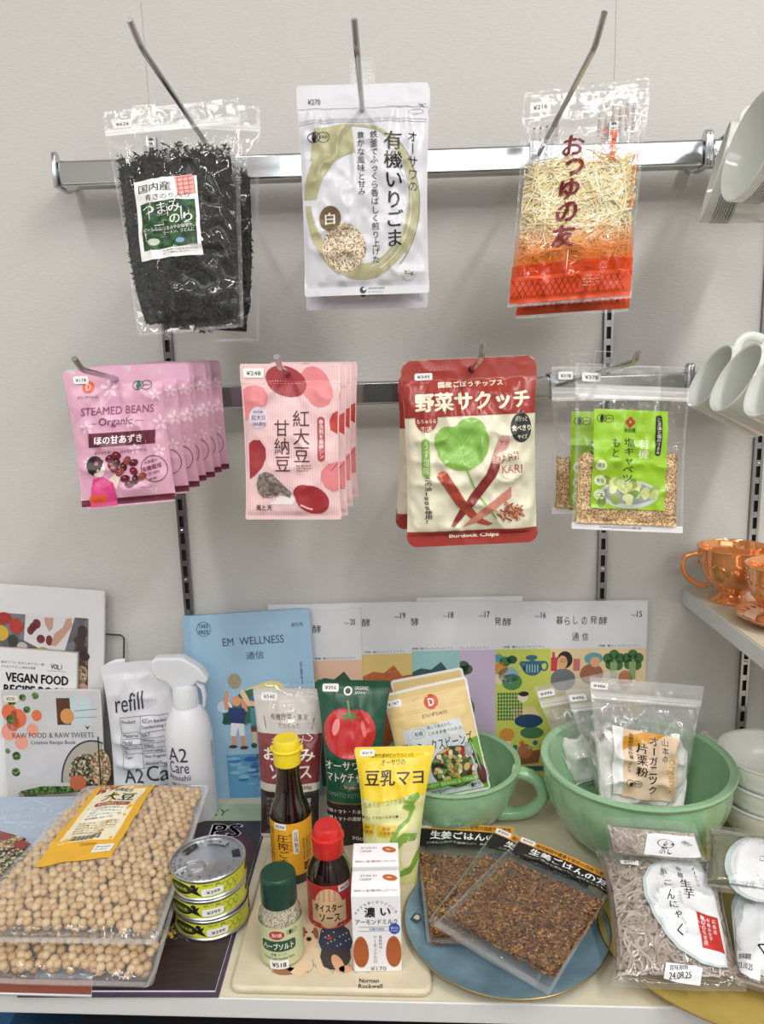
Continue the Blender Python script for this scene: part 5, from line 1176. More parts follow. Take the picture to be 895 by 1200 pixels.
# ------------------------------------------------------------------ cups hanging by their handles on the right bars
BRN = M((74, 58, 44), .4)
def cup(label, mouth, y, axis, R, h, kind, roll=0, group=None):
    """axis points out of the mouth; the handle is turned up to the hook"""
    c = A(mouth[0], mouth[1], y=y); Z = Vector(axis).normalized(); U = Vector((0, 0, 1)); X = (U - Z * U.dot(Z)).normalized()
    X = Matrix.Rotation(roll, 3, Z) @ X; Y = Z.cross(X)
    m = Matrix((X, Y, Z)).transposed().to_4x4(); m.translation = c - Z * h
    t = E('hanging_cup', label, 'cup', mw=m, group=group)
    mb = MB()
    if kind == 'corelle': pf = [(.0001, .002), (R * .58, .001), (R * .62, 0), (R * .66, .001), (R * .78, h * .10), (R * .86, h * .32), (R * .92, h * .65), (R, h), (R - .001, h + .001), (R - .002, h - .001), (R * .90 - .0015, h * .65), (R * .84 - .002, h * .35), (R * .74, h * .13), (.0001, .005)]
    else: pf = [(.0001, .003), (R * .84, .002), (R * .9, 0), (R * .95, .002), (R * .97, .006), (R * .97, h * .5), (R, h), (R - .001, h + .0012), (R - .003, h), (R - .0042, h * .5), (R - .0045, .012), (R * .8, .007), (.0001, .007)]
    mb.lathe(pf, GLASSW, n=64); mb.build('cup_body', t)
    mb = MB()
    if kind == 'corelle': hp = [(R * .86, 0, h * .75), (R * .86 + .012, 0, h * .86), (R + .016, 0, h * .80), (R + .016, 0, h * .55), (R * .80 + .012, 0, h * .34), (R * .78, 0, h * .30)]; rr_ = .0030
    else: hp = [(R * .95, 0, h * .86), (R + .012, 0, h * .88), (R + .023, 0, h * .76), (R + .025, 0, h * .5), (R + .020, 0, h * .26), (R + .006, 0, h * .15), (R * .95, 0, h * .14)]; rr_ = .0044
    # smooth the loop
    q_ = [Vector(p) for p in hp]; out = []
    for i in range(len(q_) - 1):
        p0 = q_[max(i - 1, 0)]; p1 = q_[i]; p2 = q_[i + 1]; p3 = q_[min(i + 2, len(q_) - 1)]
        for s_ in (0, .33, .66): out.append(.5 * ((2 * p1) + (p2 - p0) * s_ + (2 * p0 - 5 * p1 + 4 * p2 - p3) * s_ ** 2 + (3 * p1 - p0 - 3 * p2 + p3) * s_ ** 3))
    out.append(q_[-1]); mb.tube(out, rr_, GLASSW, n=12, flat=1.3, up=(0, 1, 0)); mb.build('handle', t)
    if kind == 'corelle':
        mb = MB(); r_ = np.random.RandomState(5)
        for a0 in np.linspace(0, 2 * PI, 150, endpoint=False):
            for row in range(7):
                z = h * (.62 + row * .038) + r_.rand() * .001; rad = R * (.92 + (z / h - .65) * .229) + .0005; a = a0 + (row % 2) * .02; n = 5
                V = []; rr2 = .00135
                for j in range(7): th = j / 6 * 4.6 + r_.rand() * .4 + row; V.append((rad, a + rr2 * math.cos(th) / rad, z + rr2 * math.sin(th)))
                for j in range(6):
                    (r1, a1, z1), (r2, a2, z2) = V[j], V[j + 1]; dz = .00032
                    mb.add([(r1 * math.cos(a1), r1 * math.sin(a1), z1 - dz), (r2 * math.cos(a2), r2 * math.sin(a2), z2 - dz), (r2 * math.cos(a2) * 1.0, r2 * math.sin(a2), z2 + dz), (r1 * math.cos(a1), r1 * math.sin(a1), z1 + dz)], [(0, 1, 2, 3)], BRN)
        mb.build('pattern_band', t, kind='stuff', smooth=False)
    return t, m
GLASSW = M((224, 228, 222), .14, coat=.5, sss=.25)
GC = 'pattern banded cups hung on the upper right bar'
tc1, mc1 = cup('hanging white glass cup with brown squiggle band, farthest left on the upper right bar', (838, 203), -.126, (-.93, .26, .24), .055, .075, 'corelle', group=GC)
C0 = A(838, 203, y=-.126)
def pxof(p): l = p - CAM; dd = -l.dot(ez); return (447.5 + F * l.dot(ex) / dd, 600 - F * l.dot(ey) / dd)
cup('hanging white glass cup in front with its open mouth facing the viewer, upper right bar', pxof(C0 + Vector((-.013, -.114, 0))), C0.y - .114, (-.97, -.02, .24), .054, .075, 'corelle', group=GC)
cup('hanging white glass cup nearest the viewer, cut by the right picture edge, upper right bar', pxof(C0 + Vector((-.013, -.226, .004))), C0.y - .226, (-.97, .0, .26), .053, .075, 'corelle', group=GC)
GM = 'white mugs hung on the lower right bar'; D0 = A(831, 441, y=-.114)
tm, mm1 = cup('hanging white mug farthest left on the lower right bar', (831, 441), -.114, (-.87, 0, .48), .0425, .088, 'mug', group=GM)
t, m = cup('hanging white mug with a teal leaf, second from the left on the lower right bar', pxof(D0 + Vector((-.008, -.090, .0))), D0.y - .090, (-.87, 0, .48), .0425, .088, 'mug', group=GM)
cup('hanging white mug nearest the viewer, cut by the right picture edge', pxof(D0 + Vector((-.010, -.180, .0))), D0.y - .180, (-.87, 0, .48), .0425, .088, 'mug', group=GM)
mb = MB(); TLF = M((40, 120, 120), .3); cv = Cv(); cv.poly([(0, 0), (9, -3), (18, -3), (26, 0), (18, 4), (8, 4)], TLF, L=2); cv.line([(4, 0), (22, 0)], .6, M((30, 80, 84), .3), L=3)
Li = m.inverted(); dd_ = np.array([888 - 447.5, 462 - 600., F]); rv = Li.to_3x3() @ Vector((dd_ @ rt, dd_ @ fw, -(dd_ @ dn))); ov = Li @ CAM; rm = .0415
qa = rv.x ** 2 + rv.y ** 2; qb = ov.x * rv.x + ov.y * rv.y; qc = ov.x ** 2 + ov.y ** 2 - rm * rm; disc = qb * qb - qa * qc
hit = ov + rv * ((-qb - math.sqrt(max(disc, 0))) / qa)
cv2 = Cv(); cv2.merge(cv, rot=118, dx=0, dy=0); cv2.bake(mb, cyl(.0423, hit.z, .0008, math.degrees(math.atan2(hit.y, hit.x)))); mb.build('painted_leaf', t)
gu = mc1 @ Vector((.053 + .010, 0, .075 * .6)); gl = mm1 @ Vector((.0425 + .016, 0, .088 * .52))
for g, z, lb in ((gu, Z1, 'chrome hook for the pattern banded cups at the upper right'), (gl, Z2, 'chrome hook for the white mugs at the lower right')):
    hook([Vector((g.x, -.30, g.z + .001)), Vector((g.x, -.314, g.z + .014))], z - .015, lb, r=.0024)

# ------------------------------------------------------------------ soybean bags with every near bean its own part
BEANM = [M((206, 174, 126), .35, vary=.06, bs=90), M((194, 158, 110), .35), M((216, 188, 144), .35)]
def bean_mesh(mat):
    import bmesh
    bm = bmesh.new(); bmesh.ops.create_icosphere(bm, subdivisions=2, radius=1)
    me = bpy.data.meshes.new('soybean'); bm.to_mesh(me); bm.free(); me.materials.append(mat)
    me.polygons.foreach_set('use_smooth', [True] * len(me.polygons)); return me
BFILM = film('bean_bag_film', haze=.07, rough=.1, gloss=1.3, bump=.8, bs=60)
BSEAL = film('bean_bag_seal', haze=.18, rough=.12, gloss=1.2, bump=.6, bs=120)
BM_ = [bean_mesh(m) for m in BEANM]
def soybag(q, label, seed, bulge, n_obj=300):
    t = E('soybean_bag', label, 'bag', mw=q['m'], group='clear bags of dried soybeans'); P = Pouch(q, bulge=bulge, ts=5, bs=8, wr=1.1, seed=seed, wave=1, r=6, nx=70, ny=90, pinch=0, pw=.3)
    P.d = P.d; W, H = P.W, P.H; r_ = np.random.RandomState(seed)
    uy = P.sx / P.sy; R = .0047 / P.sx; pts = []
    y = 7 * uy * .6 + R * uy; k = 0
    while y < H - 4 * uy:
        x = -6 + (k % 2) * R
        hw = P.hw(np.array([y]))[0]
        while x < W + 200:
            X = x - W / 2 + r_.randn() * .9
            yy = y + r_.randn() * .7 * uy
            if abs(X) < hw - R * 1.7 and 0 < yy < H - 13 * uy: pts.append((X + W / 2, yy))
            x += 2 * R * 1.0
        # widen to the left for tapered bags
        x = -6 + (k % 2) * R - 2 * R
        while x > -200:
            X = x - W / 2 + r_.randn() * .5
            if abs(X) < hw - R * 1.7: pts.append((X + W / 2, y + r_.randn() * .7 * uy))
            x -= 2 * R
        y += 1.72 * R * uy; k += 1
    pts = np.array(pts); Pt, N = P.fn(pts[:, 0], pts[:, 1], 0)
    rad = .0047 * (.9 + .2 * r_.rand(len(pts))); Pt = Pt - N * (rad * 1.05 + r_.rand(len(pts)) * .0008)[:, None]
    wpos = [q['m'] @ Vector(p) for p in Pt]
    vis = [(-(p - CAM).length if (0 < 1) else 0, i) for i, p in enumerate(wpos)]
    def inframe(p):
        l = p - CAM; dd = -l.dot(ez); x = 447.5 + F * l.dot(ex) / dd; y = 600 - F * l.dot(ey) / dd; return -8 < x < 900 and y < 1170 and not (label.startswith('lower') and x < 186 and y < 1092 and x - 186 < (1092 - y))
    order = [i for v, i in sorted(vis, reverse=True) if inframe(wpos[i])]
    near = set(order[:n_obj])
    base = bpy.data.objects.new('soybean', BM_[0])
    mb = MB(); vs = np.array([v.co for v in BM_[0].vertices]); fs = np.array([list(p.vertices) for p in BM_[0].polygons])
    for i in range(len(pts)):
        sc = np.array([rad[i] * (1 + .12 * r_.rand()), rad[i] * .97, rad[i] * (.95 + .1 * r_.rand())])
        if i in near:
            o = bpy.data.objects.new('soybean', BM_[i % 3]); COL.objects.link(o); o.parent = t; o.location = Pt[i]; o.scale = sc; o.rotation_euler = (0, r_.rand() * 3, 0)
        elif inframe(wpos[i]): mb.add(vs * sc + Pt[i], fs, BEANM[i % 3])
    # second layer below
    Pt2 = Pt - N * .0062 + (r_.rand(len(pts), 3) - .5) * .006
    low = fs if False else fs
    for i in range(len(pts)):
        if inframe(wpos[i]): mb.add(vs * .0047 + Pt2[i], low, BEANM[1])
    mb.build('soybeans', t, kind='stuff')
    mb = MB(); P.sheet(mb, BFILM); P.seals(mb, BSEAL, 3, 3, 4)
    mb.build('bag_film', t)
    return t, P
SB1 = SH + .052
q = quad((66, 950), (234, 956), (-66, 1155), (180, 1155), zt=SH + .040, zb=SH + .020)
soybag(q, 'lower soybean bag, lying under the labelled one on the books', 81, 15)
q = quad((99, 921), (246, 921), (-72, 1106), (184, 1106), zt=SH + .078, zb=SH + .052)
t, P = soybag(q, 'upper soybean bag with yellow bordered paper label, lying on the other bag', 82, 15)
lb = Cv(); YL = M((226, 172, 44), .45); CRP = M((236, 226, 194), .5); lb.rect(0, 0, 70, 118, YL, L=1); lb.rect(7, 6, 62, 94, CRP, L=2); BRW = M((150, 58, 44), .45)
lb.poly([(7, 8), (36, 4), (28, 14), (7, 24)], BRW, L=3); lb.T('大豆の風味', 9, 8, 28, 15, M((240, 220, 190), .5), rot=-18, L=4); lb.T('有機栽培', 27, 16, 48, 22, INK, bold=.01, L=4)
lb.T('大豆', 20, 24, 56, 38, INK, bold=.03, L=4, res=3); lb.rr(17, 40, 56, 46, 3, BRW, L=3); lb.T('遺伝子組換えでない', 20, 41, 53, 45, M((240, 220, 190), .5), L=4)
lb.rect(14, 48, 56, 66, M((244, 240, 226), .5), L=2.5); small(lb, 17, 49, 54, 66, 4, ['大豆本来の味わい', '煮豆・サラダなどに', 'たっぷりの水に一晩', '賞味期限 枠外下部'], INK, L=4)
small(lb, 14, 68, 56, 84, 5, ['名称 大豆（北海道産）', '内容量 1kg 保存方法', '直射日光を避け常温保存', '販売者 オーサワジャパン', '東京都目黒区東山'], M((80, 70, 50), .5), L=4)
for i in range(22): lb.rect(18 + i * 1.35, 85, 18 + i * 1.35 + (.5 + .5 * ((i * 7) % 3) / 2), 92, INK, L=4)
lb.T('OHSAWA', 32, 97, 48, 100, M((120, 80, 30), .5), L=4); lb.rect(48, 100, 66, 110, M((238, 238, 236), .5), L=3); small(lb, 50, 102, 64, 109, 2, ['賞味期限', '23.10.01'], INK, L=4); lb.rect(52, 0, 64, 8, M((226, 236, 236), .5), L=3); lb.merge(jas(58, 4, 3, M((60, 120, 160), .5)))
mb = MB(); cv = Cv(); cv.warp(lb, 70, 118, locs(q, [(120, 921), (188, 921), (132, 1022), (43, 1030)])); cv.bake(mb, P.fn, 7); mb.build('label', t, label='yellow bordered cream paper label')

# ------------------------------------------------------------------ canned fish
YG = M((206, 214, 66), .3); SIL = M((200, 202, 206), .33, .95)
yb_ = A(247, 1104, z=SH + .0045).y; k_ = depth(A(245, 1060, y=yb_ + .04)) / F; RC = 43.3 * k_; yc = yb_ + RC
top = A(243.5, 1004, y=yc); ch = (top.z - SH - .0045) / 3; cx_ = top.x
def can(i, label):
    t = E('fish_can', label, 'can', mw=Matrix.Translation((cx_ + (.0008, -.0006, 0)[i], yc, SH + .0045 + ch * i)) @ Matrix.Rotation((.03, -.02, 0)[i], 4, 'Z'), group='stack of canned fish')
    mb = MB(); r = RC; h = ch - .0003
    mb.lathe([(.0001, .001), (r * .93, .001), (r * .95, 0), (r * .99, .0004), (r, .002), (r * .985, .003), (r * .965, .0036), (r * .965, h - .0036), (r * .985, h - .003), (r, h - .002), (r, h - .0006), (r * .985, h), (r * .965, h - .0006), (r * .955, h - .0035), (r * .88, h - .0038), (r * .86, h - .003), (r * .60, h - .003), (r * .58, h - .0025), (.0001, h - .0025)], SIL, n=72); mb.build('can_body', t)
    mb = MB(); cv = Cv(); U = .001; HH = (h - .0078) / U; Lw = r * .965 / U * 2 * PI
    for k in range(36): cv.rect(Lw * k / 36, 0, Lw * (k + 1) / 36 + .01, HH, YG, L=1)
    def art(x0):
        cv.ell(x0 + 16, HH * .48, 16, HH * .40, BLACK, L=2); cv.poly([(x0 + 28, HH * .5), (x0 + 40, HH * .16), (x0 + 37, HH * .5), (x0 + 42, HH * .9), (x0 + 30, HH * .62)], BLACK, L=2); cv.ell(x0 + 33, HH * .2, 3, 2.4, BLACK, L=2)
        cv.ell(x0 + 16, HH * .48, 13.5, HH * .30, M((48, 62, 30), .4), L=3); cv.T('さば水煮', x0 + 6, HH * .36, x0 + 26, HH * .60, YG, bold=.02, L=4)
        for j in range(4): cv.ring(x0 + 60 + j * 7, HH * .4, 3.2, 4.2, .4, BLACK, L=3); cv.line([(x0 + 60 + j * 7, HH * .6), (x0 + 58 + j * 7, HH * .9)], .4, BLACK, L=3)
        cv.T('SABA', x0 + 20, HH * .90, x0 + 28, HH * .97, BLACK, L=3); cv.T('国産さば・食塩', x0 + 44, 1, x0 + 62, 3, BLACK, L=3)
    art(Lw * .5 - 40); art(Lw * .5 + 60); art(10)
    cv.bake(mb, cyl(r * .967, h - .0040, U, -90 - 180)); mb.build('paper_label', t)
    mb = MB(); cv = Cv(); x0 = Lw * .5 + 9; cv.rr(x0 - 12 + 5, HH * .34, x0 + 14 + 2, HH * .34 + 8.5, 2, STICK, L=6, rot=-2); cv.T('¥399', x0 - 2, HH * .34 + 2.4, x0 + 12, HH * .34 + 6.2, INK, bold=.01, L=8, rot=-2)
    cv.bake(mb, cyl(r * .967, h - .0040, U, -90 - 180)); mb.build('price_sticker', t)
    mb = MB(); zt = h - .0018
    mb.tube([(-.012 + .0115 * math.cos(a), -r * .30 + .0085 * math.sin(a), zt + .0006) for a in np.linspace(0, 2 * PI, 24, endpoint=False)], .0011, SIL, n=8, closed=True, flat=.6)
    mb.tube([(-.0195, -r * .42, zt), (-.026, -r * .52, zt), (-.030, -r * .62, zt - .0004)], [.0035, .003, .0012], SIL, n=8, flat=.3); mb.lathe([(.0001, .001), (.002, .0009), (.0024, 0)], SIL, n=12, loc=(-.024, -r * .50, zt)); mb.build('pull_tab', t)
    if i == 2:
        mb = MB(); cv = Cv(); D2 = M((40, 40, 42), .4)
        for a0, a1, mt in ((200, 235, D2), (330, 352, D2), (255, 300, M((150, 152, 156), .4))): cv.ring(0, 0, r * 850, r * 850, r * 200, mt, a0=a0, a1=a1, L=1)
        for k in range(34):
            a = math.radians(k * 10.5); R1 = r * 900; s_ = 'おいしいさばの水煮缶国産食塩使用賞味期限缶ぶた注意開缶時手を切らない様に'[k % 34]; cv.T(s_, R1 * math.cos(a) - 1.6, R1 * math.sin(a) * 1 - 1.6, R1 * math.cos(a) + 1.6, R1 * math.sin(a) + 1.6, M((90, 90, 92), .4) , rot=k * 10.5 + 90, L=3)
            if k % 2: R1 = r * 740; cv.T(s_, R1 * math.cos(a) - 2, R1 * math.sin(a) - 2, R1 * math.cos(a) + 2, R1 * math.sin(a) + 2, D2 if not (195 < k * 10.5 < 240) else SIL, rot=k * 10.5 + 90, L=3)
        cv.bake(mb, lambda x, y, L: (np.stack([x * .001, -y * .001, np.full(len(x), h - .0022 + .0001 * L)], 1), np.tile([0., 0., 1.], (len(x), 1)))); mb.build('lid_print', t)
    return t
for i, lb_ in enumerate(('bottom can of the stack of yellow-green canned fish', 'middle can of the stack of yellow-green canned fish', 'top can of the canned fish stack, its lid with pull tab showing')): can(i, lb_)

# ------------------------------------------------------------------ ceramic trivet
TZ = SH + .0085; STONE = M((214, 202, 176), .5, vary=.08, bs=40, bump=.3)
c = [A(268, 1157, z=TZ), A(506, 1162, z=TZ), A(500, 985, z=TZ), A(316, 985, z=TZ)]
O = sum(c, Vector()) / 4; P_ = []
for i in range(4):
    p, a, b = c[i], c[i - 1], c[(i + 1) % 4]; u = (a - p).normalized() * .012; v = (b - p).normalized() * .012
    for s_ in (0, .25, .5, .75, 1): P_.append((p + u * (1 - s_) ** 2 + v * s_ ** 2 - O))
mb = MB(); mb.prism([(p.x, p.y) for p in P_], 0, .0085, STONE)
t = mb.build('ceramic_tile', mw=Matrix.Translation((O.x, O.y, SH)), bevel=.003, label='cream ceramic tile with puppy picture under the bottles and cartons', cat='tile')
mb = MB(); cv = Cv(); TQ = dict()
def tile_fn(x, y, L):                        # design: the pixels of the tile as seen from the front, laid on the tile
    pts = [A(a, b, z=TZ) for a, b in zip(x, y)]
    return np.array([(p.x - O.x, p.y - O.y, .0086 + L * .00012) for p in pts]), np.tile([0., 0., 1.], (len(x), 1))
GRS = M((140, 146, 96), .5); FUR = M((226, 200, 166), .5); FUD = M((150, 100, 70), .5); NV2 = M((50, 60, 86), .5); CH = M((64, 60, 60), .5)
for i in range(60):
    x = 316 + i * 2; y = 1137 + 4 * math.sin(i * .9); cv.line([(x, y), (x + 2 * math.sin(i * 2.1), y - 6 - 3 * math.sin(i))], .7, GRS, L=1)
cv.ell(362, 1104, 9, 13, FUR, L=2); cv.ell(362, 1092, 8, 9, FUR, L=3); cv.ell(355, 1094, 3, 7, FUD, rot=12, L=4); cv.ell(370, 1094, 3, 7, FUD, rot=-12, L=4); cv.ell(362, 1101, 3, 2.4, BLACK, L=5); cv.ell(359, 1093, 1.2, 1.2, BLACK, L=5); cv.ell(366, 1093, 1.2, 1.2, BLACK, L=5)
cv.poly([(352, 1108), (346, 1134), (340, 1140), (352, 1146), (357, 1140), (360, 1118)], FUR, L=3); cv.poly([(366, 1114), (372, 1138), (376, 1144), (388, 1142), (378, 1132), (372, 1110)], FUR, L=3); cv.ell(350, 1132, 17, 8, FUR, L=2); cv.ell(334, 1138, 14, 5, FUD, L=2)
cv.poly([(376, 1090), (384, 1084), (400, 1083), (409, 1090), (413, 1104), (411, 1112), (394, 1115), (376, 1112), (373, 1104)], NV2, L=2); cv.poly([(377, 1111), (394, 1114), (410, 1111), (411, 1124), (405, 1134), (388, 1137), (379, 1133), (375, 1122)], CH, L=3); cv.ell(396, 1130, 6, 12, M((222, 168, 134), .5), rot=-30, L=4); cv.ell(405, 1136, 8, 4, M((222, 168, 134), .5), L=4)
for i in range(14): cv.ell(378 + (i * 7) % 32, 1092 + (i * 5) % 18, .8, .8, M((220, 220, 220), .5), L=4)
cv.ell(386, 1100, 3, 2, M((190, 70, 50), .5), L=4)
cv.T('Norman', 421, 1147, 444, 1152, INK, bold=.012); cv.T('Rockwell', 420, 1153.5, 448, 1158.5, INK, bold=.012)
cv.bake(mb, tile_fn, 12); mb.build('painted_picture', t, smooth=False)

# ------------------------------------------------------------------ bottles
LIQ = M((26, 12, 8), .06, coat=1); YC = M((238, 212, 40), .35); RC_M = M((206, 40, 38), .3); GC_M = M((22, 62, 48), .3)
def axisz(px, y): return lambda py: A(px, py, y=y).z
def bottle_at(px, py, z=TZ): p = A(px, py, z=z); return p, axisz(px, p.y), depth(p + Vector((0, 0, .07))) / F
# sesame oil
p, zf, k = bottle_at(344, 1022); Z = lambda py: zf(py) - TZ
t = E('oil_bottle', 'tall dark sesame oil bottle with yellow flip cap and amber label', 'bottle', mw=Matrix.Translation((p.x, p.y, TZ)))
r = 24 * k
mb = MB(); zs, zn, zc = Z(948), Z(916), Z(893)
mb.lathe([(.0001, .002), (r * .85, .002), (r * .97, 0), (r, .004), (r, zs - .006), (r * .97, zs), (r * .86, zs + .009), (r * .70, zs + .018), (r * .60, zn), (r * .57, zn + .01), (r * .55, zc), (.0001, zc)], LIQ, n=56); mb.build('bottle_body', t)
mb = MB(); cz = zc - .001; ct = Z(864); rc = 15.7 * k
mb.lathe([(rc * .9, cz), (rc, cz + .001), (rc, cz + (ct - cz) * .55), (rc * 1.07, cz + (ct - cz) * .56), (rc * 1.07, cz + (ct - cz) * .62), (rc * .99, cz + (ct - cz) * .64), (rc * .96, ct - .003), (rc * .85, ct), (rc * .3, ct - .001), (.0001, ct - .001)], YC, n=48)
mb.box((rc * .9, -.003, cz + (ct - cz) * .50), (rc * 1.2, .003, cz + (ct - cz) * .68), YC); mb.box((-rc * 1.2, -.003, cz + (ct - cz) * .50), (-rc * .9, .003, cz + (ct - cz) * .68), YC); mb.build('flip_cap', t, bevel=.0005)
U = k; L0 = PI * 2 * r / U; zl = zs - .004; hl = (zl - Z(1011)) / U
mb = MB(); cv = Cv(); AM = M((232, 168, 44), .4)
for i in range(24): cv.rect(L0 * (.12 + .76 * i / 24), 0, L0 * (.12 + .76 * (i + 1) / 24) + .01, hl, AM, L=1)
m0 = L0 / 2; s_ = hl / 68
cv.rect(m0 - 19, 0, m0 - 4, 8 * s_, M((240, 240, 236), .5), L=4); cv.T('¥594', m0 - 17, 2, m0 - 6, 6, INK, L=6)
cv.TV('圧搾ごま油', m0 - 16, 14 * s_, m0 - 2, 66 * s_, INK, bold=.015); cv.TV('オーサワの', m0 - 2, 12 * s_, m0 + 2, 36 * s_, INK); cv.rr(m0 + 3, 8 * s_, m0 + 9.5, 40 * s_, 2.5, M((240, 236, 220), .5), L=2); cv.TV('圧搾製法', m0 + 4, 11 * s_, m0 + 9, 38 * s_, INK, L=4)
for i in range(3): cv.TV('原材料名食用ごま油内容量', m0 + 14 + i * 4.5, 22 * s_, m0 + 17 + i * 4.5, 50 * s_, INK)
cv.rect(m0 + 15, 54 * s_, m0 + 24, 64 * s_, INK, L=2); [cv.rect(m0 + 16 + (i % 4) * 2, (55 + (i // 4) * 2.2) * s_, m0 + 17 + (i % 4) * 2, (56.2 + (i // 4) * 2.2) * s_, AM, L=3) for i in range(16) if (i * 5) % 3]
for i in range(4): cv.TV('厳選したごまを丁寧に', m0 - 24 - i * 4, 8 * s_, m0 - 21 - i * 4, 50 * s_, INK)
cv.bake(mb, cyl(r, zl, U, -90 - 180 + 5)); mb.build('label', t, label='amber label with black Japanese print')
# oyster sauce
p, zf, k = bottle_at(388, 1070)
t = E('sauce_bottle', 'dark oyster sauce bottle with red cap and red and cream label', 'bottle', mw=Matrix.Translation((p.x, p.y, TZ)))
r = 26.3 * k; zs, zc = Z(1020), Z(998)
mb = MB(); mb.lathe([(.0001, .002), (r * .8, .002), (r * .92, 0), (r, .006), (r * .985, .02), (r, zs - .012), (r, zs), (r * .93, zs + .008), (r * .76, zs + .017), (r * .62, zc), (r * .6, zc + .004), (.0001, zc + .004)], LIQ, n=56); mb.build('bottle_body', t)
cz, ct, rc = zc, Z(966), 18.2 * k
mb = MB(); mb.lathe([(rc * .97, cz), (rc, cz + .001), (rc * .985, cz + (ct - cz) * .55), (rc * 1.06, cz + (ct - cz) * .57), (rc * 1.05, cz + (ct - cz) * .66), (rc * .93, cz + (ct - cz) * .70), (rc * .88, ct - .003), (rc * .78, ct), (.0001, ct - .001)], RC_M, n=56); mb.build('flip_cap', t)
U = k; L0 = PI * 2 * r / U; zl = zs - .001; hl = (zl - Z(1072)) / U
mb = MB(); cv = Cv(); RL = M((186, 44, 46), .4); CL = M((222, 190, 150), .45); m0 = L0 / 2
for i in range(24): cv.rect(L0 * (.15 + .7 * i / 24), 0, L0 * (.15 + .7 * (i + 1) / 24) + .01, hl, RL, L=1)
cv.ell(m0, hl * .5, 17, hl * .44, CL, L=2); cv.rect(m0 - 21, hl * .38, m0 + 21, hl * .84, CL, L=2)
cv.T('オイスター', m0 - 17, hl * .40, m0 + 16, hl * .58, INK, bold=.035, L=4, res=3); cv.T('ソース', m0 - 11, hl * .62, m0 + 13, hl * .80, INK, bold=.035, L=4, res=3); cv.T('おだし・かき醤油を使用しました', m0 - 20, hl * .88, m0 + 20, hl * .94, CL, L=4)
for i in range(4): cv.TV('かきのうまみ', m0 - 12 + i * 6, hl * .08, m0 - 9 + i * 6, hl * .34, RL, L=4)
cv.bake(mb, cyl(r, zl, U, -90 - 180)); mb.build('label', t, label='red and cream oyster sauce label')
mb = MB(); cv = Cv(); cv.rect(m0 + 12, 1, m0 + 27, 9, STICK, L=5, rot=-3); cv.T('¥658', m0 + 14, 3, m0 + 25, 7, INK, L=7, rot=-3, bold=.01); cv.bake(mb, cyl(r, zl, U, -90 - 180)); mb.build('price_sticker', t)
# herb salt jar
p, zf, k = bottle_at(331, 1117)
t = E('spice_jar', 'clear herb salt jar with dark green cap and cream label', 'jar', mw=Matrix.Translation((p.x, p.y, TZ)))
r = 25 * k; zs, zc = Z(1066), Z(1053)
JG = film('jar_glass', haze=.02, rough=.03, bump=0, gloss=1.6)
mb = MB(); mb.lathe([(.0001, .001), (r * .86, .001), (r * .95, 0), (r, .004), (r, zs - .004), (r * .97, zs + .002), (r * .86, zs + .007), (r * .8, zc + .004), (r * .8, zc + .012)], JG, n=56); mb.build('jar_body', t)
mb = MB(); HS = cells('herb_salt', [(196, 186, 160), (214, 206, 184), (170, 158, 126), (120, 116, 84), (224, 218, 200)], 900, bump=.5)
mb.lathe([(.0001, .003), (r * .88, .003), (r * .93, .007), (r * .93, zs - .004), (r * .85, zs + .002), (r * .78, zc + .0), (.0001, zc)], HS, n=56); mb.build('herb_salt', t, kind='stuff')
cz, ct, rc = zc - .001, Z(1021), 21 * k
mb = MB(); mb.lathe([(rc * .97, cz), (rc, cz + .0015), (rc, ct - .005), (rc * .97, ct - .0015), (rc * .90, ct), (.0001, ct - .0005)], GC_M, n=90, fn=lambda a, k_: 1 + (.006 * math.sin(a * 30) if k_ in (1, 2) else 0)); mb.build('screw_cap', t)
U = k; L0 = PI * 2 * r / U; zl = zs - .004; hl = (zl - Z(1114)) / U
mb = MB(); cv = Cv(); m0 = L0 / 2; PG = M((196, 202, 158), .45); DG2 = M((40, 76, 58), .4)
for i in range(24): cv.rect(L0 * (.14 + .72 * i / 24), 0, L0 * (.14 + .72 * (i + 1) / 24) + .01, hl, PG, L=1)
cv.ell(m0 - 1, hl * .18, 9, hl * .11, M((178, 50, 56), .4), L=2); cv.T('海の精', m0 - 7, hl * .12, m0 + 5, hl * .23, M((244, 230, 220), .4), bold=.02, L=4); cv.merge(jas(m0 + 17, hl * .14, 5, INK))
cv.rr(m0 - 21, hl * .33, m0 + 21, hl * .60, 4, DG2, L=2); cv.T('ハーブソルト', m0 - 18, hl * .38, m0 + 18, hl * .55, M((240, 242, 226), .4), bold=.03, L=4); cv.T('有機 ハーブ', m0 - 9, hl * .64, m0 + 9, hl * .71, DG2, L=4); cv.T('Herb Salt herbal Salt', m0 - 18, hl * .74, m0 + 18, hl * .80, DG2, L=4)
cv.bake(mb, cyl(r, zl, U, -90 - 180)); mb.build('label', t, label='cream green herb salt label')
mb = MB(); cv = Cv(); cv.rr(m0 - 11, hl * .82, m0 + 11, hl * 1.05, 1.5, STICK, L=5); cv.T('¥518', m0 - 8, hl * .87, m0 + 8, hl * .99, INK, L=7, bold=.02); cv.bake(mb, cyl(r, zl, U, -90 - 180)); mb.build('price_sticker', t)

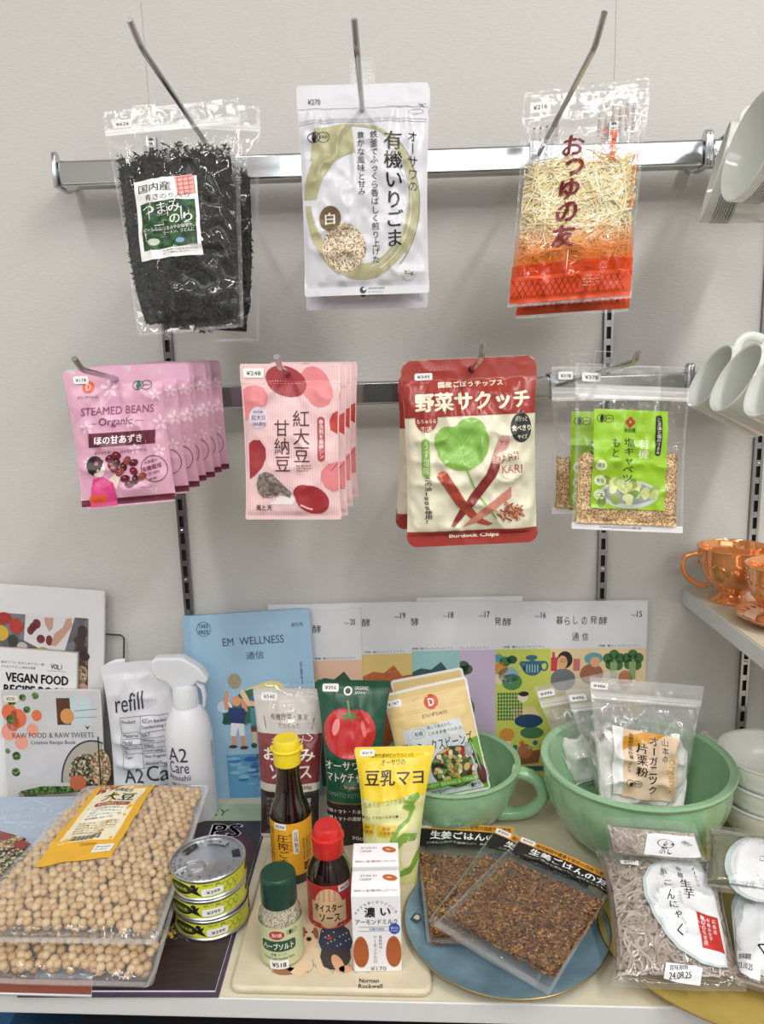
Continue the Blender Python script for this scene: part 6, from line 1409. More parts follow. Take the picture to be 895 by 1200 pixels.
# ------------------------------------------------------------------ almond drink cartons
pb = A(443, 1139, z=TZ); kc = depth(pb + Vector((0, 0, .05))) / F; wc = 57.5 * kc; z1 = A(441, 1049.5, y=pb.y).z - TZ
def carton(y, x, label):
    t = E('drink_carton', label, 'carton', mw=Matrix.Translation((x, y, TZ)), group='almond drink cartons'); CW = M((236, 236, 238), .35)
    pr = [(0, 0), (0, z1), (.009, z1 + .0045), (.029, z1 + .0075), (.031, z1 - .002), (.031, 0)]; n = len(pr); h = wc / 2
    mb = MB(); V = [(-h, a, b) for a, b in pr] + [(h, a, b) for a, b in pr]; mb.add(V, [list(range(n)), list(range(n, 2 * n))[::-1]] + [(i, n + i, n + (i + 1) % n, (i + 1) % n) for i in range(n)], CW); mb.build('carton_body', t, bevel=.0012)
    mb = MB(); cv = Cv(); W, H = 58, 90; OR_ = M((186, 100, 52), .4); OR2 = M((150, 76, 40), .4); BL_ = M((44, 84, 168), .4)
    for i, ch in enumerate('幸せは、濃いほうがいい。'): a = -62 + i * 11; cv.T(ch, 29 + 27 * math.sin(math.radians(a)) - 1.4, 31 - 24 * math.cos(math.radians(a)) - 1.6, 29 + 27 * math.sin(math.radians(a)) + 1.4, 31 - 24 * math.cos(math.radians(a)) + 1.6, GREYI, rot=a * .8)
    cv.T('濃', 15, 13, 28, 25, INK, bold=.03, res=3); cv.T('い', 34, 14, 46, 23, INK, bold=.03, res=3); cv.T('アーモンドミルク', 4, 27, 54, 33, INK, bold=.01)
    cv.line([(8, 36), (44, 36)], .4, GREYI); cv.line([(8, 41), (44, 41)], .4, GREYI); cv.T('砂糖不使用', 20, 37, 38, 40, BL_, L=4); cv.ell(50, 38.5, 6.5, 6.5, BL_, L=2); cv.T('濃さ2%', 45.5, 36, 54.5, 39, WHITE, L=4); cv.T('ｱｰﾓﾝﾄﾞ', 46, 39.5, 54, 42, WHITE, L=4)
    for cx in (9.5, 48.5):
        pts = [(cx + 9.3 * math.sin(a) * (1 if a < PI else 1), 67 - 19 * math.cos(a) * (1.05 if math.cos(a) > 0 else .9)) for a in np.linspace(0, 2 * PI, 26, endpoint=False)]
        cv.poly([(max(.4, min(57.6, x)), y) for x, y in pts], OR_, L=2)
        for j in range(9): cv.line([(cx + (j - 4) * 1.0, 50), (cx + (j - 4) * 1.9, 62), (cx + (j - 4) * 1.9, 74), (cx + (j - 4) * .9, 82)], .35, OR2, L=4)
    cv.TV('原材料は、', 31, 46, 35, 66, GREYI); cv.TV('アーモンドだけ。', 24, 46, 29, 84, GREYI); cv.T('¥170', 20, 83, 39, 88, M((110, 110, 112), .4))
    cv.bake(mb, flat(W, wc / 58, z1 / 90, H)); 
    def topf(x, y, L):                       # the folded top: y 0..14 front slope, 14..40 the flat top
        yy = np.where(y < 12, y * .00075, .009 + (y - 12) * .00077); zz = z1 + np.where(y < 12, y / 12 * .0045, .0045 + (y - 12) / 26 * .003)
        return np.stack([(x - 29) * wc / 58, yy, zz + .0003 + L * .0001], 1), np.tile([0., -.2, .98], (len(x), 1))
    cv = Cv(); A_ = Cv(); cv.T('開封前によく振ってからお召し上がりください', 4, 4.2, 55, 6.8, GREYI)
    for V, Fc, m_, L in cv.c: V[:, 1] = 11 - V[:, 1]
    c2 = Cv(); c2.T('よく振って', 18, 4, 34, 7, M((200, 80, 60), .4), L=4); c2.T('27.03.31', 10, 26, 30, 29, GREYI); c2.T('120239', 10, 20, 24, 23, GREYI); c2.ell(46, 24, 9, 5, OR_, rot=15, L=2); c2.ell(45, 24, 3.5, 1.2, M((226, 186, 150), .4), rot=15, L=3)
    for V, Fc, m_, L in c2.c:
        if m_ is not OR_: pass
    for V, Fc, m_, L in c2.c:
        mid = (V[:, 1].max() + V[:, 1].min()) / 2; V[:, 1] = 2 * mid - V[:, 1]
    cv.c += c2.c; cv.bake(mb, topf); mb.build('printed_front', t)
    return t
carton(pb.y, pb.x, 'front white almond drink carton with two almonds')
carton(pb.y + .0455, A(439.5, 1004, y=pb.y + .0455).x, 'rear white almond drink carton behind the front one')

# ------------------------------------------------------------------ standing pouches
def stand(name, label, q, body, cvf, group=None, film_top=None, **kw):
    P = Pouch(q, **kw); mb = MB(); P.sheet(mb, body); cv = Cv(); cvf(cv, P); P.pr(mb, cv, 6)
    return mb.build(name, mw=q['m'], label=label, cat='pouch', group=group), P
def bandp(cv, P, y0, y1, mat, L, ins=.3):
    ys = np.linspace(y0, y1, 12); h = P.hw(ys) - ins; cv.poly([(P.W / 2 - h[i], ys[i]) for i in range(12)] + [(P.W / 2 + h[i], ys[i]) for i in range(12)][::-1], mat, L)
# okonomi sauce pouch in a clear outer bag
q = quad((296, 805), (383, 808), (306, 980), (374, 981), yt=-.120, zb=SH + .001)
RDK = M((128, 34, 40), .35, bump=.2, bs=40); GRT = M((206, 200, 196), .4); DKB = M((44, 30, 30), .35); WI = M((244, 238, 232), .4)
def c_(cv, P):
    W, H = P.W, P.H; bandp(cv, P, .5, 51, GRT, 1); bandp(cv, P, 51, 108, RDK, 1); bandp(cv, P, 108, 117, M((214, 206, 190), .4), 1); bandp(cv, P, 117, H - 4, DKB, 1)
    cv.T('有機野菜・果実', 22, 28, 66, 35, M((90, 70, 66), .4), L=3, bold=.01); cv.T('でつくった', 31, 38, 57, 44, M((90, 70, 66), .4), L=3)
    cv.line([(14, 32), (17, 46)], .8, M((90, 70, 66), .4), L=3); cv.line([(73, 32), (70, 46)], .8, M((90, 70, 66), .4), L=3)
    cv.T('オーサワの', 24, 55, 60, 62, WI, L=3, bold=.02); cv.T('お好み', 14, 66, 74, 82, WI, L=3, bold=.03, res=3); cv.T('ソース', 22, 86, 70, 102, WI, L=3, bold=.03, res=3); cv.T('300g', 56, 110, 70, 115, INK, L=3, bold=.02)
    cv.TV('国産有機', 62, 124, 69, 150, WI, L=3, bold=.02); small(cv, 18, 124, 56, 160, 6, ['化学調味料不使用', 'こだわりの素材で', 'つくりました'], M((180, 160, 150), .4))
t, P = stand('sauce_pouch', 'grey and dark red okonomi sauce pouch behind the oil bottle', q, GRT, c_, bulge=13, ts=9, bs=6, wr=1.2, seed=91, wave=1, r=2, pinch=.08, nx=44, ny=60, belly=1.2)
sticker(t, P, 10, 5, 19, 9, '¥540')
q2 = quad((293, 796), (392, 800), (303, 982), (379, 983), yt=-.122, zb=SH + .0005); P2 = Pouch(q2, bulge=16, ts=6, bs=5, wr=2.2, seed=93, wave=1, r=2, pinch=.08, nx=44, ny=60, belly=1.2); mb = MB(); P2.sheet(mb, FILM, back=False); o = mb.build('clear_overwrap', t); o.matrix_parent_inverse = q['m'].inverted(); o.matrix_basis = q2['m']
# tomato ketchup pouch
q = quad((370, 796), (458, 798), (383, 996), (442, 997), yt=-.150, zb=SH + .001)
GRN_ = M((30, 80, 58), .3, bump=.2, bs=40); TOMR = M((196, 48, 50), .25, coat=.5); TOMD = M((160, 34, 40), .3)
def c_(cv, P):
    W, H = P.W, P.H; bandp(cv, P, 140, H - 2, DKB, 1); bandp(cv, P, 138.6, 140, GOLD, 2)
    cv.ring(38, 12, 5, 5, 1.8, WI, L=3); cv.T('ORGANIC', 46, 7, 62, 11, WI, L=3); cv.T('JAPAN', 46, 12.5, 58, 16, WI, L=3)
    cx, cy = 41, 58; cv.ell(cx - 8, cy, 23, 27, TOMR, L=2); cv.ell(cx + 9, cy, 21, 26, TOMR, L=2.2); cv.ell(cx, cy + 12, 24, 18, TOMR, L=2.3)
    cv.ell(cx - 16, cy - 6, 4, 10, M((236, 150, 150), .25), rot=12, L=3); cv.ell(cx + 16, cy - 4, 2.5, 9, M((226, 120, 120), .25), rot=-12, L=3)
    for a in range(0, 360, 60): b = math.radians(a + 12); cv.poly([(cx - 2 * math.sin(b), cy - 18 + 2 * math.cos(b)), (cx + 15 * math.cos(b), cy - 18 + 8 * math.sin(b)), (cx + 2 * math.sin(b), cy - 18 - 2 * math.cos(b))], M((74, 132, 70), .35), L=4)
    cv.line([(cx, cy - 18), (cx - 3, cy - 36)], 2.2, M((104, 156, 90), .35), L=5)
    cv.T('オーサワの', 12, 91, 64, 101, WI, L=3, bold=.02); cv.T('トマトケチャップ', 8, 104, 72, 115, WI, L=3, bold=.02); cv.T('Organic', 30, 118, 56, 124, GOLD, L=3, shear=.3); cv.T('TOMATO KETCHUP', 12, 127, 66, 132, M((120, 150, 130), .4), L=3)
    cv.T('有機トマト・たまねぎ', 12, 146, 66, 151, WI, L=3, bold=.01); cv.T('有機トマトの濃厚な味', 12, 155, 66, 160, WI, L=3, bold=.01); cv.T('300g', 44, 180, 62, 186, WI, L=3)
t, P = stand('ketchup_pouch', 'dark green tomato ketchup pouch with a big tomato', q, GRN_, c_, bulge=14, ts=10, bs=6, wr=1.4, seed=96, wave=1, r=2, pinch=.12, nx=44, ny=60, belly=1.2)
sticker(t, P, 8, 4, 19, 9, '¥356')
# soy mayonnaise pouch
q = quad((415, 875), (510, 874), (425, 1046), (489, 1042), yt=-.205, zb=SH + .001)
YEL2 = M((236, 206, 44), .3); YEG = M((216, 216, 150), .3, bump=.15, bs=40); LF = M((122, 164, 62), .3)
def c_(cv, P):
    W, H = P.W, P.H; bandp(cv, P, .5, 56, YEL2, 1)
    cv.poly([(8, 55), (W - 9, 55), (W - 12, 58), (68, 56), (50, 62), (30, 66), (8, 58)], YEL2, L=1.2)
    BRD = M((90, 52, 30), .4); cv.T('植物性素材だけでつくった', 20, 8, 70, 13, BRD, L=3, bold=.01); cv.T('オーサワの', 32, 15, 60, 22, BRD, L=3, bold=.01)
    cv.T('豆乳マヨ', 14, 27, 82, 46, M((58, 36, 28), .35), L=3, bold=.03, res=3); cv.T('なめらかでコクがある', 14, 62, 62, 69, M((170, 176, 60), .35), L=3, rot=-7, bold=.01)
    cv.T('◆コレステロールゼロ◆', 12, 80, 54, 84, BRD, L=3, rot=-2)
    cv.rr(10, 90, 27, 103, 2, M((226, 190, 50), .35), L=2); cv.T('卵', 16, 92, 21, 96, BRD, L=4); cv.T('不使用', 12, 97, 25, 101, BRD, L=4); cv.rr(30, 91, 51, 104, 2, M((226, 190, 50), .35), L=2); cv.T('国産', 36, 93, 45, 97, BRD, L=4); cv.T('大豆使用', 33, 98, 49, 102, BRD, L=4)
    cv.poly([(60, 66), (66, 58), (76, 54), (78, 60), (70, 68)], LF, L=3); cv.poly([(70, 68), (60, 68), (58, 72), (66, 76), (72, 74)], LF, L=3); cv.poly([(70, 66), (73, 72), (66, 88), (56, 96), (50, 108), (46, 120), (43, 120), (46, 104), (54, 92), (64, 84)], LF, L=3)
    cv.poly([(46, 110), (60, 100), (76, 102), (74, 110), (60, 112), (52, 124), (46, 130)], LF, L=3); cv.ell(68, 118, 9, 24, M((222, 214, 178), .3), rot=12, L=2.5); cv.poly([(80, 118), (78, 134), (70, 148), (56, 152), (54, 146), (68, 140), (74, 126)], LF, L=3.5)
t, P = stand('mayonnaise_pouch', 'yellow and pale green soy mayonnaise pouch behind the drink cartons', q, YEG, c_, bulge=15, ts=9, bs=6, wr=1.4, seed=99, wave=1.2, r=2, pinch=.12, nx=44, ny=60, belly=1.2)
sticker(t, P, 7, 3, 17, 8, '¥319')
# mixed bean pouches in the batter cup
def mixbean(q, label, seed, full=True):
    TAN = M((226, 200, 140), .35); SLV = M((206, 214, 216), .3); GB = M((112, 168, 56), .35)
    P = Pouch(q, bulge=9, ts=12, bs=9, wr=.7, seed=seed, wave=1.5, r=3, nx=44, ny=60, pinch=.02); mb = MB(); P.sheet(mb, M((236, 236, 234), .35)); cv = Cv(); W, H = P.W, P.H
    cv.rect(2, 3, W - 3, 70, TAN, L=1); cv.rect(2, 70, W - 3, H - 3, GB, L=1); cv.poly([(14, 46), (W - 18, 44), (W - 8, H - 4), (12, H - 4)], SLV, L=2)
    RDD = M((206, 74, 48), .35); cv.ell(54, 20, 8.5, 8.5, RDD, L=2); cv.T('D', 50.5, 15.5, 57.5, 24.5, WI, bold=.04, L=4); cv.T('だいずDAYS', 40, 32, 70, 36.5, M((60, 50, 40), .4), L=3, bold=.02)
    cv.rr(24, 47, 40, 58, 5, M((160, 168, 170), .3), L=3); cv.rr(24.7, 47.7, 39.3, 57.3, 4.5, SLV, L=3.5); cv.T('有機', 27, 50, 37, 55.5, INK, L=5); cv.T('蒸してあるから、', 43, 46, 72, 50, INK, L=4); cv.T('このまま食べられる。', 43, 53, 84, 57, INK, L=4)
    cv.T('蒸しミックスビーンズ', 10, 62, 92, 76, M((50, 46, 44), .35), L=4, bold=.012)
    cv.ell(66, 99, 29, 25, M((70, 84, 52), .4), L=3); r_ = np.random.RandomState(6)
    for i in range(110):
        a = r_.rand() * 6.3; d = r_.rand() ** .5; x = 66 + 26 * d * math.cos(a); y = 98 + 22 * d * math.sin(a)
        cv.ell(x, y, 2 + r_.rand() * 3.4, 1.5 + r_.rand() * 2, M([(94, 132, 62), (206, 178, 118), (160, 44, 44), (52, 70, 40), (224, 214, 190), (120, 152, 84), (60, 40, 48), (196, 150, 90)][i % 8], .35), rot=r_.rand() * 180, L=4 + (i % 6) * .4, n=12)
    cv.line([(84, 78), (88, 104), (85, 120)], 2.2, M((190, 194, 200), .2), L=8); cv.ell(84, 82, 4, 9, M((160, 164, 170), .2), L=8); cv.line([(90, 78), (93, 110)], 1.2, M((176, 180, 186), .2), L=8)
    cv.poly([(12, H - 22), (W - 6, H - 22), (W - 5, H - 14), (12, H - 14)], GB, L=7); cv.T('SWEET BEANS & GRAIN', 24, H - 20, 88, H - 16, M((216, 236, 180), .35), L=9); cv.T('甘くない', 30, H - 11, 48, H - 6, INK, L=4); cv.merge(jas(82, H - 9, 5, INK)); cv.ell(W - 7, H - 20, 5, 12, M((96, 52, 50), .4), L=8)
    for yy in (26, 28.5): cv.rect(3, yy, W - 4, yy + .6, M((206, 180, 120), .35), L=2)
    P.pr(mb, cv, 6); t = mb.build('bean_pouch', mw=q['m'], label=label, cat='pouch', group='mixed bean pouches in the green cup')
    if full: sticker(t, P, 1, 9, 19, 8, '¥197')
    return t
q = quad((457, 798), (541, 781), (490, 928), (574, 912), yt=-.100, yb=-.120); mixbean(q, 'rear mixed bean pouch in the green handled cup, its tan top edge showing', 104, False)
q = quad((448, 814), (546, 792), (478, 944), (575, 924), yt=-.132, yb=-.168); mixbean(q, 'front mixed bean pouch with salad photo in the green handled cup', 103)
# refill pouch
q = quad((119, 780), (226, 768), (134, 936), (236, 932), yt=-.052, yb=-.062, foot=SH + .001)
def c_(cv, P):
    W, H = P.W, P.H; G_ = M((96, 98, 106), .4); K = M((50, 54, 70), .4)
    cv.T('refill', 13, 33, 47, 54, M((40, 46, 70), .4), L=3, bold=.0, rot=-6, shear=.15, res=3); x0, x1, y0 = 19, 84, 61
    for y in (0, 18, 25, 31, 37, 43, 60): cv.line([(x0, y0 + y), (x1, y0 + y - 3)], .5, G_, L=3)
    cv.line([(x0, y0), (x0, y0 + 60)], .5, G_, L=3); cv.line([(44, y0 - 1), (44, y0 + 58)], .5, G_, L=3)
    for i, (a, b) in enumerate((('Product', 'A2Care Anti-bacterial'), ('', 'Deodorizing Mist'), ('Material', 'MA-T'), ('Model', '300ppm'), ('Net', '300ml'), ('Pb', 'neutrality'), ('Type', 'Non Fragrance'), ('', 'Alcohol Free'))):
        yy = y0 + (3, 10, 19, 26, 32, 38, 45, 53)[i]
        if a: cv.T(a, 21, yy, 21 + 2.3 * len(a), yy + 4, K, L=3)
        cv.T(b, 46, yy - 1.5, 46 + min(36, 2.2 * len(b)), yy + 2.8, K, L=3)
    cv.T('A2', 18, 121, 42, 138, K, L=3, res=3); cv.T('Care', 46, 118, 92, 137, K, L=3, res=3); cv.T('Atooshii with Science', 17, 142, 92, 148, K, L=3)
    cv.poly([(52, 156), (60, 152), (62, 158), (56, 160)], K, L=3); cv.poly([(52, 156), (46, 152), (45, 157), (50, 160)], K, L=3); cv.line([(52, 155), (54, 165)], .6, K, L=3); cv.rect(67, 10, 71, 15, K, L=3); cv.rect(84, 32, 95, 39, M((40, 50, 100), .4), L=3); cv.T('ANA', 85, 33, 94, 38, WI, L=5)
t, P = stand('refill_pouch', 'white refill pouch with slanted spout and printed table, behind the spray bottle', q, M((222, 224, 230), .25, bump=.2, bs=40), c_, bulge=9, ts=14, bs=8, wr=2.0, seed=107, wave=1.5, r=8, pinch=.05, nx=56, ny=70)
mb = MB(); s_ = P.sx; Hh = P.H * P.sy
c1 = P.fn(np.array([6.]), np.array([12.]), 0)[0][0]
mb.tube([tuple(c1 + np.array([-.006, .006, .006])), tuple(c1 + np.array([.004, .006, .010])), tuple(c1 + np.array([.014, .007, .013])), tuple(c1 + np.array([.026, .008, .015]))], [.0045, .006, .006, .004], M((226, 228, 234), .3), n=12, flat=.5); mb.build('pour_spout', t)

# ------------------------------------------------------------------ spray bottle
p = A(229, 953, z=SH); y0 = p.y; k = depth(p + Vector((0, 0, .1))) / F; Z = lambda py: A(221, py, y=y0).z - SH
t = E('spray_bottle', 'white spray bottle with translucent trigger head beside the refill pouch', 'bottle', mw=Matrix.Translation((p.x, p.y, SH)))
BW = M((226, 227, 234), .3); FW = M((222, 226, 232), .35, sss=.4); r = 27 * k
mb = MB(); mb.lathe([(.0001, .001), (r * .86, .001), (r * .95, 0), (r, .005), (r, Z(862)), (r * .985, Z(855)), (r * .9, Z(843)), (r * .72, Z(832)), (r * .6, Z(827)), (r * .55, Z(826)), (.0001, Z(826))], BW, n=64); mb.build('bottle_body', t)
mb = MB(); rc = 14.5 * k; mb.lathe([(rc * .9, Z(829)), (rc * 1.04, Z(828)), (rc, Z(824)), (rc * .96, Z(803)), (rc * .8, Z(800)), (.0001, Z(800))], FW, n=90, fn=lambda a, k_: 1 + .02 * math.sin(a * 30)); mb.build('collar', t)
hd = [(184, 772), (190, 768), (220, 768), (226, 772), (238, 780), (248, 794), (245, 800), (236, 796), (231, 801), (231, 806), (206, 806), (200, 797), (188, 792), (183, 782)]
mb = MB(); th = .009; V = [((px - 219) * k, -th, Z(py)) for px, py in hd] + [((px - 219) * k, th, Z(py)) for px, py in hd]; n = len(hd)
mb.add(V, [list(range(n)), list(range(n, 2 * n))[::-1]] + [(i, n + i, n + (i + 1) % n, (i + 1) % n) for i in range(n)], FW); mb.build('spray_head', t, bevel=.0045, seg=3)
mb = MB(); mb.tube([(.016 * 1, 0, Z(798)), (.024, 0, Z(806)), (.026, 0, Z(816)), (.024, 0, Z(828))], [.0035, .003, .003, .002], FW, n=10, flat=1.8, up=(1, 0, 0)); mb.build('trigger', t)
U = k; L0 = PI * 2 * r / U; m0 = L0 / 2; zl = Z(862); K = M((50, 54, 70), .4); mb = MB(); cv = Cv()
cv.T('A2', m0 - 22, 2, m0 + 2, 19, K, L=2, res=3); cv.T('Care', m0 - 22, 19, m0 + 3, 33, K, L=2, res=3); cv.T('Atooshii', m0 - 24, 35, m0 + 4, 42, K, L=2); cv.T('with Science', m0 - 22, 45, m0 + 4, 49, K, L=2); cv.T('Anti Bacterial', m0 - 15, 61, m0, 63.5, K, L=2); cv.T('Deodorizing Mist', m0 - 15, 65, m0 + 2, 67.5, K, L=2)
cv.bake(mb, cyl(r, zl, U, -90 - 180 + 4)); mb.build('printed_text', t)
mb = MB(); cv = Cv(); cv.TV('除菌消臭ミスト', m0 + 34, 4, m0 + 38, 40, K, L=2); cv.bake(mb, cyl(r, zl, U, -90 - 180 + 4)); mb.build('side_text', t)

# ------------------------------------------------------------------ powder bags in the mixing bowl
PFILM = film('milky_film', haze=.12, rough=.09, gloss=1.8, bump=.8, bs=40, tint=(.96, .96, .96))
PWD = M((244, 243, 240), .8, bump=.3, bs=60)
def powder(q, label, seed, lab, fy0=62, full=True, x0=6, x1=None):
    FILM = PFILM
    t = E('powder_bag', label, 'bag', mw=q['m'], group='clear bags of potato starch'); P = Pouch(q, bulge=9, ts=26, bs=4, wr=3.0, seed=seed, wave=3, r=1, nx=60, ny=70, belly=.8, pinch=.02)
    mb = MB(); P.sheet(mb, FILM); P.seals(mb, SEALF, 4, 12, 2); mb.build('bag_film', t); W, H = P.W, P.H
    mb = MB(); fill_sheet(P, mb, PWD, x0, x1 or W - 16, fy0, H - 4, inset=2, amp=2.5, sc=14, seed=seed, rag=10, both=True); mb.build('powder', t, kind='stuff')
    zip_strip(t, P, 17, 26)
    if lab:
        mb = MB(); lb = Cv(); PCH = M((234, 206, 180), .45); lb.rect(-11, -1, 0, 80, M((240, 240, 240), .4), L=2); lb.rect(0, 0, 62, 82, PCH, L=2); lb.poly([(0, 10), (24, 0), (50, 0), (0, 26)], M((214, 152, 50), .45), L=3); lb.poly([(0, 10), (24, 0), (4, 0), (0, 2)], PCH, L=3)
        for i, ch in enumerate('オーガニック'): lb.T(ch, 28, 4 + i * 12, 38, 14 + i * 12, INK, L=5, bold=.02) if ch != 'ー' else lb.rect(32.5, 5 + i * 12, 34, 14 + i * 12, INK, L=5)
        for i, ch in enumerate('片栗粉'): lb.T(ch, 14, 14 + i * 14, 26, 26 + i * 14, INK, L=5, bold=.02)
        lb.TV('山本の', 43, 4, 51, 34, INK, L=5); lb.TV('有機栽培馬鈴薯100%', 6, 4, 11, 52, INK, L=5); lb.T('organic', 34, 44, 76, 56, M((214, 158, 60), .45), L=4, rot=90); lb.merge(jas(12, 64, 7, INK))
        cv = Cv(); cv.warp(lb, 62, 82, lab); cv.bake(mb, P.fn, 4); mb.build('label', t, label='peach paper label with gold corner')
    sticker(t, P, 2, 6, 20, 8, '¥486' if full else '¥496'); return t
q = quad((625, 804), (722, 786), (672, 925), (752, 905), yt=-.086, yb=-.116); powder(q, 'left powder bag in the big green bowl, tilted over the left rim', 111, [(52, 62), (86, 62), (88, 116), (56, 118)], 66, False)
q = quad((662, 808), (760, 800), (700, 930), (790, 920), yt=-.108, yb=-.140); powder(q, 'middle powder bag in the big green bowl, half hidden by the front one', 112, None, 70, False)
q = quad((692, 788), (824, 809), (702, 950), (798, 948), yt=-.136, yb=-.182); powder(q, 'front powder bag in the big green bowl with peach label', 113, locs(q, [(726, 851), (789, 862), (789, 938), (727, 932)]), 68, True)

# ------------------------------------------------------------------ ginger rice topping packs on the blue plate
GFILM = film('topping_film', haze=.02, gloss=1.3, rough=.08, bump=.5, bs=50)
GINM = cells('ginger_topping', [(120, 78, 36), (88, 54, 28), (156, 108, 52), (66, 40, 26), (184, 138, 76), (104, 62, 30), (140, 92, 46)], 380, rough=.25, bump=1, detail=1)
GINB = [M((124, 78, 34), .2, coat=.5), M((88, 52, 26), .2, coat=.5), M((150, 102, 54), .25, coat=.4), M((52, 32, 22), .2, coat=.5), M((108, 64, 30), .2, coat=.5)]
def ginger(q, label, seed, hdr, body, price):
    """hdr: pixel corners of the black header; body: pixel corners of the filling"""
    t = E('ginger_topping_pack', label, 'pack', mw=q['m'], group='ginger rice topping packs'); P = Pouch(q, bulge=3.5, ts=18, bs=8, wr=1.1, seed=seed, wave=1.5, r=1, nx=60, ny=70, pw=.3, pinch=0)
    mb = MB(); P.sheet(mb, GFILM); P.seals(mb, SEALF, 3, 2, 6); mb.build('bag_film', t)
    B = locs(q, body); r_ = np.random.RandomState(seed); mb = MB(); nx = ny = 46
    u, v = np.meshgrid(np.linspace(0, 1, nx), np.linspace(0, 1, ny), indexing='ij'); b = [np.array(x) for x in B]
    XY = (b[0] * (1 - u[..., None]) + b[1] * u[..., None]) * (1 - v[..., None]) + (b[3] * (1 - u[..., None]) + b[2] * u[..., None]) * v[..., None]
    for bk in (False, True):
        Pt, N = P.fn(XY[..., 0].ravel(), XY[..., 1].ravel(), 0, back=bk); e = np.minimum(np.minimum(u, 1 - u), np.minimum(v, 1 - v)).ravel(); n_ = vn(XY[..., 0].ravel() / 3, XY[..., 1].ravel() / 3, seed)
        Pt = Pt - N * ((1.4 + np.clip(.04 - e, 0, .04) * 50 + n_ * 1.6) * P.sx)[:, None]; I = np.arange(nx * ny).reshape(nx, ny)
        mb.add(Pt, np.stack([I[:-1, :-1], I[:-1, 1:], I[1:, 1:], I[1:, :-1]], -1).reshape(-1, 4), GINM)
    vs = np.array([v_.co for v_ in BM_[0].vertices])[:12]; import_f = OCT
    for i in range(2200):
        a, c_2 = r_.rand(), r_.rand(); xy = (b[0] * (1 - a) + b[1] * a) * (1 - c_2) + (b[3] * (1 - a) + b[2] * a) * c_2
        Pt, N = P.fn(np.array([xy[0]]), np.array([xy[1]]), 0); s_ = (.6 + 1.0 * r_.rand()) * P.sx; M_ = np.array(Matrix.Rotation(r_.rand() * 6, 3, 'Y') @ Matrix.Rotation(r_.rand(), 3, 'X'))
        mb.add((OCTV * np.array([s_ * 1.6, s_ * .6, s_])) @ M_.T + Pt[0] - N[0] * (1.6 * P.sx), import_f, GINB[int(r_.rand() ** 1.3 * 5)])
    mb.build('ginger_topping', t, kind='stuff')
    lb = Cv(); lb.rect(0, 0, 120, 10, M((226, 158, 58), .4), L=2); lb.rect(0, 10, 120, 34, M((34, 26, 30), .35), L=2); lb.T('栽培期間中農薬不使用の国産生姜使用', 22, 2, 116, 8.5, INK, L=4, bold=.02)
    lb.T('生姜ごはんの友', 18, 12, 112, 25, M((244, 244, 244), .4), L=4, bold=.035, res=3); lb.T('ごはんに混ぜて美味しい。具材としても！', 14, 28, 112, 31, M((220, 220, 220), .4), L=4)
    lb.rr(1, 1, 20, 9, 2, STICK, L=6); lb.T(price, 4, 3, 17, 7, INK, L=8)
    mb = MB(); cv = Cv(); cv.warp(lb, 120, 34, locs(q, hdr), dL=9); cv.bake(mb, P.fn, 6); mb.build('header_label', t, label='black and orange header label'); return t
OCTV = np.array([(1, 0, 0), (-1, 0, 0), (0, 1, 0), (0, -1, 0), (0, 0, 1), (0, 0, -1)], float); OCT = np.array([(0, 2, 4), (2, 1, 4), (1, 3, 4), (3, 0, 4), (2, 0, 5), (1, 2, 5), (3, 1, 5), (0, 3, 5)])
q = quad((487, 963), (603, 971), (500, 1108), (612, 1112), zt=SH + .030, zb=SH + .018)
ginger(q, 'left ginger topping pack on the blue plate, its black header level', 121, [(488, 964), (602, 972), (603, 1000), (486, 994)], [(490, 1003), (598, 1008), (608, 1096), (506, 1104)], '¥390')
q = quad((581, 971), (700, 1022), (503, 1078), (625, 1160), zt=SH + .039, zb=SH + .026)
ginger(q, 'middle ginger topping pack on the blue plate, mostly under the right one', 122, [(582, 972), (699, 1022), (692, 1046), (570, 995)], [(568, 1004), (688, 1052), (634, 1134), (512, 1070)], '¥390')
q = quad((610, 980), (724, 1029), (508, 1086), (642, 1168), zt=SH + .048, zb=SH + .034)
ginger(q, 'right ginger topping pack on the blue plate, lying on top at a slant', 123, [(611, 981), (723, 1029), (718, 1053), (600, 1001)], [(597, 1008), (709, 1060), (650, 1146), (530, 1078)], '¥390')

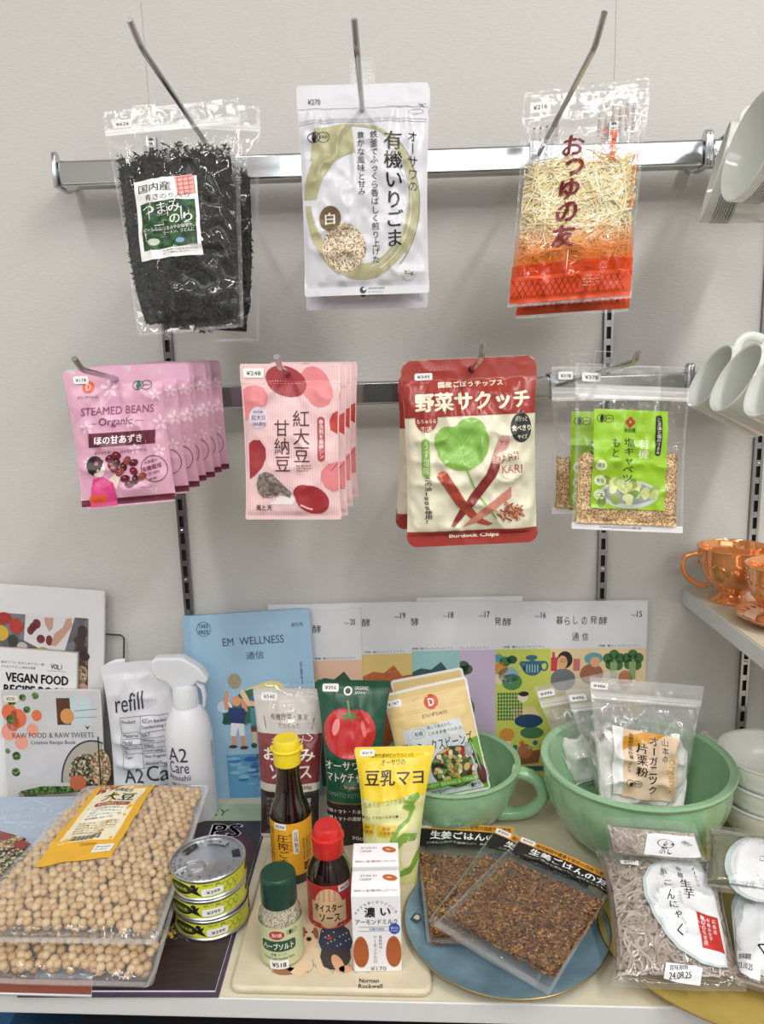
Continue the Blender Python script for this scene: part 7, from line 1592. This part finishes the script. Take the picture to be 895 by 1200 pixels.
# ------------------------------------------------------------------ konjac packs on the yellow platter
KNO = [M((178, 164, 152), .25, coat=.4), M((160, 146, 136), .25, coat=.4), M((192, 180, 168), .25, coat=.4)]
KFILM = film('konjac_film', haze=.04, gloss=1.1, bump=.6, bs=70, rough=.08)
def konjac(q, label, seed, kind, lab=None, lpts=None, col=(124, 116, 96), bulge=15, extra=None, pinch=.02):
    t = E('konjac_pack', label, 'pack', mw=q['m'], group='konjac packs on the yellow platter'); P = Pouch(q, bulge=bulge, ts=11, bs=9, wr=1.4, seed=seed, wave=2, r=1, nx=60, ny=70, pw=.35, pinch=pinch); W, H = P.W, P.H
    mb = MB(); P.sheet(mb, KFILM); mb.build('bag_film', t); r_ = np.random.RandomState(seed); uy = P.sx / P.sy
    if kind == 'strands':
        mb = MB(); fill_sheet(P, mb, M((140, 126, 114), .4), 5, W * P.taper - 5 if False else W - 5, 12 * uy, H - 11 * uy, inset=5, amp=3, sc=5, seed=seed, rag=1, both=True)
        for i in range(330):
            x, y = 6 + r_.rand() * (W - 12), 14 * uy + r_.rand() * (H - 27 * uy); a = r_.rand() * 6.3; da = r_.randn() * .35; pts = []
            for j in range(12):
                hx = P.hw(np.array([y]))[0] - 5; pts.append((min(max(x, W / 2 - hx), W / 2 + hx), min(max(y, 12 * uy), H - 11 * uy))); x += 3.2 * math.cos(a); y += 3.2 * math.sin(a) * uy; a += da + r_.randn() * .25
            Pp, N = inplane(P, pts, 0); mb.tube(Pp - N * ((1.6 + r_.rand() * 3.5) * P.sx), 1.35 * P.sx, KNO[i % 3], n=6)
        mb.build('konjac_strands', t, kind='stuff')
    else:
        mb = MB(); fill_sheet(P, mb, cells('konjac_%d' % seed, [col, tuple(c - 5 for c in col), col, tuple(c + 5 for c in col), col, col, tuple(c - 26 for c in col)], 900, rough=.3), 5, W - 5, 10 * uy, H - 9 * uy, inset=1.5, amp=.8, sc=20, seed=seed, rag=0, both=True); mb.build('konjac_block', t)
    if lab:
        mb = MB(); cv = Cv(); cv.warp(lab, 100, 100, locs(q, lpts)); cv.bake(mb, P.fn, 5); mb.build('label', t, label='white oval label with brush lettering')
    if extra: extra(t, P, q)
    return t
LW = M((228, 230, 234), .35); LGY = M((190, 202, 204), .35); RKN = M((190, 50, 44), .35)
# rear strand pack
lb = Cv(); lb.poly([(0, 8), (18, 0), (100, 6), (100, 100), (0, 100)], LW, L=2); lb.T('有機生芋', 66, 30, 92, 44, INK, L=4, rot=60); lb.T('糸こ', 30, 26, 52, 90, INK, L=4, rot=10); lb.ring(38, 40, 16, 20, 2, GREYI, L=3)
q = quad((705, 953), (814, 966), (716, 1012), (832, 1016), zt=SH + .118, zb=SH + .070); konjac(q, 'rear noodle-style konjac pack, lying between the green bowl and the front pack', 131, 'strands', lb, [(757, 972), (811, 976), (820, 1002), (752, 996)], bulge=12)
# rear right block pack
lb = Cv(); lb.ell(50, 50, 50, 50, LGY, L=2); lb.ell(52, 51, 45, 46, LW, L=3); lb.T('こんにゃく', 40, 40, 80, 50, GREYI, L=4)
q = quad((827, 964), (960, 986), (826, 1044), (965, 1062), zt=SH + .094, zb=SH + .070); konjac(q, 'rear grey-green block konjac pack at the right edge', 132, 'block', lb, [(848, 980), (950, 984), (950, 1062), (848, 1058)], col=(112, 116, 90), bulge=10)
# front right block pack
lb = Cv(); lb.ell(50, 50, 50, 50, LGY, L=2); lb.ell(52, 50, 47, 47, LW, L=3)
for i, ch in enumerate('こんにゃく'): lb.T(ch, 30 - i * 1 + (4 - i) * 5, 22 + i * 12, 40 + (4 - i) * 5 - i * 1, 32 + i * 12, INK, L=5, bold=.02, rot=20)
lb.T('オーサワの', 16, 24, 38, 28, INK, L=5, rot=-35); lb.poly([(44, 74), (56, 66), (60, 80), (50, 84)], M((96, 140, 56), .4), L=5)
def ex1(t, P, q):
    c2 = Cv(); c2.rect(0, 0, 50, 20, LW, L=4); c2.T('賞味期限', 6, 3, 30, 8, INK, L=6, bold=.02); c2.T('23.10.25', 6, 11, 34, 16, INK, L=6, bold=.02); mb = MB(); cv = Cv(); cv.warp(c2, 50, 20, locs(q, [(862, 1116), (892, 1126), (890, 1154), (860, 1140)])); cv.bake(mb, P.fn, 5); mb.build('date_sticker', t)
    mb = MB(); cv = Cv(); j = jas(10, 10, 8, INK); cv.warp(j, 20, 20, locs(q, [(872, 1006), (892, 1010), (892, 1026), (872, 1022)])); cv.bake(mb, P.fn, 5); mb.build('organic_mark', t)
q = quad((850, 998), (975, 1030), (864, 1160), (1000, 1188), zt=SH + .060, zb=SH + .028); konjac(q, 'front beige block konjac pack at the right edge with white oval label', 133, 'block', lb, [(852, 1022), (985, 1034), (985, 1160), (852, 1152)], col=(150, 134, 108), bulge=14, extra=ex1)
# front strand pack
lb = Cv(); e = [(50 + 50 * math.cos(a), 50 + 50 * math.sin(a)) for a in np.linspace(0, 2 * PI, 40, endpoint=False)]
lb.ell(50, 50, 50, 52, LGY, L=2); lb.ell(52, 51, 48, 51, LW, L=2.5)
FP = [(752, 1009), (838, 1009), (852, 1143), (745, 1138)]
def px2(x0, y0, x1, y1): return x0, y0, x1, y1
def ex2(t, P, q):
    S = lambda *pts: locs(q, pts); mb = MB(); cv = Cv()
    # oval label drawn through picture points
    cv.poly(S((788, 1010), (772, 1016), (758, 1028), (751, 1042), (753, 1062), (762, 1084), (776, 1106), (794, 1124), (818, 1137), (838, 1142), (851, 1141), (849, 1116), (843, 1086), (836, 1058), (826, 1030), (814, 1012), (800, 1008)), LGY, L=2)
    cv.poly(S((789, 1013), (775, 1018), (762, 1029), (755, 1042), (757, 1062), (766, 1084), (779, 1104), (797, 1122), (819, 1134), (838, 1140), (849, 1139), (847, 1116), (841, 1086), (834, 1058), (824, 1030), (812, 1014), (800, 1011)), LW, L=3)
    cv.poly(S((813, 1082), (839, 1084), (848, 1126), (821, 1122)), RKN, L=4)
    def put(ch, x, y, w_, h, m_=INK, b=.0, L=5):
        c3 = Cv(); c3.T(ch, 0, 0, 10, 10, m_, bold=b, res=3); cv.warp(c3, 10, 10, S((x, y), (x + w_, y), (x + w_ + h * .06, y + h), (x + h * .06, y + h)), dL=L - 3)
    for i, ch in enumerate('こんにゃく'): put(ch, (776, 779, 782, 788, 791)[i], (1045, 1058, 1070, 1083, 1097)[i], (9, 9, 10, 8, 7)[i], (7, 10, 9, 8, 13)[i], b=.02)
    for i, ch in enumerate('有機'): put(ch, 789 + i * 2, 1027 + i * 9, 7, 7)
    for i, ch in enumerate('生芋'): put(ch, 794 + i * 4, 1044 + i * 12, 13, 11, b=.02)
    put('糸', 771, 1029, 8, 9, b=.02); c3 = Cv(); c3.ring(5, 5, 7, 7, .6, INK, n=4, L=3); cv.warp(c3, 10, 10, S((770, 1028), (780, 1028), (781, 1039), (771, 1039)))
    for i, ch in enumerate('オーサワの'): put(ch, 808 + i * 1.6, 1028 + i * 4.6, 3.6, 3.6) if ch != 'ー' else put('｜', 809.5 + i * 1.6, 1028 + i * 4.6, 1, 3.6)
    for j, s_ in enumerate(('広島産', '有機糸生芋', '100%使用')):
        for i, ch in enumerate(s_): put(ch, 832 - j * 7 + i * .9, 1087 + i * (5.6 if j else 6), 4.4, 4.6, m_=WHITE, L=6)
    c3 = jas(10, 10, 9, INK); cv.warp(c3, 20, 20, S((793, 1006), (812, 1008), (812, 1018), (794, 1016)), dL=2)
    put('◉', 729, 1008, 8, 7, b=.02, L=4); put('ORGANIC', 740, 1009, 18, 3, L=4); put('JAPAN', 740, 1013, 14, 3, L=4)
    cv.poly(S((779, 1137), (822, 1142), (820, 1156), (777, 1149)), LW, L=4); put('賞味期限', 783, 1140, 22, 4.5, b=.02, L=6); put('24.08.25', 783, 1146, 26, 4, b=.02, L=6)
    cv.poly(S((725, 1014), (747, 1019), (747, 1025), (727, 1020)), STICK, L=4); put('¥399', 730, 1016.5, 13, 4, L=6)
    cv.bake(mb, P.fn, 5); mb.build('label', t, label='white oval label with red box and brush lettering')
q = quad((700, 1000), (841, 996), (716, 1150), (878, 1170), zt=SH + .066, zb=SH + .030); konjac(q, 'front noodle-style konjac pack with white oval label and red box', 134, 'strands', bulge=16, extra=ex2, pinch=.10)
